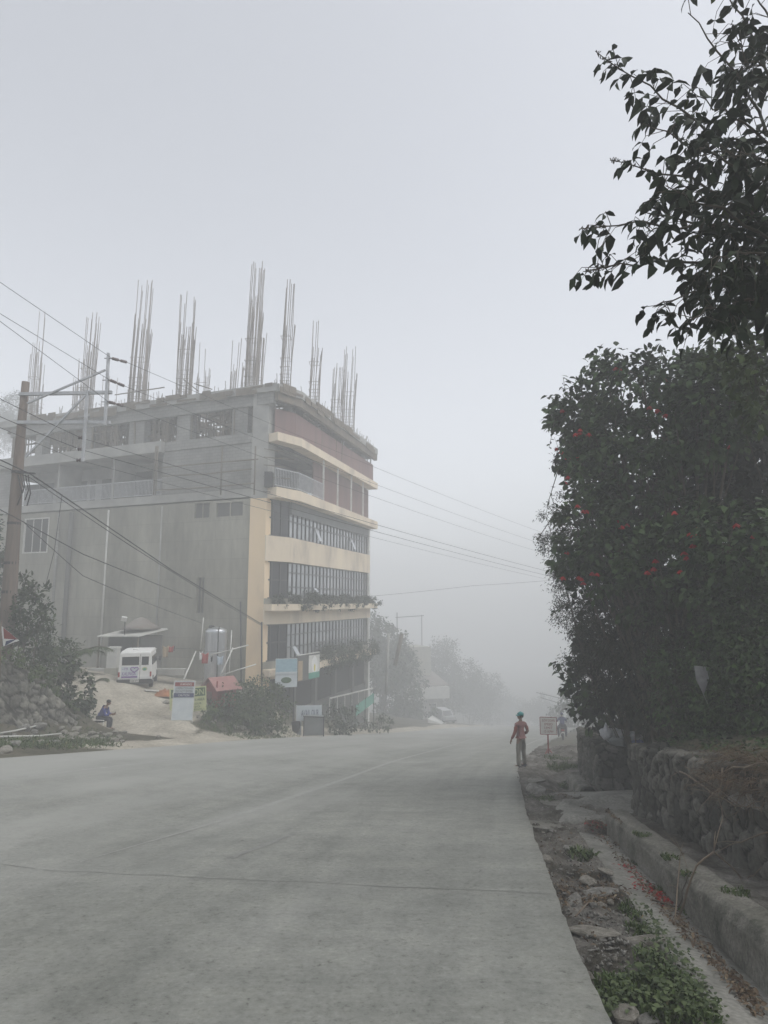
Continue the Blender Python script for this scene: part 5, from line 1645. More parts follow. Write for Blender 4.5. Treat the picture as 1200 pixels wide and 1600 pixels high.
def plaid():
    m, nt, b = _new('plaid_shirt')
    tc = nt.nodes.new('ShaderNodeTexCoord')
    ws = []
    for ax, sc_ in (((1, 0, 0), 9), ((0, 0, 1), 9)):
        wv = nt.nodes.new('ShaderNodeTexWave'); wv.inputs['Scale'].default_value = sc_; wv.bands_direction = 'X' if ax[0] else 'Z'
        nt.links.new(tc.outputs['Object'], wv.inputs['Vector']); ws.append(wv)
    r1 = ramp(nt, [(.45, (.23, .06, .05)), (.6, (.30, .21, .21))]); nt.links.new(ws[0].outputs[1], r1.inputs[0])
    r2 = ramp(nt, [(.45, (.55, .40, .40)), (.65, (1.0, 1.0, 1.0))]); nt.links.new(ws[1].outputs[1], r2.inputs[0])
    nt.links.new(mixc(nt, 1, r1.outputs[0], r2.outputs[0], 'MULTIPLY'), b.inputs['Base Color'])
    b.inputs['Roughness'].default_value = .9
    return m
M['plaid'] = plaid()
M['rust_sleeve'] = mat('rust_sleeve', (.22, .06, .045), (.17, .045, .035), 6, .9)

# man standing at the road's edge, seen from behind, looking towards the left
mp = P(815, 1190, 21.8); mp.z = max(verge_z(mp.x, mp.y), float(road_z(mp.x, mp.y)) - .05)
MAN = thing('person', 'standing worker in a teal helmet plaid shirt and baggy khaki trousers at the road edge', 'person', mp, math.radians(28))
J = {}; Rr = {}; Ed = []
def add(k, p, r, to=None):
    J[k] = p; Rr[k] = r
    if to: Ed.append((to, k))
add('pel', (0, 0, .92), .125); add('waist', (0, .01, 1.06), .12, 'pel'); add('chest', (0, .03, 1.26), (.15, .12), 'waist'); add('top', (0, .0, 1.40), .11, 'chest'); add('neck', (0, -.01, 1.48), .05, 'top'); add('hd', (0, .0, 1.56), .06, 'neck')
for s, pre in ((-1, 'l'), (1, 'r')):
    add(pre + 'sh', (s * .175, .0, 1.385), .058, 'top')
    if s < 0:
        add(pre + 'el', (s * .245, -.01, 1.12), .042, pre + 'sh'); add(pre + 'wr', (s * .31, .10, .90), .03, pre + 'el')
    else:
        add(pre + 'el', (s * .245, -.08, 1.13), .044, pre + 'sh'); add(pre + 'wr', (s * .18, .10, 1.02), .03, pre + 'el')
    add(pre + 'hip', (s * .09, 0, .86), .10, 'pel'); add(pre + 'kn', (s * .13, .02 + .03 * s, .48), .06, pre + 'hip'); add(pre + 'an', (s * .165, -.02 + .05 * s, .10), .045, pre + 'kn')
    add(pre + 'ft', (s * .185, .13 + .05 * s, .045), .042, pre + 'an')
body_J, body_R, body_E = dict(J), dict(Rr), list(Ed)
hand_chains(body_J, body_R, body_E, 'lwr', (-.3, .15, -.9), (.1, 1, .1), (.6, .2, -.2), 'L')
hand_chains(body_J, body_R, body_E, 'rwr', (-.6, .6, -.4), (.2, .3, 1), (-.5, -.4, 0), 'R')
skin_mesh('body', body_J, body_E, body_R, M['skin'], MAN, 2)
def sub_skin(name, keys, edges, grow, m, parent, root, extra=None, J=J, Rr=Rr):
    JJ = {k: J[k] for k in keys}; RR = {k: (tuple(x + grow for x in Rr[k]) if isinstance(Rr[k], tuple) else Rr[k] + grow) for k in keys}
    if extra:
        for k, (p, r) in extra.items():
            if p is not None: JJ[k] = p
            RR[k] = r
    return skin_mesh(name, JJ, edges, RR, m, parent, 2, root)
sub_skin('shirt', ['waist', 'chest', 'top', 'lsh', 'rsh', 'hem'][:5], [('hem', 'waist'), ('waist', 'chest'), ('chest', 'top'), ('top', 'lsh'), ('top', 'rsh'), ('lsh', 'lu'), ('rsh', 'ru'), ('top', 'col')], .018, M['plaid'], MAN, 'waist',
         {'col': ((0, -.005, 1.475), .062), 'top': (None, .135), 'lsh': (None, .082), 'rsh': (None, .082), 'hem': ((0, .0, .95), (.125, .115)), 'lu': ((-.21, .0, 1.28), .058), 'ru': ((.215, -.03, 1.28), .058)})
for pre, s in (('l', -1), ('r', 1)):
    a = Vector(J[pre + 'sh']); b_ = Vector(J[pre + 'el']); c = Vector(J[pre + 'wr'])
    skin_mesh('sleeve', {'a': tuple(a + (b_ - a) * .15), 'b': tuple(b_), 'c': tuple(c - (c - b_) * .04)}, [('a', 'b'), ('b', 'c')], {'a': .066, 'b': .058, 'c': .046}, M['rust_sleeve'], MAN, 2, 'b')
sub_skin('trousers', ['pel', 'lhip', 'rhip', 'lkn', 'rkn'], [('wst', 'pel'), ('pel', 'lhip'), ('pel', 'rhip'), ('lhip', 'lkn'), ('rhip', 'rkn'), ('lkn', 'lc'), ('rkn', 'rc'), ('lc', 'lcc'), ('rc', 'rcc')], .014, M['khaki'], MAN, 'pel',
         {'wst': ((0, 0, 1.0), (.135, .115)), 'pel': (None, (.145, .12)), 'lc': ((-.165, -.05, .2), .075), 'rc': ((.165, .05, .2), .075), 'lcc': ((-.17, -.06, .06), .07), 'rcc': ((.17, .05, .06), .07)})
for s in (-1, 1):
    mb = MB(); y0 = -.06 + .05 * s
    mb.hexa([(s * .17 - .045, y0 - .05, 0), (s * .17 + .045, y0 - .05, 0), (s * .19 + .04, y0 + .24, 0), (s * .19 - .04, y0 + .24, 0), (s * .17 - .04, y0 - .04, .09), (s * .17 + .04, y0 - .04, .09), (s * .19 + .03, y0 + .22, .05), (s * .19 - .03, y0 + .22, .05)])
    o = mb.build('shoe', M['dark_cloth'], MAN); bv = o.modifiers.new('bevel', 'BEVEL'); bv.width = .015; bv.segments = 2
head(MAN, (0, .0, 1.615), (math.radians(90 - 28 + 180 + 10), 0), M['skin'], M['hair'], M['teal'])

# man sitting on a stool at the yard entrance
st = P(157, 1142, 28.4); st.z = gz(st.x, st.y)
STL = thing('stool', 'low stool with a white metal frame under the sitting person', 'stool', st, math.radians(90))
mb = MB(); mb.box((0, .02, .40), (.40, .40, .04)); mb.build('seat', M['dark_cloth'], STL)
for x in (-.17, .17):
    for y in (-.17, .19):
        mb = MB(); mb.tube([(x, y, .39), (x * 1.12, y * 1.1, 0)], .018, 6); mb.build('leg', M['white'], STL)
mb = MB(); mb.tube([(-.2, -.22, .45), (-.2, .25, .47), (-.2, .33, .40), (-.2, .33, .02)], .02, 6); mb.tube([(.2, -.22, .45), (.2, .25, .47), (.2, .33, .40), (.2, .33, .02)], .02, 6); mb.build('frame', M['white'], STL)
SIT = thing('person', 'sitting person in a navy jacket leaning forward and holding a phone on a stool', 'person', st, math.radians(-90 + 180 + 0))
J, Rr, Ed = {}, {}, []
# local frame: faces -y (rotated so that -y points to the right of the picture)
add('pel', (0, .06, .52), .13); add('waist', (0, .02, .66), .125, 'pel'); add('chest', (0, -.10, .84), (.15, .13), 'waist'); add('top', (0, -.17, .96), .11, 'chest'); add('neck', (0, -.22, 1.03), .05, 'top'); add('hd', (0, -.25, 1.10), .055, 'neck')
for s, pre in ((-1, 'l'), (1, 'r')):
    add(pre + 'sh', (s * .17, -.15, .94), .06, 'top'); add(pre + 'el', (s * .20, -.22, .66), .046, pre + 'sh'); add(pre + 'wr', (s * .08, -.46, .68), .03, pre + 'el')
    add(pre + 'hip', (s * .09, .03, .50), .105, 'pel'); add(pre + 'kn', (s * .12, -.38, .49), .07, pre + 'hip'); add(pre + 'an', (s * .12, -.36, .09), .046, pre + 'kn'); add(pre + 'ft', (s * .13, -.50, .045), .042, pre + 'an')
bJ, bR, bE = dict(J), dict(Rr), list(Ed)
hand_chains(bJ, bR, bE, 'lwr', (.2, -1, .1), (0, .1, 1), (1, -.1, .1), 'L'); hand_chains(bJ, bR, bE, 'rwr', (-.2, -1, .1), (0, .1, 1), (-1, -.1, .1), 'R')
skin_mesh('body', bJ, bE, bR, M['skin'], SIT, 2)
sub_skin('jacket', ['waist', 'chest', 'top', 'lsh', 'rsh', 'lel', 'rel', 'pel'], [('pel', 'waist'), ('waist', 'chest'), ('chest', 'top'), ('top', 'lsh'), ('top', 'rsh'), ('lsh', 'lel'), ('rsh', 'rel'), ('lel', 'lcf'), ('rel', 'rcf'), ('top', 'col')], .024, M['blue_cloth'], SIT, 'chest',
         {'col': ((0, -.205, 1.035), .066), 'top': (None, .145), 'lsh': (None, .088), 'rsh': (None, .088), 'lcf': ((-.105, -.40, .675), .048), 'rcf': ((.105, -.40, .675), .048)}, J, Rr)
sub_skin('trousers', ['pel', 'lhip', 'rhip', 'lkn', 'rkn'], [('pel', 'lhip'), ('pel', 'rhip'), ('lhip', 'lkn'), ('rhip', 'rkn'), ('lkn', 'lc'), ('rkn', 'rc')], .018, M['dark_cloth'], SIT, 'pel', {'lc': ((-.12, -.365, .11), .068), 'rc': ((.12, -.365, .11), .068)}, J, Rr)
for s in (-1, 1):
    mb = MB(); mb.hexa([(s * .125 - .045, -.55, 0), (s * .125 + .045, -.55, 0), (s * .125 + .045, -.29, 0), (s * .125 - .045, -.29, 0), (s * .125 - .035, -.53, .05), (s * .125 + .035, -.53, .05), (s * .125 + .04, -.30, .1), (s * .125 - .04, -.30, .1)])
    mb.build('shoe', M['black'], SIT)
head(SIT, (0, -.28, 1.16), (0, math.radians(22)), M['skin'], M['hair'])
mb = MB(); mb.box((0, -.56, .71), (.075, .012, .15), rot=Euler((.5, 0, 0)).to_matrix()); o = mb.build('phone', M['black'], None); o.matrix_world = XF[SIT.name]; tag(o, 'dark phone held in the sitting person\'s hands', 'phone')

# motorbike and rider far down the right side
mo = P(880, 1161, 44); mo.z = gz(mo.x, mo.y) + .0
mo.z = float(road_z(mo.x, mo.y)) + .0
BK = thing('motorbike', 'small motorbike seen from behind on the right shoulder in the haze', 'motorbike', mo, math.radians(-12))
for y in (0, 1.22):
    mb = MB(); mb.lathe([(.20, -.05), (.28, -.05), (.30, 0), (.28, .05), (.20, .05)], 18); wh = mb.build('wheel', M['black'], BK, True); wh.rotation_euler = (0, PI / 2, 0); wh.location = (0, y, .30)
    mb = MB(); mb.lathe([(.03, -.05), (.2, -.02), (.2, .02), (.03, .05)], 14); mb.build('rim', M['metal'], wh, True)
mb = MB(); mb.box((0, .5, .5), (.26, .55, .32)); mb.box((0, .85, .72), (.28, .4, .22)); mb.beam((0, 1.22, .3), (0, 1.0, .95), .08); mb.beam((0, 0, .3), (0, .5, .4), .1); mb.build('body', M['dark_metal'], BK)
mb = MB(); mb.box((0, .25, .76), (.26, .8, .1)); mb.build('seat', M['black'], BK)
mb = MB(); mb.tube([(-.36, .9, 1.02), (0, 1.0, .98), (.36, .9, 1.02)], .018, 6); mb.build('handlebar', M['dark_metal'], BK)
for s in (-1, 1):
    mb = MB(); mb.beam((s * .3, .9, 1.0), (s * .36, .9, 1.2), .015); mb.box((s * .38, .88, 1.24), (.13, .02, .09)); mb.build('mirror', M['black'], BK)
mb = MB(); mb.box((0, -.14, .68), (.2, .06, .1)); mb.build('tail_light', M['red_glass'], BK)
mb = MB(); mb.box((0, -.2, .5), (.2, .015, .14)); mb.build('number_plate', M['white'], BK)
RID = thing('person', 'distant rider in dark blue sitting on the motorbike', 'person', mo, math.radians(-12))
J, Rr, Ed = {}, {}, []
add('pel', (0, .3, .92), .13); add('waist', (0, .33, 1.06), .13, 'pel'); add('chest', (0, .40, 1.24), (.16, .13), 'waist'); add('top', (0, .45, 1.36), .12, 'chest'); add('neck', (0, .48, 1.43), .05, 'top'); add('hd', (0, .5, 1.5), .06, 'neck')
for s, pre in ((-1, 'l'), (1, 'r')):
    add(pre + 'sh', (s * .18, .43, 1.34), .06, 'top'); add(pre + 'el', (s * .30, .58, 1.13), .048, pre + 'sh'); add(pre + 'wr', (s * .33, .85, 1.06), .035, pre + 'el')
    add(pre + 'hip', (s * .12, .32, .86), .10, 'pel'); add(pre + 'kn', (s * .25, .72, .72), .075, pre + 'hip'); add(pre + 'an', (s * .24, .55, .16), .05, pre + 'kn'); add(pre + 'ft', (s * .25, .70, .1), .045, pre + 'an')
bJ, bR, bE = dict(J), dict(Rr), list(Ed)
hand_chains(bJ, bR, bE, 'lwr', (0, 1, -.1), (1, 0, 0), (0, 0, -1), 'L'); hand_chains(bJ, bR, bE, 'rwr', (0, 1, -.1), (1, 0, 0), (0, 0, -1), 'R')
skin_mesh('body', bJ, bE, bR, M['skin'], RID, 1)
sub_skin('jacket', ['pel', 'waist', 'chest', 'top', 'lsh', 'rsh', 'lel', 'rel'], [('pel', 'waist'), ('waist', 'chest'), ('chest', 'top'), ('top', 'lsh'), ('top', 'rsh'), ('lsh', 'lel'), ('rsh', 'rel')], .025, M['ink_navy'], RID, 'chest', None, J, Rr)
sub_skin('trousers', ['pel', 'lhip', 'rhip', 'lkn', 'rkn', 'lan', 'ran'], [('pel', 'lhip'), ('pel', 'rhip'), ('lhip', 'lkn'), ('rhip', 'rkn'), ('lkn', 'lan'), ('rkn', 'ran')], .02, M['dark_cloth'], RID, 'pel', None, J, Rr)
h_ = head(RID, (0, .52, 1.56), (PI, 0), M['skin'], M['hair'], M['ink_navy'])

# ------------------------------------------------------------------ far house, ramp and parked vehicle
hp = P(676, 1128, 108); hp.z = gz(hp.x, hp.y)
HS = thing('roadside_house', 'pale low house with a terrace wall among the foggy trees', 'house', hp, math.radians(20))
HS.scale = (1.42, 1.42, 1.42)
mb = MB(); mb.box((-.6, 3, 1.4), (4.2, 5, 3.4)); mb.build('wall', M['slab'], HS)
mb = MB(); mb.box((-.4, .4, 3.1), (5.0, 1.2, 1.3)); mb.build('terrace_wall', M['offwhite'], HS)
mb = MB(); mb.hexa([(-3.2, .2, 3.8), (2.3, .2, 3.8), (2.3, 6, 4.2), (-3.2, 6, 4.2), (-3.2, .2, 3.9), (2.3, .2, 3.9), (2.3, 6, 5.2), (-3.2, 6, 5.2)]); mb.build('roof', M['rust'], HS)
for x in (-1.6, .3):
    wd = MB(); wd.box((x, .47, 1.3), (.9, .06, 1.2)); w0 = wd.build('window', M['offwhite'], HS); wd = MB(); wd.box((x, .43, 1.3), (.74, .03, 1.02)); wd.build('pane', M['glass_dark'], w0)
mb = MB(); mb.box((-1.0, 5, 6.4), (4.4, 4, 3.4)); mb.build('rear_block', M['plaster'], HS)
mb = MB(); mb.tube([(-2.4, 5, 8.0), (-2.4, 5, 12.2)], .06, 5); mb.tube([(-2.6, 5, 11.6), (1.2, 5, 11.8)], .05, 5); mb.tube([(.9, 5, 8.0), (.9, 5, 11.9)], .05, 5); mb.build('aerial', M['dark_metal'], HS)
a, b_, c, d = P(668, 1123, 84), P(712, 1139, 88), P(716, 1138, 95), P(676, 1118, 95)
mb = MB(); mb.hexa([v - Vector((0, 0, 1.5)) for v in (a, b_, c, d)] + [a, b_, c, d]); o = mb.build('driveway_ramp', M['offwhite']); tag(o, 'pale concrete ramp curving up from the far road', 'ramp', kind='thing')
cp_ = P(704, 1137, 92); cp_.z = float(road_z(cp_.x, cp_.y)) + .25
CV = thing('parked_jeep', 'grey parked jeep nose on in the fog beside the pale ramp', 'vehicle', cp_, math.radians(18))
mb = MB(); mb.hexa([(-.85, 0, .45), (.85, 0, .45), (.85, 3.8, .45), (-.85, 3.8, .45), (-.82, 0, 1.0), (.82, 0, 1.0), (.82, 3.8, 1.1), (-.82, 3.8, 1.1)]); mb.hexa([(-.78, .9, 1.0), (.78, .9, 1.0), (.78, 3.7, 1.1), (-.78, 3.7, 1.1), (-.68, 1.3, 1.75), (.68, 1.3, 1.75), (.68, 3.6, 1.78), (-.68, 3.6, 1.78)]); mb.build('body', M['metal'], CV)
mb = MB(); mb.hexa([(-.68, .88, 1.06), (.68, .88, 1.06), (.68, .93, 1.06), (-.68, .93, 1.06), (-.6, 1.24, 1.68), (.6, 1.24, 1.68), (.6, 1.29, 1.68), (-.6, 1.29, 1.68)]); mb.build('windscreen', M['glass_dark'], CV)
for sx in (-1, 1):
    for y in (.7, 3.0):
        mb = MB(); mb.lathe([(.15, -.1), (.33, -.1), (.35, 0), (.33, .1), (.15, .1)], 16); wh = mb.build('wheel', M['black'], CV, True); wh.rotation_euler = (0, PI / 2, 0); wh.location = (sx * .74, y, .35)
    mb = MB(); mb.lathe([(.1, 0), (.09, .03)], 12); o = mb.build('headlight', M['offwhite'], CV); o.rotation_euler = (PI / 2, 0, 0); o.location = (sx * .6, -.0, .8)
mb = MB(); mb.box((0, -.06, .5), (1.7, .12, .16)); mb.build('bumper', M['dark_metal'], CV)
for i, (px, Y, w_, h, dpt) in enumerate(((850, 96, 7, 4.2, 6), (872, 84, 5, 5.2, 5))):
    q = P(px, 1135, Y); q.z = gz(q.x, q.y) - .5
    if q.x < float(right_x(Y)) + 1: q.x = float(right_x(Y)) + 2
    q.z = float(road_z(q.x, q.y)) - .5
    H_ = thing('roadside_house', ('low foggy house with a sheet roof at the far road bend', 'taller foggy house nearer along the far road edge')[i], 'house', q, math.radians(-20))
    mb = MB(); mb.box((w_ / 2, dpt / 2, h / 2), (w_, dpt, h)); mb.build('wall', M['plaster'], H_)
    mb = MB(); mb.hexa([(-.4, -.5, h), (w_ + .4, -.5, h), (w_ + .4, dpt + .4, h), (-.4, dpt + .4, h), (-.4, -.5, h + .1), (w_ + .4, -.5, h + .1), (w_ + .4, dpt + .4, h + 1.2), (-.4, dpt + .4, h + 1.2)]); mb.build('roof', M['rust'], H_)
    for k in range(2):
        wd = MB(); wd.box((1.2 + k * 2.2, -.03, h * .55), (1.1, .08, 1.1)); w0 = wd.build('window', M['offwhite'], H_); wd = MB(); wd.box((1.2 + k * 2.2, -.075, h * .55), (.9, .03, .9)); wd.build('pane', M['glass_dark'], w0)
# leaning lamp post in the fog beyond the building
fpz = P(606, 1062, 62)
pole_thing('street_post', [P(603, 1085, 62), P(607, 990, 62)], .14, 'slab', 'pale leaning post half lost in fog beyond the building', 'post')
pole_thing('street_post', [P(617, 1040, 66), P(628, 990, 66)], .2, 'timber', 'dark tilted post top standing over the foggy trees', 'post')

# rubbish bags on the short wall
tb = P(965, 1150, 16.2)
base = float(road_z(5.6, 16)) + .95
for i, (px, py, Y, r, m, sq, lab) in enumerate(((947, 1142, 15.9, .15, 'plastic_white', (1, 1, 1.2), 'white plastic jug standing at the corner of the short stone wall'),
        (962, 1150, 16.0, .24, 'plastic_white', (1.2, 1, .7), 'crumpled white rubbish bag beside the plastic jug'),
        (982, 1152, 16.0, .25, 'plastic_white', (1.4, 1, .6), 'flattened grey white rubbish bag at the end of the heap'),
        (966, 1160, 15.75, .16, 'grey_plastic', (1.3, 1, .8), 'small grey bag tucked under the white bags on the wall'),
        (996, 1160, 15.8, .13, 'plastic_blue', (1.3, 1, .7), 'blue bag at the edge of the rubbish heap'))):
    me = rock_mesh(60 + i, 1.0, 3)
    co = np.empty(len(me.vertices) * 3, np.float32); me.vertices.foreach_get('co', co); co = co.reshape(-1, 3)
    nn = 1 + .35 * fbm(co[:, 0] * 3 + co[:, 2] * 2, co[:, 1] * 3 - co[:, 2] * 2, 1.0, i) + .25 * np.abs(fbm(co[:, 0] * 7, co[:, 2] * 7 + co[:, 1] * 5, 1.0, i + 5))
    if i == 0:
        t = np.clip((co[:, 2] + 1) / 2, 0, 1); rr = np.where(t > .62, .38, 1.0); co[:, 0] *= rr; co[:, 1] *= rr; nn[:] = 1; co[:, 2] = co[:, 2] * 1.15
    co *= nn[:, None] * r * np.array(sq)
    me.vertices.foreach_set('co', co.reshape(-1).astype(np.float32)); me.update()
    o = link_mesh('water_jug' if i == 0 else 'rubbish_bag', me, M[m], None, True); p = P(px, py, Y); o.location = p
    tag(o, lab, 'jug' if i == 0 else 'bag', None if i == 0 else 'rubbish on the short wall')

# ------------------------------------------------------------------ foliage
def unit(a):
    return a / np.maximum(np.linalg.norm(a, axis=-1, keepdims=True), 1e-9)

def leaves_mesh(name, pos, d, up, L, Wd, m, parent=None, tone=None, fold=.25, curl=.15, kind=None, shape='leaf', world=True):
    """pos: n x 3 leaf bases; d: directions; up: rough normals; L, Wd: lengths and half widths"""
    n = len(pos)
    if n == 0: return None
    pos = np.asarray(pos, float); d = unit(np.asarray(d, float)); up = np.asarray(up, float)
    side = unit(np.cross(d, up) + 1e-6); nr = np.cross(side, d)
    L = np.broadcast_to(np.asarray(L, float), (n,))[:, None]; Wd = np.broadcast_to(np.asarray(Wd, float), (n,))[:, None]
    if shape == 'leaf':       # folded along the midrib, curled at the tip: 8 points, 6 faces (4 quads would twist)
        a = pos
        m1 = pos + d * L * .35 + nr * L * curl * .10
        m2 = pos + d * L * .70 - nr * L * curl * .20
        t = pos + d * L * .98 - nr * L * curl * .9
        l1 = m1 + side * Wd + nr * Wd * fold; r1 = m1 - side * Wd + nr * Wd * fold
        l2 = m2 + side * Wd * .72 + nr * Wd * fold * .7; r2 = m2 - side * Wd * .72 + nr * Wd * fold * .7
        V = np.stack([a, l1, m1, r1, l2, m2, r2, t], 1).reshape(-1, 3)
        F = np.array([[0, 2, 1], [0, 3, 2], [1, 2, 5], [1, 5, 4], [2, 3, 6], [2, 6, 5], [4, 5, 7], [5, 6, 7]])
        k = 8
    elif shape == 'small':    # folded diamond
        mid = pos + d * L * .45
        t = pos + d * L - nr * L * curl
        l = mid + side * Wd + nr * Wd * fold; r = mid - side * Wd + nr * Wd * fold
        V = np.stack([pos, l, t, r], 1).reshape(-1, 3)
        F = np.array([[0, 2, 1], [0, 3, 2]])
        k = 4
    else:                     # blade: narrow, bending over
        m1 = pos + d * L * .55; t = pos + d * L * .85 + np.array([0, 0, -1.0]) * L * curl
        V = np.stack([pos - side * Wd, pos + side * Wd, m1 - side * Wd * .7, m1 + side * Wd * .7, t], 1).reshape(-1, 3)
        F = np.array([[0, 1, 3], [0, 3, 2], [2, 3, 4]])
        k = 5
    if world and parent is not None:
        inv = np.array(XF[parent.name].inverted())
        V = V @ inv[:3, :3].T + inv[:3, 3]
    f = (F[None] + (np.arange(n) * k)[:, None, None]).reshape(-1, 3)
    me = bpy.data.meshes.new(name)
    nf = len(f)
    me.vertices.add(len(V)); me.vertices.foreach_set('co', V.astype(np.float32).reshape(-1))
    me.loops.add(nf * 3); me.loops.foreach_set('vertex_index', f.astype(np.int32).reshape(-1))
    me.polygons.add(nf); me.polygons.foreach_set('loop_start', np.arange(0, nf * 3, 3, dtype=np.int32)); me.polygons.foreach_set('loop_total', np.full(nf, 3, np.int32))
    me.update(calc_edges=True)
    if tone is None: tone = rng.uniform(0, 1, n)
    at = me.attributes.new('tone', 'FLOAT', 'POINT')
    at.data.foreach_set('value', np.repeat(tone, k).astype(np.float32))
    o = link_mesh(name, me, m, parent)
    if kind: o['kind'] = kind
    return o

def clump_points(c, r, n, sprays, squash=(1, 1, 1), shell=.55, seed_dir=None):
    """leaf bases gathered in sprays through an ellipsoid; returns positions, outward directions, spray id"""
    c = np.array(c); q = np.array(squash) * r
    sd = unit(rng.normal(size=(sprays, 3))) * (shell + (1 - shell) * rng.uniform(0, 1, (sprays, 1)) ** .6)
    sid = rng.integers(0, sprays, n)
    sp = sd[sid]
    off = rng.normal(size=(n, 3)) * .16
    p = sp + off
    out = unit(sp + off * 1.2)
    return c + p * q, out, sid

def shrub(name, label, cat, clumps, base, leaf, m, per=160, group=None, trunk=.07, shape='leaf', droop=.35, twig=True, sprayn=26, squash=(1, 1, .9), part='foliage', stem_m='bark', tonebias=0.0, flowers=0, density=1.0, root=None):
    """clumps: [(centre, radius)]; leaf: (length, half width)"""
    base = Vector(base)
    T = root or thing(name, label, cat, base, group=group)
    mb = MB()
    fork = base + Vector((0, 0, .25))
    cs = sorted(clumps, key=lambda c: -c[1])
    for i, (c, r) in enumerate(clumps):
        c = Vector(c); h = c - base
        j = Vector((random.uniform(-.15, .15), random.uniform(-.15, .15), 0))
        mid = base + h * .45 + j * h.length * .4 + Vector((0, 0, h.length * .06))
        tr = trunk * .5 * (r / cs[0][1]) ** .5
        mb.tube([base + Vector((random.uniform(-1, 1) * trunk, random.uniform(-1, 1) * trunk, -.2)), base + h * .2 + j * .2, mid, c + (c - mid) * .15], [tr, tr * .85, tr * .6, tr * .2], 6)
        if twig:
            for k in range(4):
                dd = Vector(rng.normal(size=3)); dd.z = abs(dd.z) * .8; dd.normalize()
                mb.tube([mid + (c - mid) * random.uniform(.3, .9), c + dd * r * .45, c + dd * r * .95], [tr * .3, tr * .2, tr * .06 + .002], 4, cap=False)
    mb.build('stem', M[stem_m], T, True, True)
    P_, D_, S_, TN = [], [], [], []
    for c, r in clumps:
        n = max(60, int(per * density * r * r / (leaf[0] * leaf[1]) * .052))
        sprays = max(8, int(sprayn * r * r))
        p, o_, sid = clump_points(c, r, n, sprays, squash)
        st = rng.uniform(-.28, .28, sprays)
        P_.append(p); D_.append(o_); TN.append(np.clip(.45 + tonebias + st[sid] + rng.uniform(-.25, .25, n), 0, .96) + (rng.uniform(0, 1, n) > .985) * .2)
    p = np.concatenate(P_); o_ = np.concatenate(D_); tn = np.clip(np.concatenate(TN), 0, 1)
    n = len(p)
    d = o_ * .6 + rng.normal(size=(n, 3)) * .55 + np.array([0, 0, -droop])
    up = np.array([0, 0, 1.0]) + rng.normal(size=(n, 3)) * .45 + o_ * .3
    L = leaf[0] * rng.uniform(.65, 1.25, n)
    leaves_mesh(part, p, d, up, L, leaf[1] * rng.uniform(.7, 1.2, n), m, T, tn, shape=shape)
    if flowers:
        idx = rng.choice(len(clumps), flowers)
        fp = []
        for i in idx[:max(6, flowers // 2)]:
            c, r = clumps[i]
            v = unit(np.array([rng.normal() - .6, -abs(rng.normal()) - .5, rng.normal() * .8]))
            q0 = np.array(c) + v * r * rng.uniform(.92, 1.06)
            for j in range(rng.integers(1, 5)): fp.append(q0 + rng.normal(size=3) * .12 * (j > 0))
        for q in fp: flower(q, T)
    return T

def flower(q, T, s=1.0):
    k = 7
    a = np.linspace(0, 2 * PI, k, endpoint=False)
    d = np.stack([np.cos(a) * .55, np.sin(a) * .55, np.full(k, -.85)], 1) + rng.normal(size=(k, 3)) * .12
    leaves_mesh('blossom', np.repeat(np.array(q)[None], k, 0), d, np.array([0, 0, 1.0]) + d * .2, .11 * s, .032 * s, M['petal'], T, None, shape='leaf', curl=-.2)

def C(px, py, Y): return tuple(P(px, py, Y))

# ---- the overgrown hedge on the terrace to the right
def gbase(px, Y, dx=0):
    x = P(px, 1100, Y).x + dx
    return (x, Y, gz(x, Y))
shrub('hibiscus_shrub', 'tall dense shrub with scattered red blossoms topping the overgrown hedge', 'shrub',
      [(C(915, 635, 14.2), .75), (C(965, 610, 13.6), .85), (C(1030, 610, 13.0), .95), (C(1090, 610, 12.6), .9), (C(900, 690, 14.2), .62), (C(950, 690, 13.6), .8), (C(1010, 700, 13.0), .8), (C(1075, 590, 12.6), .55), (C(1060, 690, 12.4), .8),
       (C(930, 760, 14.0), .75), (C(985, 780, 13.4), .8), (C(890, 655, 14.3), .45), (C(905, 720, 14.4), .5), (C(1110, 660, 12.2), .8), (C(1150, 620, 11.8), .9)],
      gbase(985, 13.6, .8), (.17, .055), M['leaf_vine'], tonebias=.1, per=210, flowers=22, trunk=.11, sprayn=34, stem_m='stem')  # raised tonebias paints the hedge's lit top into the leaf colour
shrub('flowering_shrub', 'broad leafy shrub with the brightest red blossoms midway down the hedge', 'shrub',
      [(C(925, 830, 13.6), .75), (C(975, 860, 13.0), .8), (C(1030, 880, 12.2), .75), (C(1085, 830, 11.4), .7), (C(1140, 850, 10.8), .75), (C(1190, 860, 10.4), .8), (C(900, 880, 13.8), .55), (C(1040, 800, 12.4), .5), (C(1110, 900, 11.2), .6), (C(1170, 920, 10.6), .6), (C(890, 820, 14.0), .40), (C(935, 900, 13.6), .6), (C(1000, 930, 13.0), .6)],
      gbase(1020, 12.6, .9), (.16, .05), M['leaf_vine'], per=200, flowers=20, trunk=.09, sprayn=34, tonebias=.06, stem_m='stem')
shrub('feathery_shrub', 'fine leaved feathery shrub hanging out over the road side of the hedge', 'shrub',
      [(C(880, 720, 15.5), .45), (C(870, 800, 15.6), .5), (C(862, 838, 15.8), .42), (C(885, 860, 15.4), .6), (C(905, 920, 15.2), .7), (C(925, 970, 15.2), .75), (C(915, 1020, 15.6), .6), (C(880, 905, 15.6), .35), (C(900, 960, 15.8), .5), (C(950, 1020, 14.8), .7)],
      gbase(940, 15.6, .9), (.075, .012), M['leaf_fine'], per=60, trunk=.05, sprayn=46, shape='small', droop=.15, stem_m='stem')
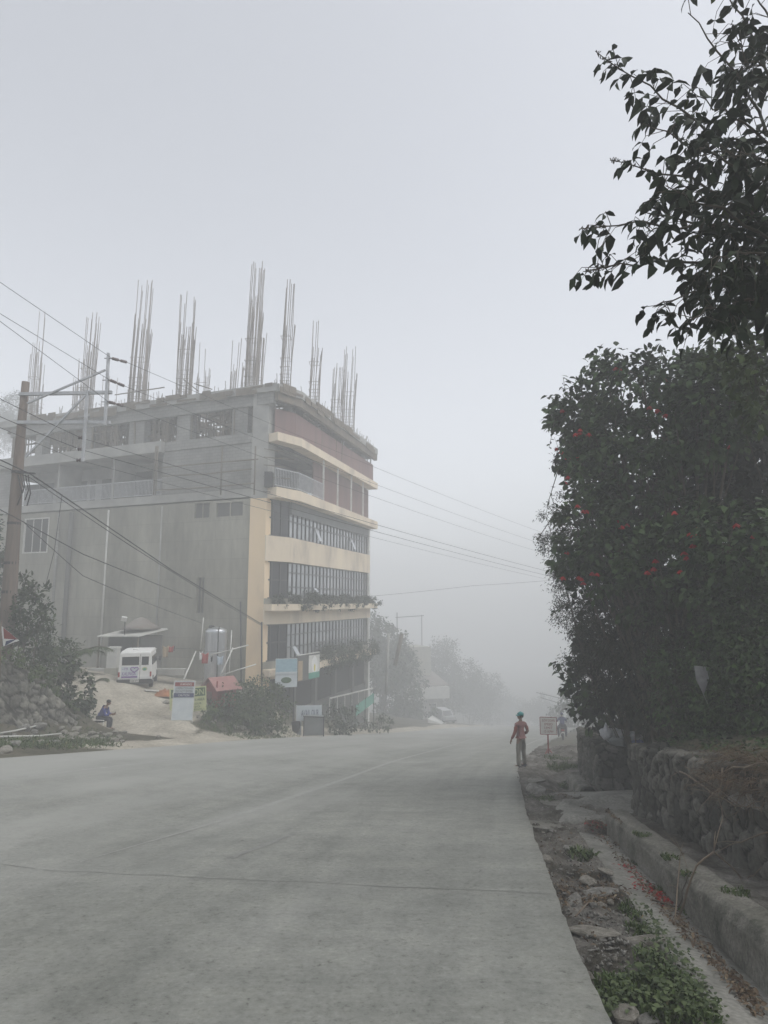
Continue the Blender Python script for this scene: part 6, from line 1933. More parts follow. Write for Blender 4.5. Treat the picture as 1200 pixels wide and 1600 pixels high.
shrub('bamboo_clump', 'dark thin leaved bamboo thicket filling the middle of the hedge', 'bamboo',
      [(C(960, 960, 14.4), .8), (C(1000, 1010, 13.6), .9), (C(1040, 1060, 12.8), .9), (C(975, 1058, 14.8), .75), (C(1032, 1095, 14.0), .7), (C(945, 1080, 15.6), .5), (C(1080, 980, 12.2), .9), (C(1120, 1050, 11.4), .9)],
      gbase(1010, 13.9, .7), (.14, .016), M['leaf_fine'], per=95, trunk=.03, sprayn=40, shape='small', droop=.5, stem_m='stem', tonebias=-.12)  # lowered tonebias puts the hedge's lower shade into the leaf colour
shrub('broadleaf_shrub', 'broad leaved shrub leaning out towards the road above the short stone wall', 'shrub',
      [(C(888, 1052, 17.0), .36), (C(912, 1080, 17.0), .45), (C(935, 1060, 16.6), .65), (C(922, 1118, 17.0), .38), (C(942, 1092, 16.6), .5), (C(978, 1082, 16.5), .5), (C(912, 1000, 16.8), .4)],
      gbase(935, 17.2, .7), (.20, .075), M['leaf_vine'], per=200, trunk=.06, sprayn=30, tonebias=-.1, droop=.7, stem_m='stem')
shrub('thorny_shrub', 'mid green shrub crowding the terrace above the long stone wall', 'shrub',
      [(C(1090, 1120, 11.2), .65), (C(1130, 1110, 10.6), .8), (C(1180, 1110, 10.0), .85), (C(1220, 1080, 9.8), .9), (C(1150, 1040, 10.4), .8), (C(1190, 1010, 10.0), .85), (C(1090, 1050, 11.4), .8), (C(1150, 960, 10.6), .7), (C(1230, 950, 10), .8), (C(1100, 1150, 10.9), .4), (C(1150, 1160, 10.1), .45), (C(1072, 1108, 12.0), .42)],
      gbase(1140, 10.6, .8), (.11, .026), M['leaf_vine'], per=130, trunk=.06, sprayn=50, tonebias=.02, stem_m='stem')
shrub('dark_tree', 'dark tree standing deep behind the flowering hedge', 'tree',
      [(C(1060, 760, 15.5), 1.5), (C(1130, 720, 14.5), 1.5), (C(1200, 760, 13.5), 1.6), (C(1000, 860, 16.5), 1.4), (C(1090, 900, 15), 1.6), (C(1190, 900, 13.5), 1.5), (C(980, 960, 17), 1.4), (C(1060, 1010, 15.5), 1.5), (C(1180, 1020, 14), 1.5), (C(980, 1080, 17.5), 1.3), (C(1090, 1110, 15), 1.4), (C(1240, 1050, 13), 1.5), (C(1180, 650, 13.6), 1.4), (C(945, 700, 16), .9), (C(960, 800, 16.5), 1.1), (C(1260, 800, 13), 1.5)],
      gbase(1080, 16.5, 1.2), (.24, .08), M['leaf_tree'], per=170, trunk=.2, sprayn=16, tonebias=-.25)  # lowered tonebias paints the shaded depth of the hedge
shrub('creeper', 'light leaved creeper hanging at the right over the dark hedge', 'creeper',
      [(C(1150, 540, 9.0), .38), (C(1185, 560, 8.8), .45), (C(1170, 600, 8.8), .40), (C(1195, 640, 8.6), .35), (C(1130, 575, 9.2), .30), (C(1230, 560, 8.6), .6), (C(1200, 500, 8.8), .5), (C(1160, 510, 9.2), .4)],
      gbase(1215, 9.6, 1.0), (.15, .045), M['leaf_light'], per=75, trunk=.03, sprayn=30, tonebias=-.1, stem_m='stem')
# loose dangling stems with a few leaves at the hedge's road side
mbs = []
for i, pts in enumerate((((880, 640), (866, 660), (858, 700)), ((872, 735), (858, 780), (852, 810)), ((900, 600), (880, 590), (884, 615)), ((960, 585), (925, 575), (905, 583)), ((1040, 560), (1030, 545), (1042, 548)), ((875, 790), (845, 835), (838, 850)), ((890, 940), (868, 955), (860, 960)))):
    Yd = 14.2 - .2 * (i == 4) * 6
    T = thing('hanging_vine', ('bare vine curling from the upper hedge edge', 'long vine drooping before the pale fog at mid hedge', 'short vine curling over the hedge shoulder', 'arching vine along the hedge top', 'tiny vine tendril above the hedge crest', 'drooping leafy vine at the widest point of the hedge', 'thin vine low on the road side of the hedge')[i], 'vine', C(*pts[0], Yd), group='vines at the hedge edge')
    mb = MB(); q = [Vector(C(*p, Yd)) for p in pts]; mb.tube(q, [.012, .008, .004], 5, cap=False); mb.build('stem', M['stem'], T, True, True)
    t = rng.uniform(0, 1, 16); pos = np.array([q[0] + (q[1] - q[0]) * min(1, 2 * x) + (q[2] - q[1]) * max(0, 2 * x - 1) for x in t])
    leaves_mesh('leaf', pos, rng.normal(size=(16, 3)) + np.array([-.3, 0, -.5]), np.array([0, 0, 1.0]) + rng.normal(size=(16, 3)) * .4, .09, .025, M['leaf_vine'], T)

# ---- the tree overhead at the right edge
TR = thing('overhanging_tree', 'leafy tree with hanging pointed leaflets and flower spikes reaching in overhead', 'tree', (5.9, 5.6, gz(5.9, 5.6)))
mb = MB(); trunk_top = Vector((5.2, 5.8, 3.6))
mb.tube([(5.9, 5.6, gz(5.9, 5.6) - .3), (5.8, 5.65, 1.0), (5.5, 5.7, 2.4), trunk_top, (4.7, 5.9, 5.2), (4.5, 6.0, 7.5)], [.26, .21, .18, .15, .11, .06], 12)
mb.build('trunk', M['bark'], TR, True, True)
limbs = [  # start, bend, tip (photograph pixels at a distance)
    ((1290, 420, 5.7), (1120, 180, 5.3), (930, 80, 5.0), 1), ((1290, 430, 5.6), (1130, 270, 5.2), (955, 250, 4.9), 1), ((1290, 440, 5.5), (1120, 320, 5.0), (905, 358, 4.8), 1),
    ((1290, 450, 5.4), (1110, 380, 5.1), (915, 425, 4.9), 1), ((1290, 460, 5.6), (1140, 420, 5.3), (1020, 480, 5.1), 0), ((1290, 400, 5.8), (1180, 130, 5.4), (1075, 20, 5.1), 0),
    ((1290, 380, 5.9), (1210, 80, 5.5), (1120, -30, 5.2), 0), ((1290, 440, 5.2), (1160, 330, 4.8), (1040, 290, 4.6), 0), ((1290, 470, 5.2), (1180, 450, 4.9), (1075, 500, 4.7), 0),
    ((1290, 300, 5.6), (1180, 200, 5.2), (1090, 150, 5.0), 0), ((1290, 350, 5.4), (1170, 260, 5.0), (1020, 200, 4.8), 0), ((1290, 420, 5.4), (1150, 350, 5.1), (1000, 330, 4.9), 0),
    ((1290, 330, 5.0), (1220, 250, 4.7), (1140, 240, 4.5), 0), ((1290, 420, 5.0), (1220, 390, 4.7), (1120, 400, 4.5), 0), ((1290, 250, 5.2), (1230, 120, 5.0), (1150, 70, 4.8), 0),
    ((1290, 470, 5.6), (1230, 440, 5.3), (1150, 480, 5.1), 0), ((1290, 430, 6.0), (1200, 400, 5.7), (1060, 420, 5.4), 0), ((1290, 320, 6.0), (1200, 220, 5.7), (1080, 240, 5.5), 0), ((1290, 350, 5.8), (1200, 300, 5.6), (1100, 330, 5.4), 0),
    ((1290, 200, 5.6), (1230, 60, 5.3), (1170, -20, 5.1), 0)]
LP, LD, LU, LL = [], [], [], []
for s_, b_, t_, spike in limbs:
    a, b2, c = (np.array(C(*q)) for q in (s_, b_, t_))
    st = np.array(trunk_top)
    path = []
    for t in np.linspace(0, 1, 15):
        path.append(a * (1 - t) ** 2 + 2 * b2 * t * (1 - t) + c * t * t if True else a)
    path = np.array(path); path[1:-1] += rng.normal(size=(13, 3)) * .015
    mb = MB(); mb.tube([tuple(st + (path[0] - st) * .0)] + [tuple(p) for p in path], [.03] + list(np.linspace(.022, .003 if spike else .004, 15)), 6)
    br = mb.build('branch', M['stem'], TR, True, True)
    tm = MB()
    ns = 35
    for k in range(ns):
        t = rng.uniform(.14, .94 if spike else 1.0)
        i = min(int(t * 14), 13); p = path[i] + (path[i + 1] - path[i]) * (t * 14 - i)
        tang = unit(path[i + 1] - path[i])
        dd = unit(np.array([rng.normal(), rng.normal(), rng.normal() * .7 - .15]) + tang * .7)
        ln = rng.uniform(.10, .30)
        e = p + dd * ln * .7; f = e + (dd * .3 + np.array([0, 0, -.34])) * ln
        tm.tube([tuple(p), tuple(e), tuple(f)], [.0035, .003, .002], 4, cap=False)
        h = unit(f - e)
        sd_ = unit(np.cross(h, [0, 0, 1.0]) + 1e-6)
        big = rng.uniform(.75, 1.25) * (1.0 if t < .8 else .7)
        for m_, q in ((0, f), (1, e + (f - e) * .55), (-1, e + (f - e) * .55)):
            LP.append(q); LD.append(h * (.8 if m_ == 0 else .25) + sd_ * m_ * .8 + np.array([0, 0, -.22]) + rng.normal(size=3) * .22)
            LU.append(np.array([0, 0, 1.0]) + rng.normal(size=3) * .5); LL.append(.165 * big)
    if spike:
        for k in range(46):
            t = rng.uniform(.90, 1.0); i = min(int(t * 14), 13); p = path[i] + (path[i + 1] - path[i]) * (t * 14 - i)
            dd = unit(rng.normal(size=3)) * .018
            tm.tube([tuple(p), tuple(p + dd), tuple(p + dd * 1.6)], [.002, .0045, .002], 4)
    tm.build('twig', M['stem'], br, True, True)
LP, LD, LU, LL = map(np.array, (LP, LD, LU, LL))
leaves_mesh('foliage', LP, LD, LU, LL, LL * .215, M['leaf_tree'], TR, np.clip(rng.normal(.45, .22, len(LP)), 0, 1), curl=.22, fold=.3)

# ---- across the road: shrubs on the stone bank
shrub('bank_shrub', 'bushy dark green shrub with upright sprigs at the foot of the utility pole', 'shrub',
      [(C(30, 945, 24.0), .7), (C(45, 975, 23.8), .75), (C(20, 985, 23.6), .7), (C(55, 1000, 24.2), .6), (C(55, 925, 24.2), .42), (C(68, 950, 24.2), .36), (C(-30, 960, 23.5), .9), (C(40, 910, 24.2), .3)], gbase(30, 22.8), (.20, .05), M['leaf_bank'], per=120, trunk=.08, sprayn=22, droop=-.25, tonebias=-.25)
shrub('bank_shrub', 'yellow green creeping shrub spilling over the top of the stone bank', 'shrub',
      [(C(12, 1030, 21.8), .42), (C(45, 1045, 22.4), .38), (C(68, 1060, 23.2), .32), (C(-20, 1025, 21.4), .5), (C(88, 1080, 24.2), .2)], gbase(40, 22.8), (.10, .03), M['leaf_light'], per=110, trunk=.03, sprayn=40, droop=.3)
shrub('bank_shrub', 'round leafy bush between the stone bank and the sitting person', 'shrub',
      [(C(95, 1060, 25.6), .8), (C(118, 1080, 26.2), .7), (C(85, 1040, 25.2), .8), (C(120, 1110, 26.6), .55), (C(135, 1095, 27), .45), (C(105, 1095, 25.8), .6), (C(128, 1125, 27), .4)], gbase(108, 26.4), (.20, .07), M['leaf_bank'], per=130, trunk=.06, sprayn=26, droop=.4, tonebias=-.15)
shrub('bank_shrub', 'pale feathery bush beyond the pole in front of the grey wall', 'shrub',
      [(C(75, 1000, 27), .8), (C(95, 1020, 27.5), .75), (C(60, 1020, 26), .8)], gbase(80, 27), (.16, .03), M['leaf_light'], per=90, trunk=.05, sprayn=30, shape='small', tonebias=-.35)
def palm(base, n, L, label):
    T = thing('young_palm', label, 'palm', base)
    mb = MB(); LPp, LDp = [], []
    for k in range(n):
        a = random.uniform(0, 2 * PI); d = Vector((math.cos(a), math.sin(a), 0)); ln = L * random.uniform(.7, 1.1)
        q = [Vector(base) + d * ln * t + Vector((0, 0, ln * (1.1 * t - .75 * t * t))) for t in np.linspace(0, 1, 9)]
        mb.tube(q, list(np.linspace(.03, .006, 9)), 5)
        for i in range(2, 9):
            for s in (-1, 1):
                for j in range(3):
                    p = q[i - 1] + (q[i] - q[i - 1]) * (j / 3); LPp.append(tuple(p)); sd_ = Vector((-d.y, d.x, 0)) * s
                    LDp.append(tuple(sd_ + (q[i] - q[i - 1]).normalized() * 1.1 + Vector((0, 0, -.25))))
    mb.build('stem', M['stem'], T, True, True)
    leaves_mesh('foliage', np.array(LPp), np.array(LDp), np.array([[0, 0, 1.0]]), L * .30, .02, M['leaf_bank'], T, shape='blade', curl=.25)
b0 = gbase(105, 27.2); palm((b0[0], b0[1], P(105, 1035, 27.2).z), 13, 1.5, 'young palm with long arching fronds above the round bush')
b0 = gbase(140, 28.6); palm((b0[0], b0[1], b0[2] + 1.3), 6, .8, 'small palm of thin bare fronds pointing at the parked van')
# left edge: tree behind the pole
shrub('dark_tree', 'dark tree at the very edge of the view behind the utility pole', 'tree', [(C(-15, 850, 30), .9), (C(-20, 890, 30), 1.1), (C(-40, 830, 30), 1.2), (C(5, 870, 30), .45)], gbase(-30, 30), (.2, .06), M['leaf_far'], per=110, trunk=.12, sprayn=16)
# bush bank at the corner of the building
shrub('bank_shrub', 'wide tangled bush covering the earth bank beneath the cream pier', 'shrub',
      [(C(345, 1100, 33), .85), (C(375, 1095, 33.5), .95), (C(400, 1100, 34), 1.0), (C(425, 1110, 34.6), .95), (C(385, 1128, 32.6), .9), (C(415, 1135, 33.4), .8), (C(430, 1085, 35.5), .7), (C(350, 1122, 32.4), .6), (C(435, 1140, 34.2), .5), (C(365, 1080, 34.5), .8), (C(405, 1078, 35.5), .8)],
      (P(395, 1120, 34.5).x, 34.5, gz(P(395, 1120, 34.5).x, 34.5)), (.17, .04), M['leaf_bank'], per=110, trunk=.05, sprayn=24, droop=.4)
shrub('bank_shrub', 'low yellowish weeds at the foot of the caution board', 'shrub', [(C(335, 1120, 31.2), .4), (C(325, 1112, 31.6), .35), (C(350, 1138, 31), .35), (C(318, 1122, 30.8), .25)], gbase(335, 31.3), (.11, .025), M['leaf_light'], per=80, trunk=.02, sprayn=50)
shrub('bank_shrub', 'dark bush between the grey bin and the ground floor', 'shrub', [(C(520, 1120, 41), .9), (C(545, 1125, 43), .9), (C(572, 1133, 46), .5), (C(530, 1138, 41), .7), (C(600, 1130, 48), .7)], gbase(535, 42.5), (.2, .05), M['leaf_far'], per=90, trunk=.05, sprayn=18)
# planters on the facade: each row of plants is one thing
for i, (zt, s0, s1, h) in enumerate(((Z['b3t'] - .3, -1.2, 16.5, .5), (Z['b2t'] - .4, 5.0, 16.5, .8))):
    cl = []
    for s in np.arange(s0, s1, .8):
        p = K + AV * s + AN * .45
        if s < 0: p = O + (K - O).normalized() * (2.1 + s) + Vector((.25, -.4))
        cl.append(((p.x, p.y, zt + random.uniform(0, .25)), h * random.uniform(.8, 1.3)))
    p = K + AV * 6 + AN * .45
    shrub('planter_shrub', ('clipped green planting along the upper facade planter', 'straggling weeds along the lower facade planter')[i], 'plant', cl, (p.x, p.y, zt - .1), (.16, .04), M['leaf_far'], per=200 if i == 0 else 85, trunk=.02, sprayn=22, twig=False, tonebias=-.2)

# ---- trees in the fog
def far_tree(px, py, Y, r, label, k=7, kindn='foggy_tree', wide=1.0):
    c = P(px, py, Y); g_ = gz(c.x, Y)
    cl = []
    for i in range(k):
        v = unit(rng.normal(size=3)) * rng.uniform(.3, .85)
        cl.append((tuple(np.array(c) + v * np.array([r * wide, r, r * .9])), r * rng.uniform(.4, .62)))
    shrub(kindn, label, 'tree', cl, (c.x, Y, g_), (.42, .14), M['leaf_far'], per=120, trunk=.18, sprayn=5, squash=(1, 1, .85), group='trees in the fog', twig=False)
for px, py, Y, r, lab in ((595, 1000, 62, 2.6, 'foggy tree rising just past the end of the building'), (600, 1060, 60, 2.8, 'foggy bushy tree below the leaning pale post'), (625, 1040, 66, 3.2, 'foggy tree with the tilted post over it'),
                          (620, 1095, 62, 2.6, 'low foggy tree above the far kerb before the pale house'), (650, 1105, 64, 1.8, 'small foggy bush at the foot of the pale ramp'), (655, 1050, 86, 4.2, 'foggy tree behind the pale roadside house'), (700, 1050, 95, 5.0, 'tall foggy tree behind the parked jeep'),
                          (730, 1085, 100, 4.2, 'broad foggy tree past the parked jeep'), (760, 1095, 112, 4.0, 'faint foggy tree where the road vanishes'), (690, 1090, 88, 2.6, 'foggy bush between the house and the jeep'), (800, 1105, 125, 4.5, 'faintest foggy tree beyond the road bend'),
                          (560, 1010, 70, 3.0, 'foggy tree half hidden behind the building end'), (900, 1105, 62, 2.4, 'foggy tree at the right behind the motorbike'), (920, 1120, 46, 2.2, 'bushy tree close behind the motorbike by the stone wall'), (840, 1112, 110, 3.0, 'low foggy tree beside the far low house')):
    far_tree(px, py, Y * 1.5, r * 1.5, lab)
far_tree(10, 650, 150, 8, 'dim hillside tree rising above the roof beyond the utility pole')

# ------------------------------------------------------------------ verge: grass, litter, stones, dead branches
def scatter_px(poly_px, n):
    """points on the verge spread over a photograph region [(px, py), ...]"""
    poly = np.array(poly_px, float); lo, hi = poly.min(0), poly.max(0); out = []
    while len(out) < n:
        x, y = rng.uniform(lo[0], hi[0]), rng.uniform(lo[1], hi[1])
        c = False; j = len(poly) - 1
        for i in range(len(poly)):
            if (poly[i, 1] > y) != (poly[j, 1] > y) and x < (poly[j, 0] - poly[i, 0]) * (y - poly[i, 1]) / (poly[j, 1] - poly[i, 1]) + poly[i, 0]: c = not c
            j = i
        if c: out.append(tuple(vhit(x, y)))
    return np.array(out)
def tuft(px, py, n, r, L):
    p = vhit(px, py); a = rng.uniform(0, 2 * PI, n); q = r * rng.uniform(0, 1, n) ** .6
    x, y = p.x + np.cos(a) * q, p.y + np.sin(a) * q * 1.3
    return np.stack([x, y, [verge_z(i, j) for i, j in zip(x, y)]], 1), L
GP, GL = [], []
for px, py, n, r, L in ((910, 1340, 160, .16, .17), (985, 1425, 150, .10, .09), (1000, 1460, 200, .12, .09), (1025, 1500, 260, .14, .09), (1050, 1530, 340, .15, .10), (1080, 1560, 300, .14, .10), (1000, 1545, 420, .20, .12), (1040, 1575, 420, .18, .11), (960, 1550, 260, .14, .12), (1095, 1590, 300, .12, .09), (970, 1580, 240, .14, .10),
                        (850, 1250, 220, .22, .10), (880, 1200, 420, .5, .22), (895, 1225, 300, .35, .18), (870, 1185, 260, .5, .18), (1000, 1305, 220, .14, .07), (1040, 1340, 160, .14, .07), (1070, 1365, 90, .1, .06), (1150, 1395, 120, .12, .08), (830, 1245, 100, .15, .07), (900, 1330, 60, .1, .1)):
    p, L = tuft(px, py, n, r, L); GP.append(p); GL.append(L * rng.uniform(.6, 1.3, len(p)))
p = np.concatenate(GP); L = np.concatenate(GL); n = len(p)
leaves_mesh('grass', p - np.array([0, 0, .01]), np.stack([rng.normal(size=n) * .5, rng.normal(size=n) * .5, np.full(n, .8)], 1), rng.normal(size=(n, 3)), L, .005 + L * .03, M['grass'], None, np.clip(rng.normal(.4, .25, n), 0, 1), shape='blade', curl=.25, kind='stuff')
# low broad leaved weeds over the near verge
pp_ = scatter_px(((930, 1600), (960, 1545), (1010, 1500), (1000, 1440), (985, 1405), (1010, 1420), (1060, 1480), (1100, 1545), (1140, 1600)), 950)
n = len(pp_)
leaves_mesh('weeds', pp_ + np.stack([np.zeros(n), np.zeros(n), rng.uniform(.01, .09, n)], 1), np.stack([rng.normal(size=n), rng.normal(size=n), rng.uniform(-.2, .5, n)], 1), np.array([0, 0, 1.0]) + rng.normal(size=(n, 3)) * .4, rng.uniform(.02, .055, n), rng.uniform(.008, .017, n), M['leaf_bank'], None, rng.uniform(0, .95, n), kind='stuff')
# dry litter
pp_ = np.concatenate([scatter_px(((905, 1270), (950, 1275), (975, 1320), (960, 1330), (915, 1300)), 420), scatter_px(((955, 1335), (968, 1330), (1066, 1435), (1185, 1560), (1200, 1600), (1170, 1580), (1040, 1435)), 800), scatter_px(((858, 1385), (925, 1365), (985, 1395), (960, 1415), (870, 1420)), 420), scatter_px(((870, 1240), (905, 1240), (925, 1265), (885, 1262)), 120), scatter_px(((820, 1290), (900, 1300), (960, 1400), (930, 1500), (880, 1430)), 180)])
n = len(pp_)
leaves_mesh('leaf_litter', pp_ + np.stack([np.zeros(n), np.zeros(n), rng.uniform(.006, .03, n)], 1), np.stack([rng.normal(size=n), rng.normal(size=n), rng.normal(size=n) * .25], 1), np.array([0, 0, 1.0]) + rng.normal(size=(n, 3)) * .5, rng.uniform(.02, .07, n), rng.uniform(.004, .014, n), M['dry_leaf'], None, rng.uniform(0, 1, n), kind='stuff', curl=.4)
pp_ = np.concatenate([scatter_px(((975, 1350), (990, 1352), (1048, 1412), (1040, 1420), (1000, 1385)), 60), scatter_px(((1020, 1395), (1032, 1395), (1050, 1415), (1035, 1415)), 45), scatter_px(((910, 1285), (950, 1290), (940, 1310), (915, 1305)), 40), scatter_px(((960, 1350), (990, 1360), (1030, 1410), (985, 1390)), 25)])
n = len(pp_)
leaves_mesh('fallen_petals', pp_ + np.array([0, 0, .012]), np.stack([rng.normal(size=n), rng.normal(size=n), rng.normal(size=n) * .2], 1), np.array([0, 0, 1.0]) + rng.normal(size=(n, 3)) * .4, rng.uniform(.035, .065, n), rng.uniform(.008, .015, n), M['petal_dark'], None, kind='stuff')
# low growth on the terrace along the wall's top
n = 2600
y = rng.uniform(5.5, 15.0, n); y = y[(y < 11.3)]; n = len(y)
x = wall_x(y) + rng.uniform(.05, 1.6, n)
z_ = np.maximum(ground_z(x, y), road_z(x, y) + np.interp(x - wall_x(y), [0, .45], [1.02, .95]))
leaves_mesh('ground_cover', np.stack([x, y, z_ + rng.uniform(-.02, .07, n)], 1), np.stack([rng.normal(size=n), rng.normal(size=n), rng.uniform(-.1, .7, n)], 1), np.array([0, 0, 1.0]) + rng.normal(size=(n, 3)) * .5, rng.uniform(.05, .13, n), rng.uniform(.012, .03, n), M['leaf_vine'], None, rng.uniform(0, .8, n), kind='stuff')
# dead branches and straw tipped over the long wall
def branch(pts, r, label, forks=3, m='dry', group='dead branches'):
    T = thing('dead_branch', label, 'branch', tuple(pts[0]), group=group)
    mb = MB(); q = [Vector(p) for p in pts]
    fine = []
    for a, b_ in zip(q[:-1], q[1:]):
        for k in range(4): fine.append(a + (b_ - a) * k / 4 + Vector(rng.normal(size=3)) * r * .6)
    fine.append(q[-1]); mb.tube(fine, list(np.linspace(r, r * .3, len(fine))), 6)
    for k in range(forks):
        i = random.randrange(2, len(fine) - 1); d = (fine[i] - fine[i - 1]).normalized(); s = Vector(rng.normal(size=3)) * .6 + d
        ln = random.uniform(.12, .35); mb.tube([fine[i], fine[i] + s * ln * .5, fine[i] + s * ln + Vector((0, 0, -.03))], [r * .5, r * .35, r * .15], 5)
    mb.build('stem', M[m], T, True, True)
    return T
def CW(px, py, d=0.0):
    """a point just in front of the long wall's face"""
    r = ray(px, py); y = 9.0
    for _ in range(20): y = float(wall_x(y) - .10 - d) / r[0] * r[1]
    return P(px, py, y)
branch([CW(1062, 1205), CW(1100, 1230), CW(1150, 1260), CW(1190, 1262, .1)], .012, 'long dead stem lying across the wall top at its straw end')
branch([CW(1199, 1190, -.1), CW(1150, 1200), CW(1085, 1225)], .014, 'pale dead cane sticking out over the wall towards the road')
branch([CW(1130, 1200), CW(1122, 1240, .08), CW(1130, 1285, .1)], .010, 'looping dry stem hanging down the wall face')
branch([CW(1199, 1300, .1), CW(1160, 1315, .12), CW(1135, 1318, .1)], .009, 'thin dry twig jutting from the wall near its lower stones')
branch([vhit(1062, 1435) + Vector((0, 0, .03)), vhit(1090, 1405) + Vector((0, 0, .16)), vhit(1120, 1385) + Vector((0, 0, .30)), CW(1165, 1377, .12), CW(1190, 1355, .08)], .011, 'forked branch leaning from the kerb against the wall', 4)
branch([vhit(1055, 1445) + Vector((0, 0, .02)), vhit(1066, 1410) + Vector((0, 0, .14)), vhit(1072, 1372) + Vector((0, 0, .22))], .007, 'thin upright twig standing at the kerb', 5)
branch([vhit(1018, 1410) + Vector((0, 0, .02)), vhit(1060, 1425) + Vector((0, 0, .04)), vhit(1080, 1432) + Vector((0, 0, .05))], .010, 'dark stick lying along the drain floor', 1, 'stem')
branch([vhit(828, 1240) + Vector((0, 0, .03)), vhit(860, 1238) + Vector((0, 0, .05)), vhit(890, 1248) + Vector((0, 0, .02))], .010, 'pale stick lying across the broken slabs', 1)
branch([vhit(900, 1440) + Vector((0, 0, .03)), vhit(920, 1420) + Vector((0, 0, .04)), vhit(935, 1408) + Vector((0, 0, .05))], .007, 'short twig lying among the dry leaves on the verge', 2)
T = thing('dry_straw', 'tangled heap of dry straw and stems tipped over the long stone wall', 'straw', tuple(CW(1150, 1230)))
n = 2300
sx = rng.normal(size=n); y = 7.4 + sx * .55; x = wall_x(y) + rng.normal(size=n) * .16 + .05
top = road_z(x, y) + 1.0
z_ = top + np.where(x < wall_x(y) - .04, -np.abs(rng.normal(size=n)) * .16, np.abs(rng.normal(size=n)) * .12)
leaves_mesh('stalk', np.stack([x, y, z_], 1), np.stack([rng.normal(size=n) - .5, rng.normal(size=n), rng.normal(size=n) * .5 - .3], 1), rng.normal(size=(n, 3)), rng.uniform(.06, .30, n), rng.uniform(.0015, .004, n), M['dry_leaf'], T, rng.uniform(.2, 1, n), shape='blade', curl=.3)
for i, (px, py, w_, lab) in enumerate(((1165, 1250, .16, 'flat slate piece lying on the straw'), (1188, 1258, .15, 'second flat slate under the straw at the wall edge'))):
    p = CW(px, py, -.1); mb = MB(); mb.hexa([(-w_, -.1, 0), (w_, -.12, 0), (w_ * .9, .1, 0), (-w_ * .8, .12, 0), (-w_, -.1, .03), (w_, -.12, .03), (w_ * .9, .1, .03), (-w_ * .8, .12, .03)]); o = mb.build('slate', M['rock']); o.location = p; o.rotation_euler = (.2, -.25, .4 + i); tag(o, lab, 'slate')
# torn sheet caught in the hedge
pts = [(1085, 1040), (1104, 1042), (1108, 1060), (1100, 1085), (1106, 1100), (1096, 1078), (1088, 1062)]
mb = MB(); q = [P(x, y, 9.9) for x, y in pts]; k = len(q)
mb.add([tuple(v) for v in q] + [tuple(v + Vector((0, .012, 0))) for v in q], [tuple(range(k)), tuple(range(2 * k - 1, k - 1, -1))] + [(i, k + i, k + (i + 1) % k, (i + 1) % k) for i in range(k)])
tag(mb.build('torn_sheet', M['torn']), 'torn white plastic sheet caught among the dark hedge leaves', 'sheet')
# stones on the verge
for px, py, s, lab, pale, sq in ((840, 1238, .26, 'large dark boulder sunk beside the road edge near the ditch', False, (1, 1.1, .8)), (889, 1327, .085, 'round dark stone next to the tall grass tuft', False, (1, 1, 1)), (920, 1382, .11, 'tan sandstone lump on the dry leaves', True, (1, .9, .7)),
                                 (947, 1372, .10, 'pale broken concrete lump near the drain edge', True, (1.2, .8, .6)), (935, 1398, .13, 'flat grey slab piece lying on the litter', False, (1.6, .9, .25)), (895, 1415, .12, 'flat stone half buried below the litter', False, (1.5, .7, .4)), (925, 1462, .20, 'long pale stone lying square across the verge', True, (1.4, .5, .35)),
                                 (1010, 1475, .15, 'tapered white stone pointing at the drain', True, (.45, 1.3, .3)), (978, 1596, .12, 'chunky pale rock at the nearest corner of the verge', True, (1, .8, .8)), (1012, 1600, .09, 'smaller rock beside the nearest chunky one', False, (1.2, .8, .7)), (855, 1345, .09, 'small pale stone close to the road edge', True, (1, 1, .7)),
                                 (862, 1300, .08, 'small grey stone on the verge before the driveway', False, (1, 1, .7)), (905, 1500, .06, 'little grey stone beside the slab edge', False, (1, 1, .8)), (940, 1420, .06, 'little pinkish stone in the gravel patch', True, (1, 1, .8)), (958, 1460, .05, 'pebble near the tapered white stone', True, (1, 1, .8))):
    p = vhit(px, py); stone(p + Vector((0, 0, s * .15)), s, lab, None, pale, squash=sq)
for px, py in ((870, 1360), (915, 1440), (880, 1395), (900, 1475), (945, 1480), (960, 1500), (930, 1530), (950, 1435), (870, 1320), (845, 1310), (955, 1410), (975, 1435), (925, 1425), (890, 1440), (910, 1400)):
    p = vhit(px + random.uniform(-8, 8), py + random.uniform(-8, 8)); stone(p + Vector((0, 0, .01)), random.uniform(.02, .045), 'tiny loose stone on the dirt between road and drain', 'loose stones on the near verge', random.random() < .4)
# gravel over the dirt
gp_ = np.concatenate([scatter_px(((815, 1240), (880, 1260), (960, 1390), (1010, 1470), (960, 1560), (920, 1530), (860, 1390)), 700), scatter_px(((900, 1430), (975, 1425), (1005, 1480), (940, 1510)), 350)])
GV, GF = [], []
tet = np.array([[1, 1, .8], [-1, -.9, .8], [-1, 1, -.7], [1, -1, -.7], [0, 0, 1.1]])
for i, q in enumerate(gp_):
    s = .004 + .012 * rng.uniform() ** 3
    GV.append(q + (tet * rng.uniform(.6, 1.3, (5, 3))) @ np.array(Euler((rng.uniform(0, 6), rng.uniform(0, 6), rng.uniform(0, 6))).to_matrix()) * s + np.array([0, 0, s * .4]))
    GF.append(np.array([[0, 1, 4], [0, 2, 1], [0, 4, 3], [0, 3, 2], [1, 3, 4], [1, 2, 3]]) + i * 5)
o = link_mesh('gravel', np_mesh('gravel', np.concatenate(GV), np.concatenate(GF)), M['rock']); o['kind'] = 'stuff'
for px, py in ((872, 1184), (880, 1178), (893, 1174), (867, 1190), (850, 1190)):
    p = vhit(px, py); stone(p + Vector((0, 0, .02)), .05, 'small white stone on the earth mound behind the speed sign', 'white stones on the mound', True)
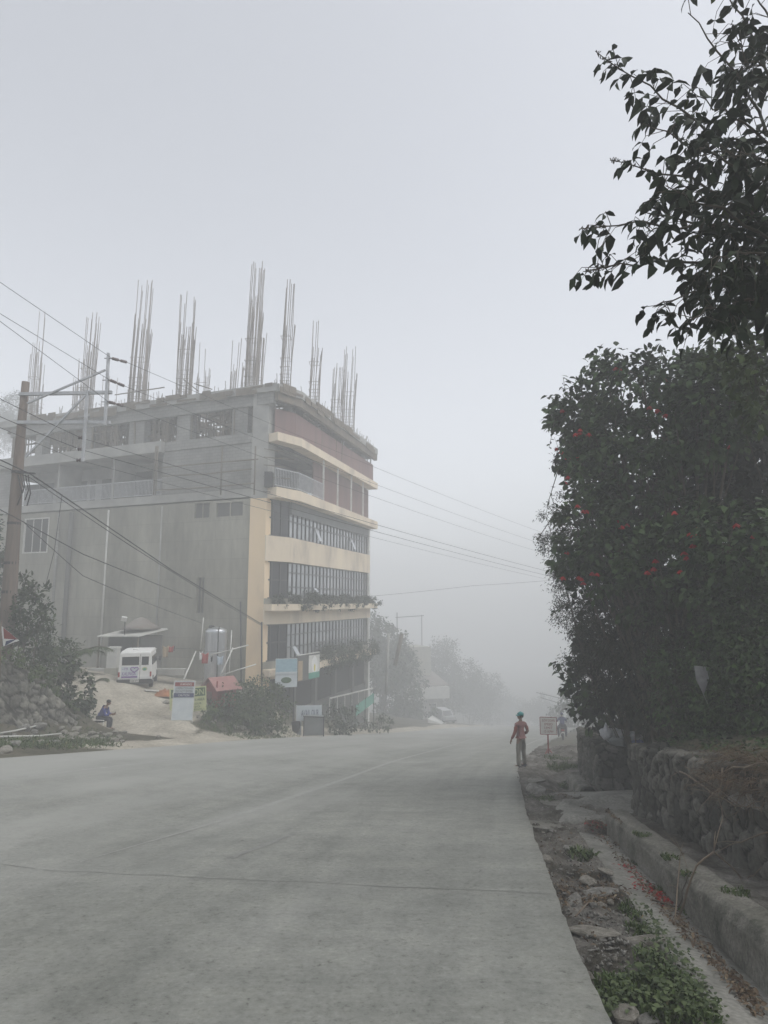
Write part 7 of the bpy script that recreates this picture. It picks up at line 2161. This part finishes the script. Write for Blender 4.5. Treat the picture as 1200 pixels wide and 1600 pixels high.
# rubble across the road
for px, py, s, lab in ((38, 1141, .24, 'big pale rock on the ledge at the foot of the stone bank'), (62, 1139, .28, 'biggest pale rock before the stone bank'), (52, 1146, .16, 'squat rock wedged before the biggest pale rock'), (95, 1140, .16, 'round stone alone on the bank foot'), (6, 1176, .22, 'round white boulder at the far road edge'), (24, 1165, .22, 'dark square block near the white boulder'),
                       (118, 1145, .26, 'orange tinted rubble lump near the sitting person'), (247, 1153, .13, 'lone dark stone on the apron of the yard'), (260, 1100, .2, 'dark stone on the gravel beside the white board'), (303, 1112, .16, 'pale stone at the foot of the caution board')):
    p = hit(px, py); stone(p + Vector((0, 0, s * .2)), s, lab, None, px > 90 or px < 20)
for k in range(46):
    px, py = random.uniform(95, 198), 0; py = random.uniform(1143, 1160) if px > 130 else random.uniform(1146, 1158)
    p = hit(px, py); stone(p + Vector((0, 0, .03)), random.uniform(.07, .18), 'loose pale rubble near the feet of the sitting person', 'rubble by the yard entrance', True)
for k in range(22):
    px = random.uniform(300, 385); py = 1115 + (px - 300) * .30 + random.uniform(-3, 6)
    p = hit(px, py); stone(p + Vector((0, 0, .02)), random.uniform(.05, .13), 'pale stone along the foot of the bush bank', 'stones along the bush bank', True)
for k in range(20):
    px = random.uniform(0, 95); py = random.uniform(1150, 1166)
    p = hit(px, py); stone(p + Vector((0, 0, .02)), random.uniform(.06, .16), 'grey stone along the dirt ledge before the stone bank', 'stones on the ledge', random.random() < .5)
for i, pts in enumerate((((0, 1152), (25, 1148), (60, 1140)), ((0, 1158), (60, 1156), (95, 1152)))):
    mb = MB(); mb.tube([hit(*q) + Vector((0, 0, .12)) for q in pts], .03, 6); tag(mb.build('pipe', M['offwhite'], None, True), ('thin pale pipe rising along the foot of the stone bank', 'lower pale pipe lying along the dirt ledge')[i], 'pipe')
# weeds on the far ledge
GP = []
for px in list(range(-20, 175, 9)):
    for py in (1160, 1166 if px < 120 else 1162):
        p = hit(px + random.uniform(-4, 4), py + random.uniform(-4, 4)); k = 50
        a = np.array(p)[None] + np.stack([rng.normal(size=k) * .25, rng.normal(size=k) * .3, np.zeros(k)], 1); a[:, 2] = ground_z(a[:, 0], a[:, 1]); GP.append(a)
for px, py in ((135, 1140), (125, 1145), (100, 1150), (80, 1152), (330, 1140), (350, 1147), (380, 1152), (400, 1155), (425, 1156), (440, 1153), (455, 1150)):
    p = hit(px, py); k = 70
    a = np.array(p)[None] + np.stack([rng.normal(size=k) * .3, rng.normal(size=k) * .3, np.zeros(k)], 1); a[:, 2] = ground_z(a[:, 0], a[:, 1]); GP.append(a)
p = np.concatenate(GP); n = len(p)
leaves_mesh('grass', p, np.stack([rng.normal(size=n) * .6, rng.normal(size=n) * .6, np.full(n, .7)], 1), rng.normal(size=(n, 3)), rng.uniform(.12, .34, n), .012, M['grass'], None, np.clip(rng.normal(.45, .3, n), 0, 1), shape='blade', curl=.3, kind='stuff')

# ------------------------------------------------------------------ haze
hm = bpy.data.materials.new('haze')
hm.use_nodes = True
ht = hm.node_tree
ht.nodes.remove(ht.nodes['Principled BSDF'])
pv = ht.nodes.new('ShaderNodeVolumePrincipled')
pv.inputs['Color'].default_value = (.95, .962, .967, 1)
pv.inputs['Density'].default_value = HAZE_DENSITY
pv.inputs['Anisotropy'].default_value = .1
ht.links.new(pv.outputs[0], ht.nodes['Material Output'].inputs['Volume'])
mb = MB(); mb.box((0, 172, -6.5), (520, 470, 69))
hz = mb.build('haze', hm)
hz['kind'] = 'stuff'
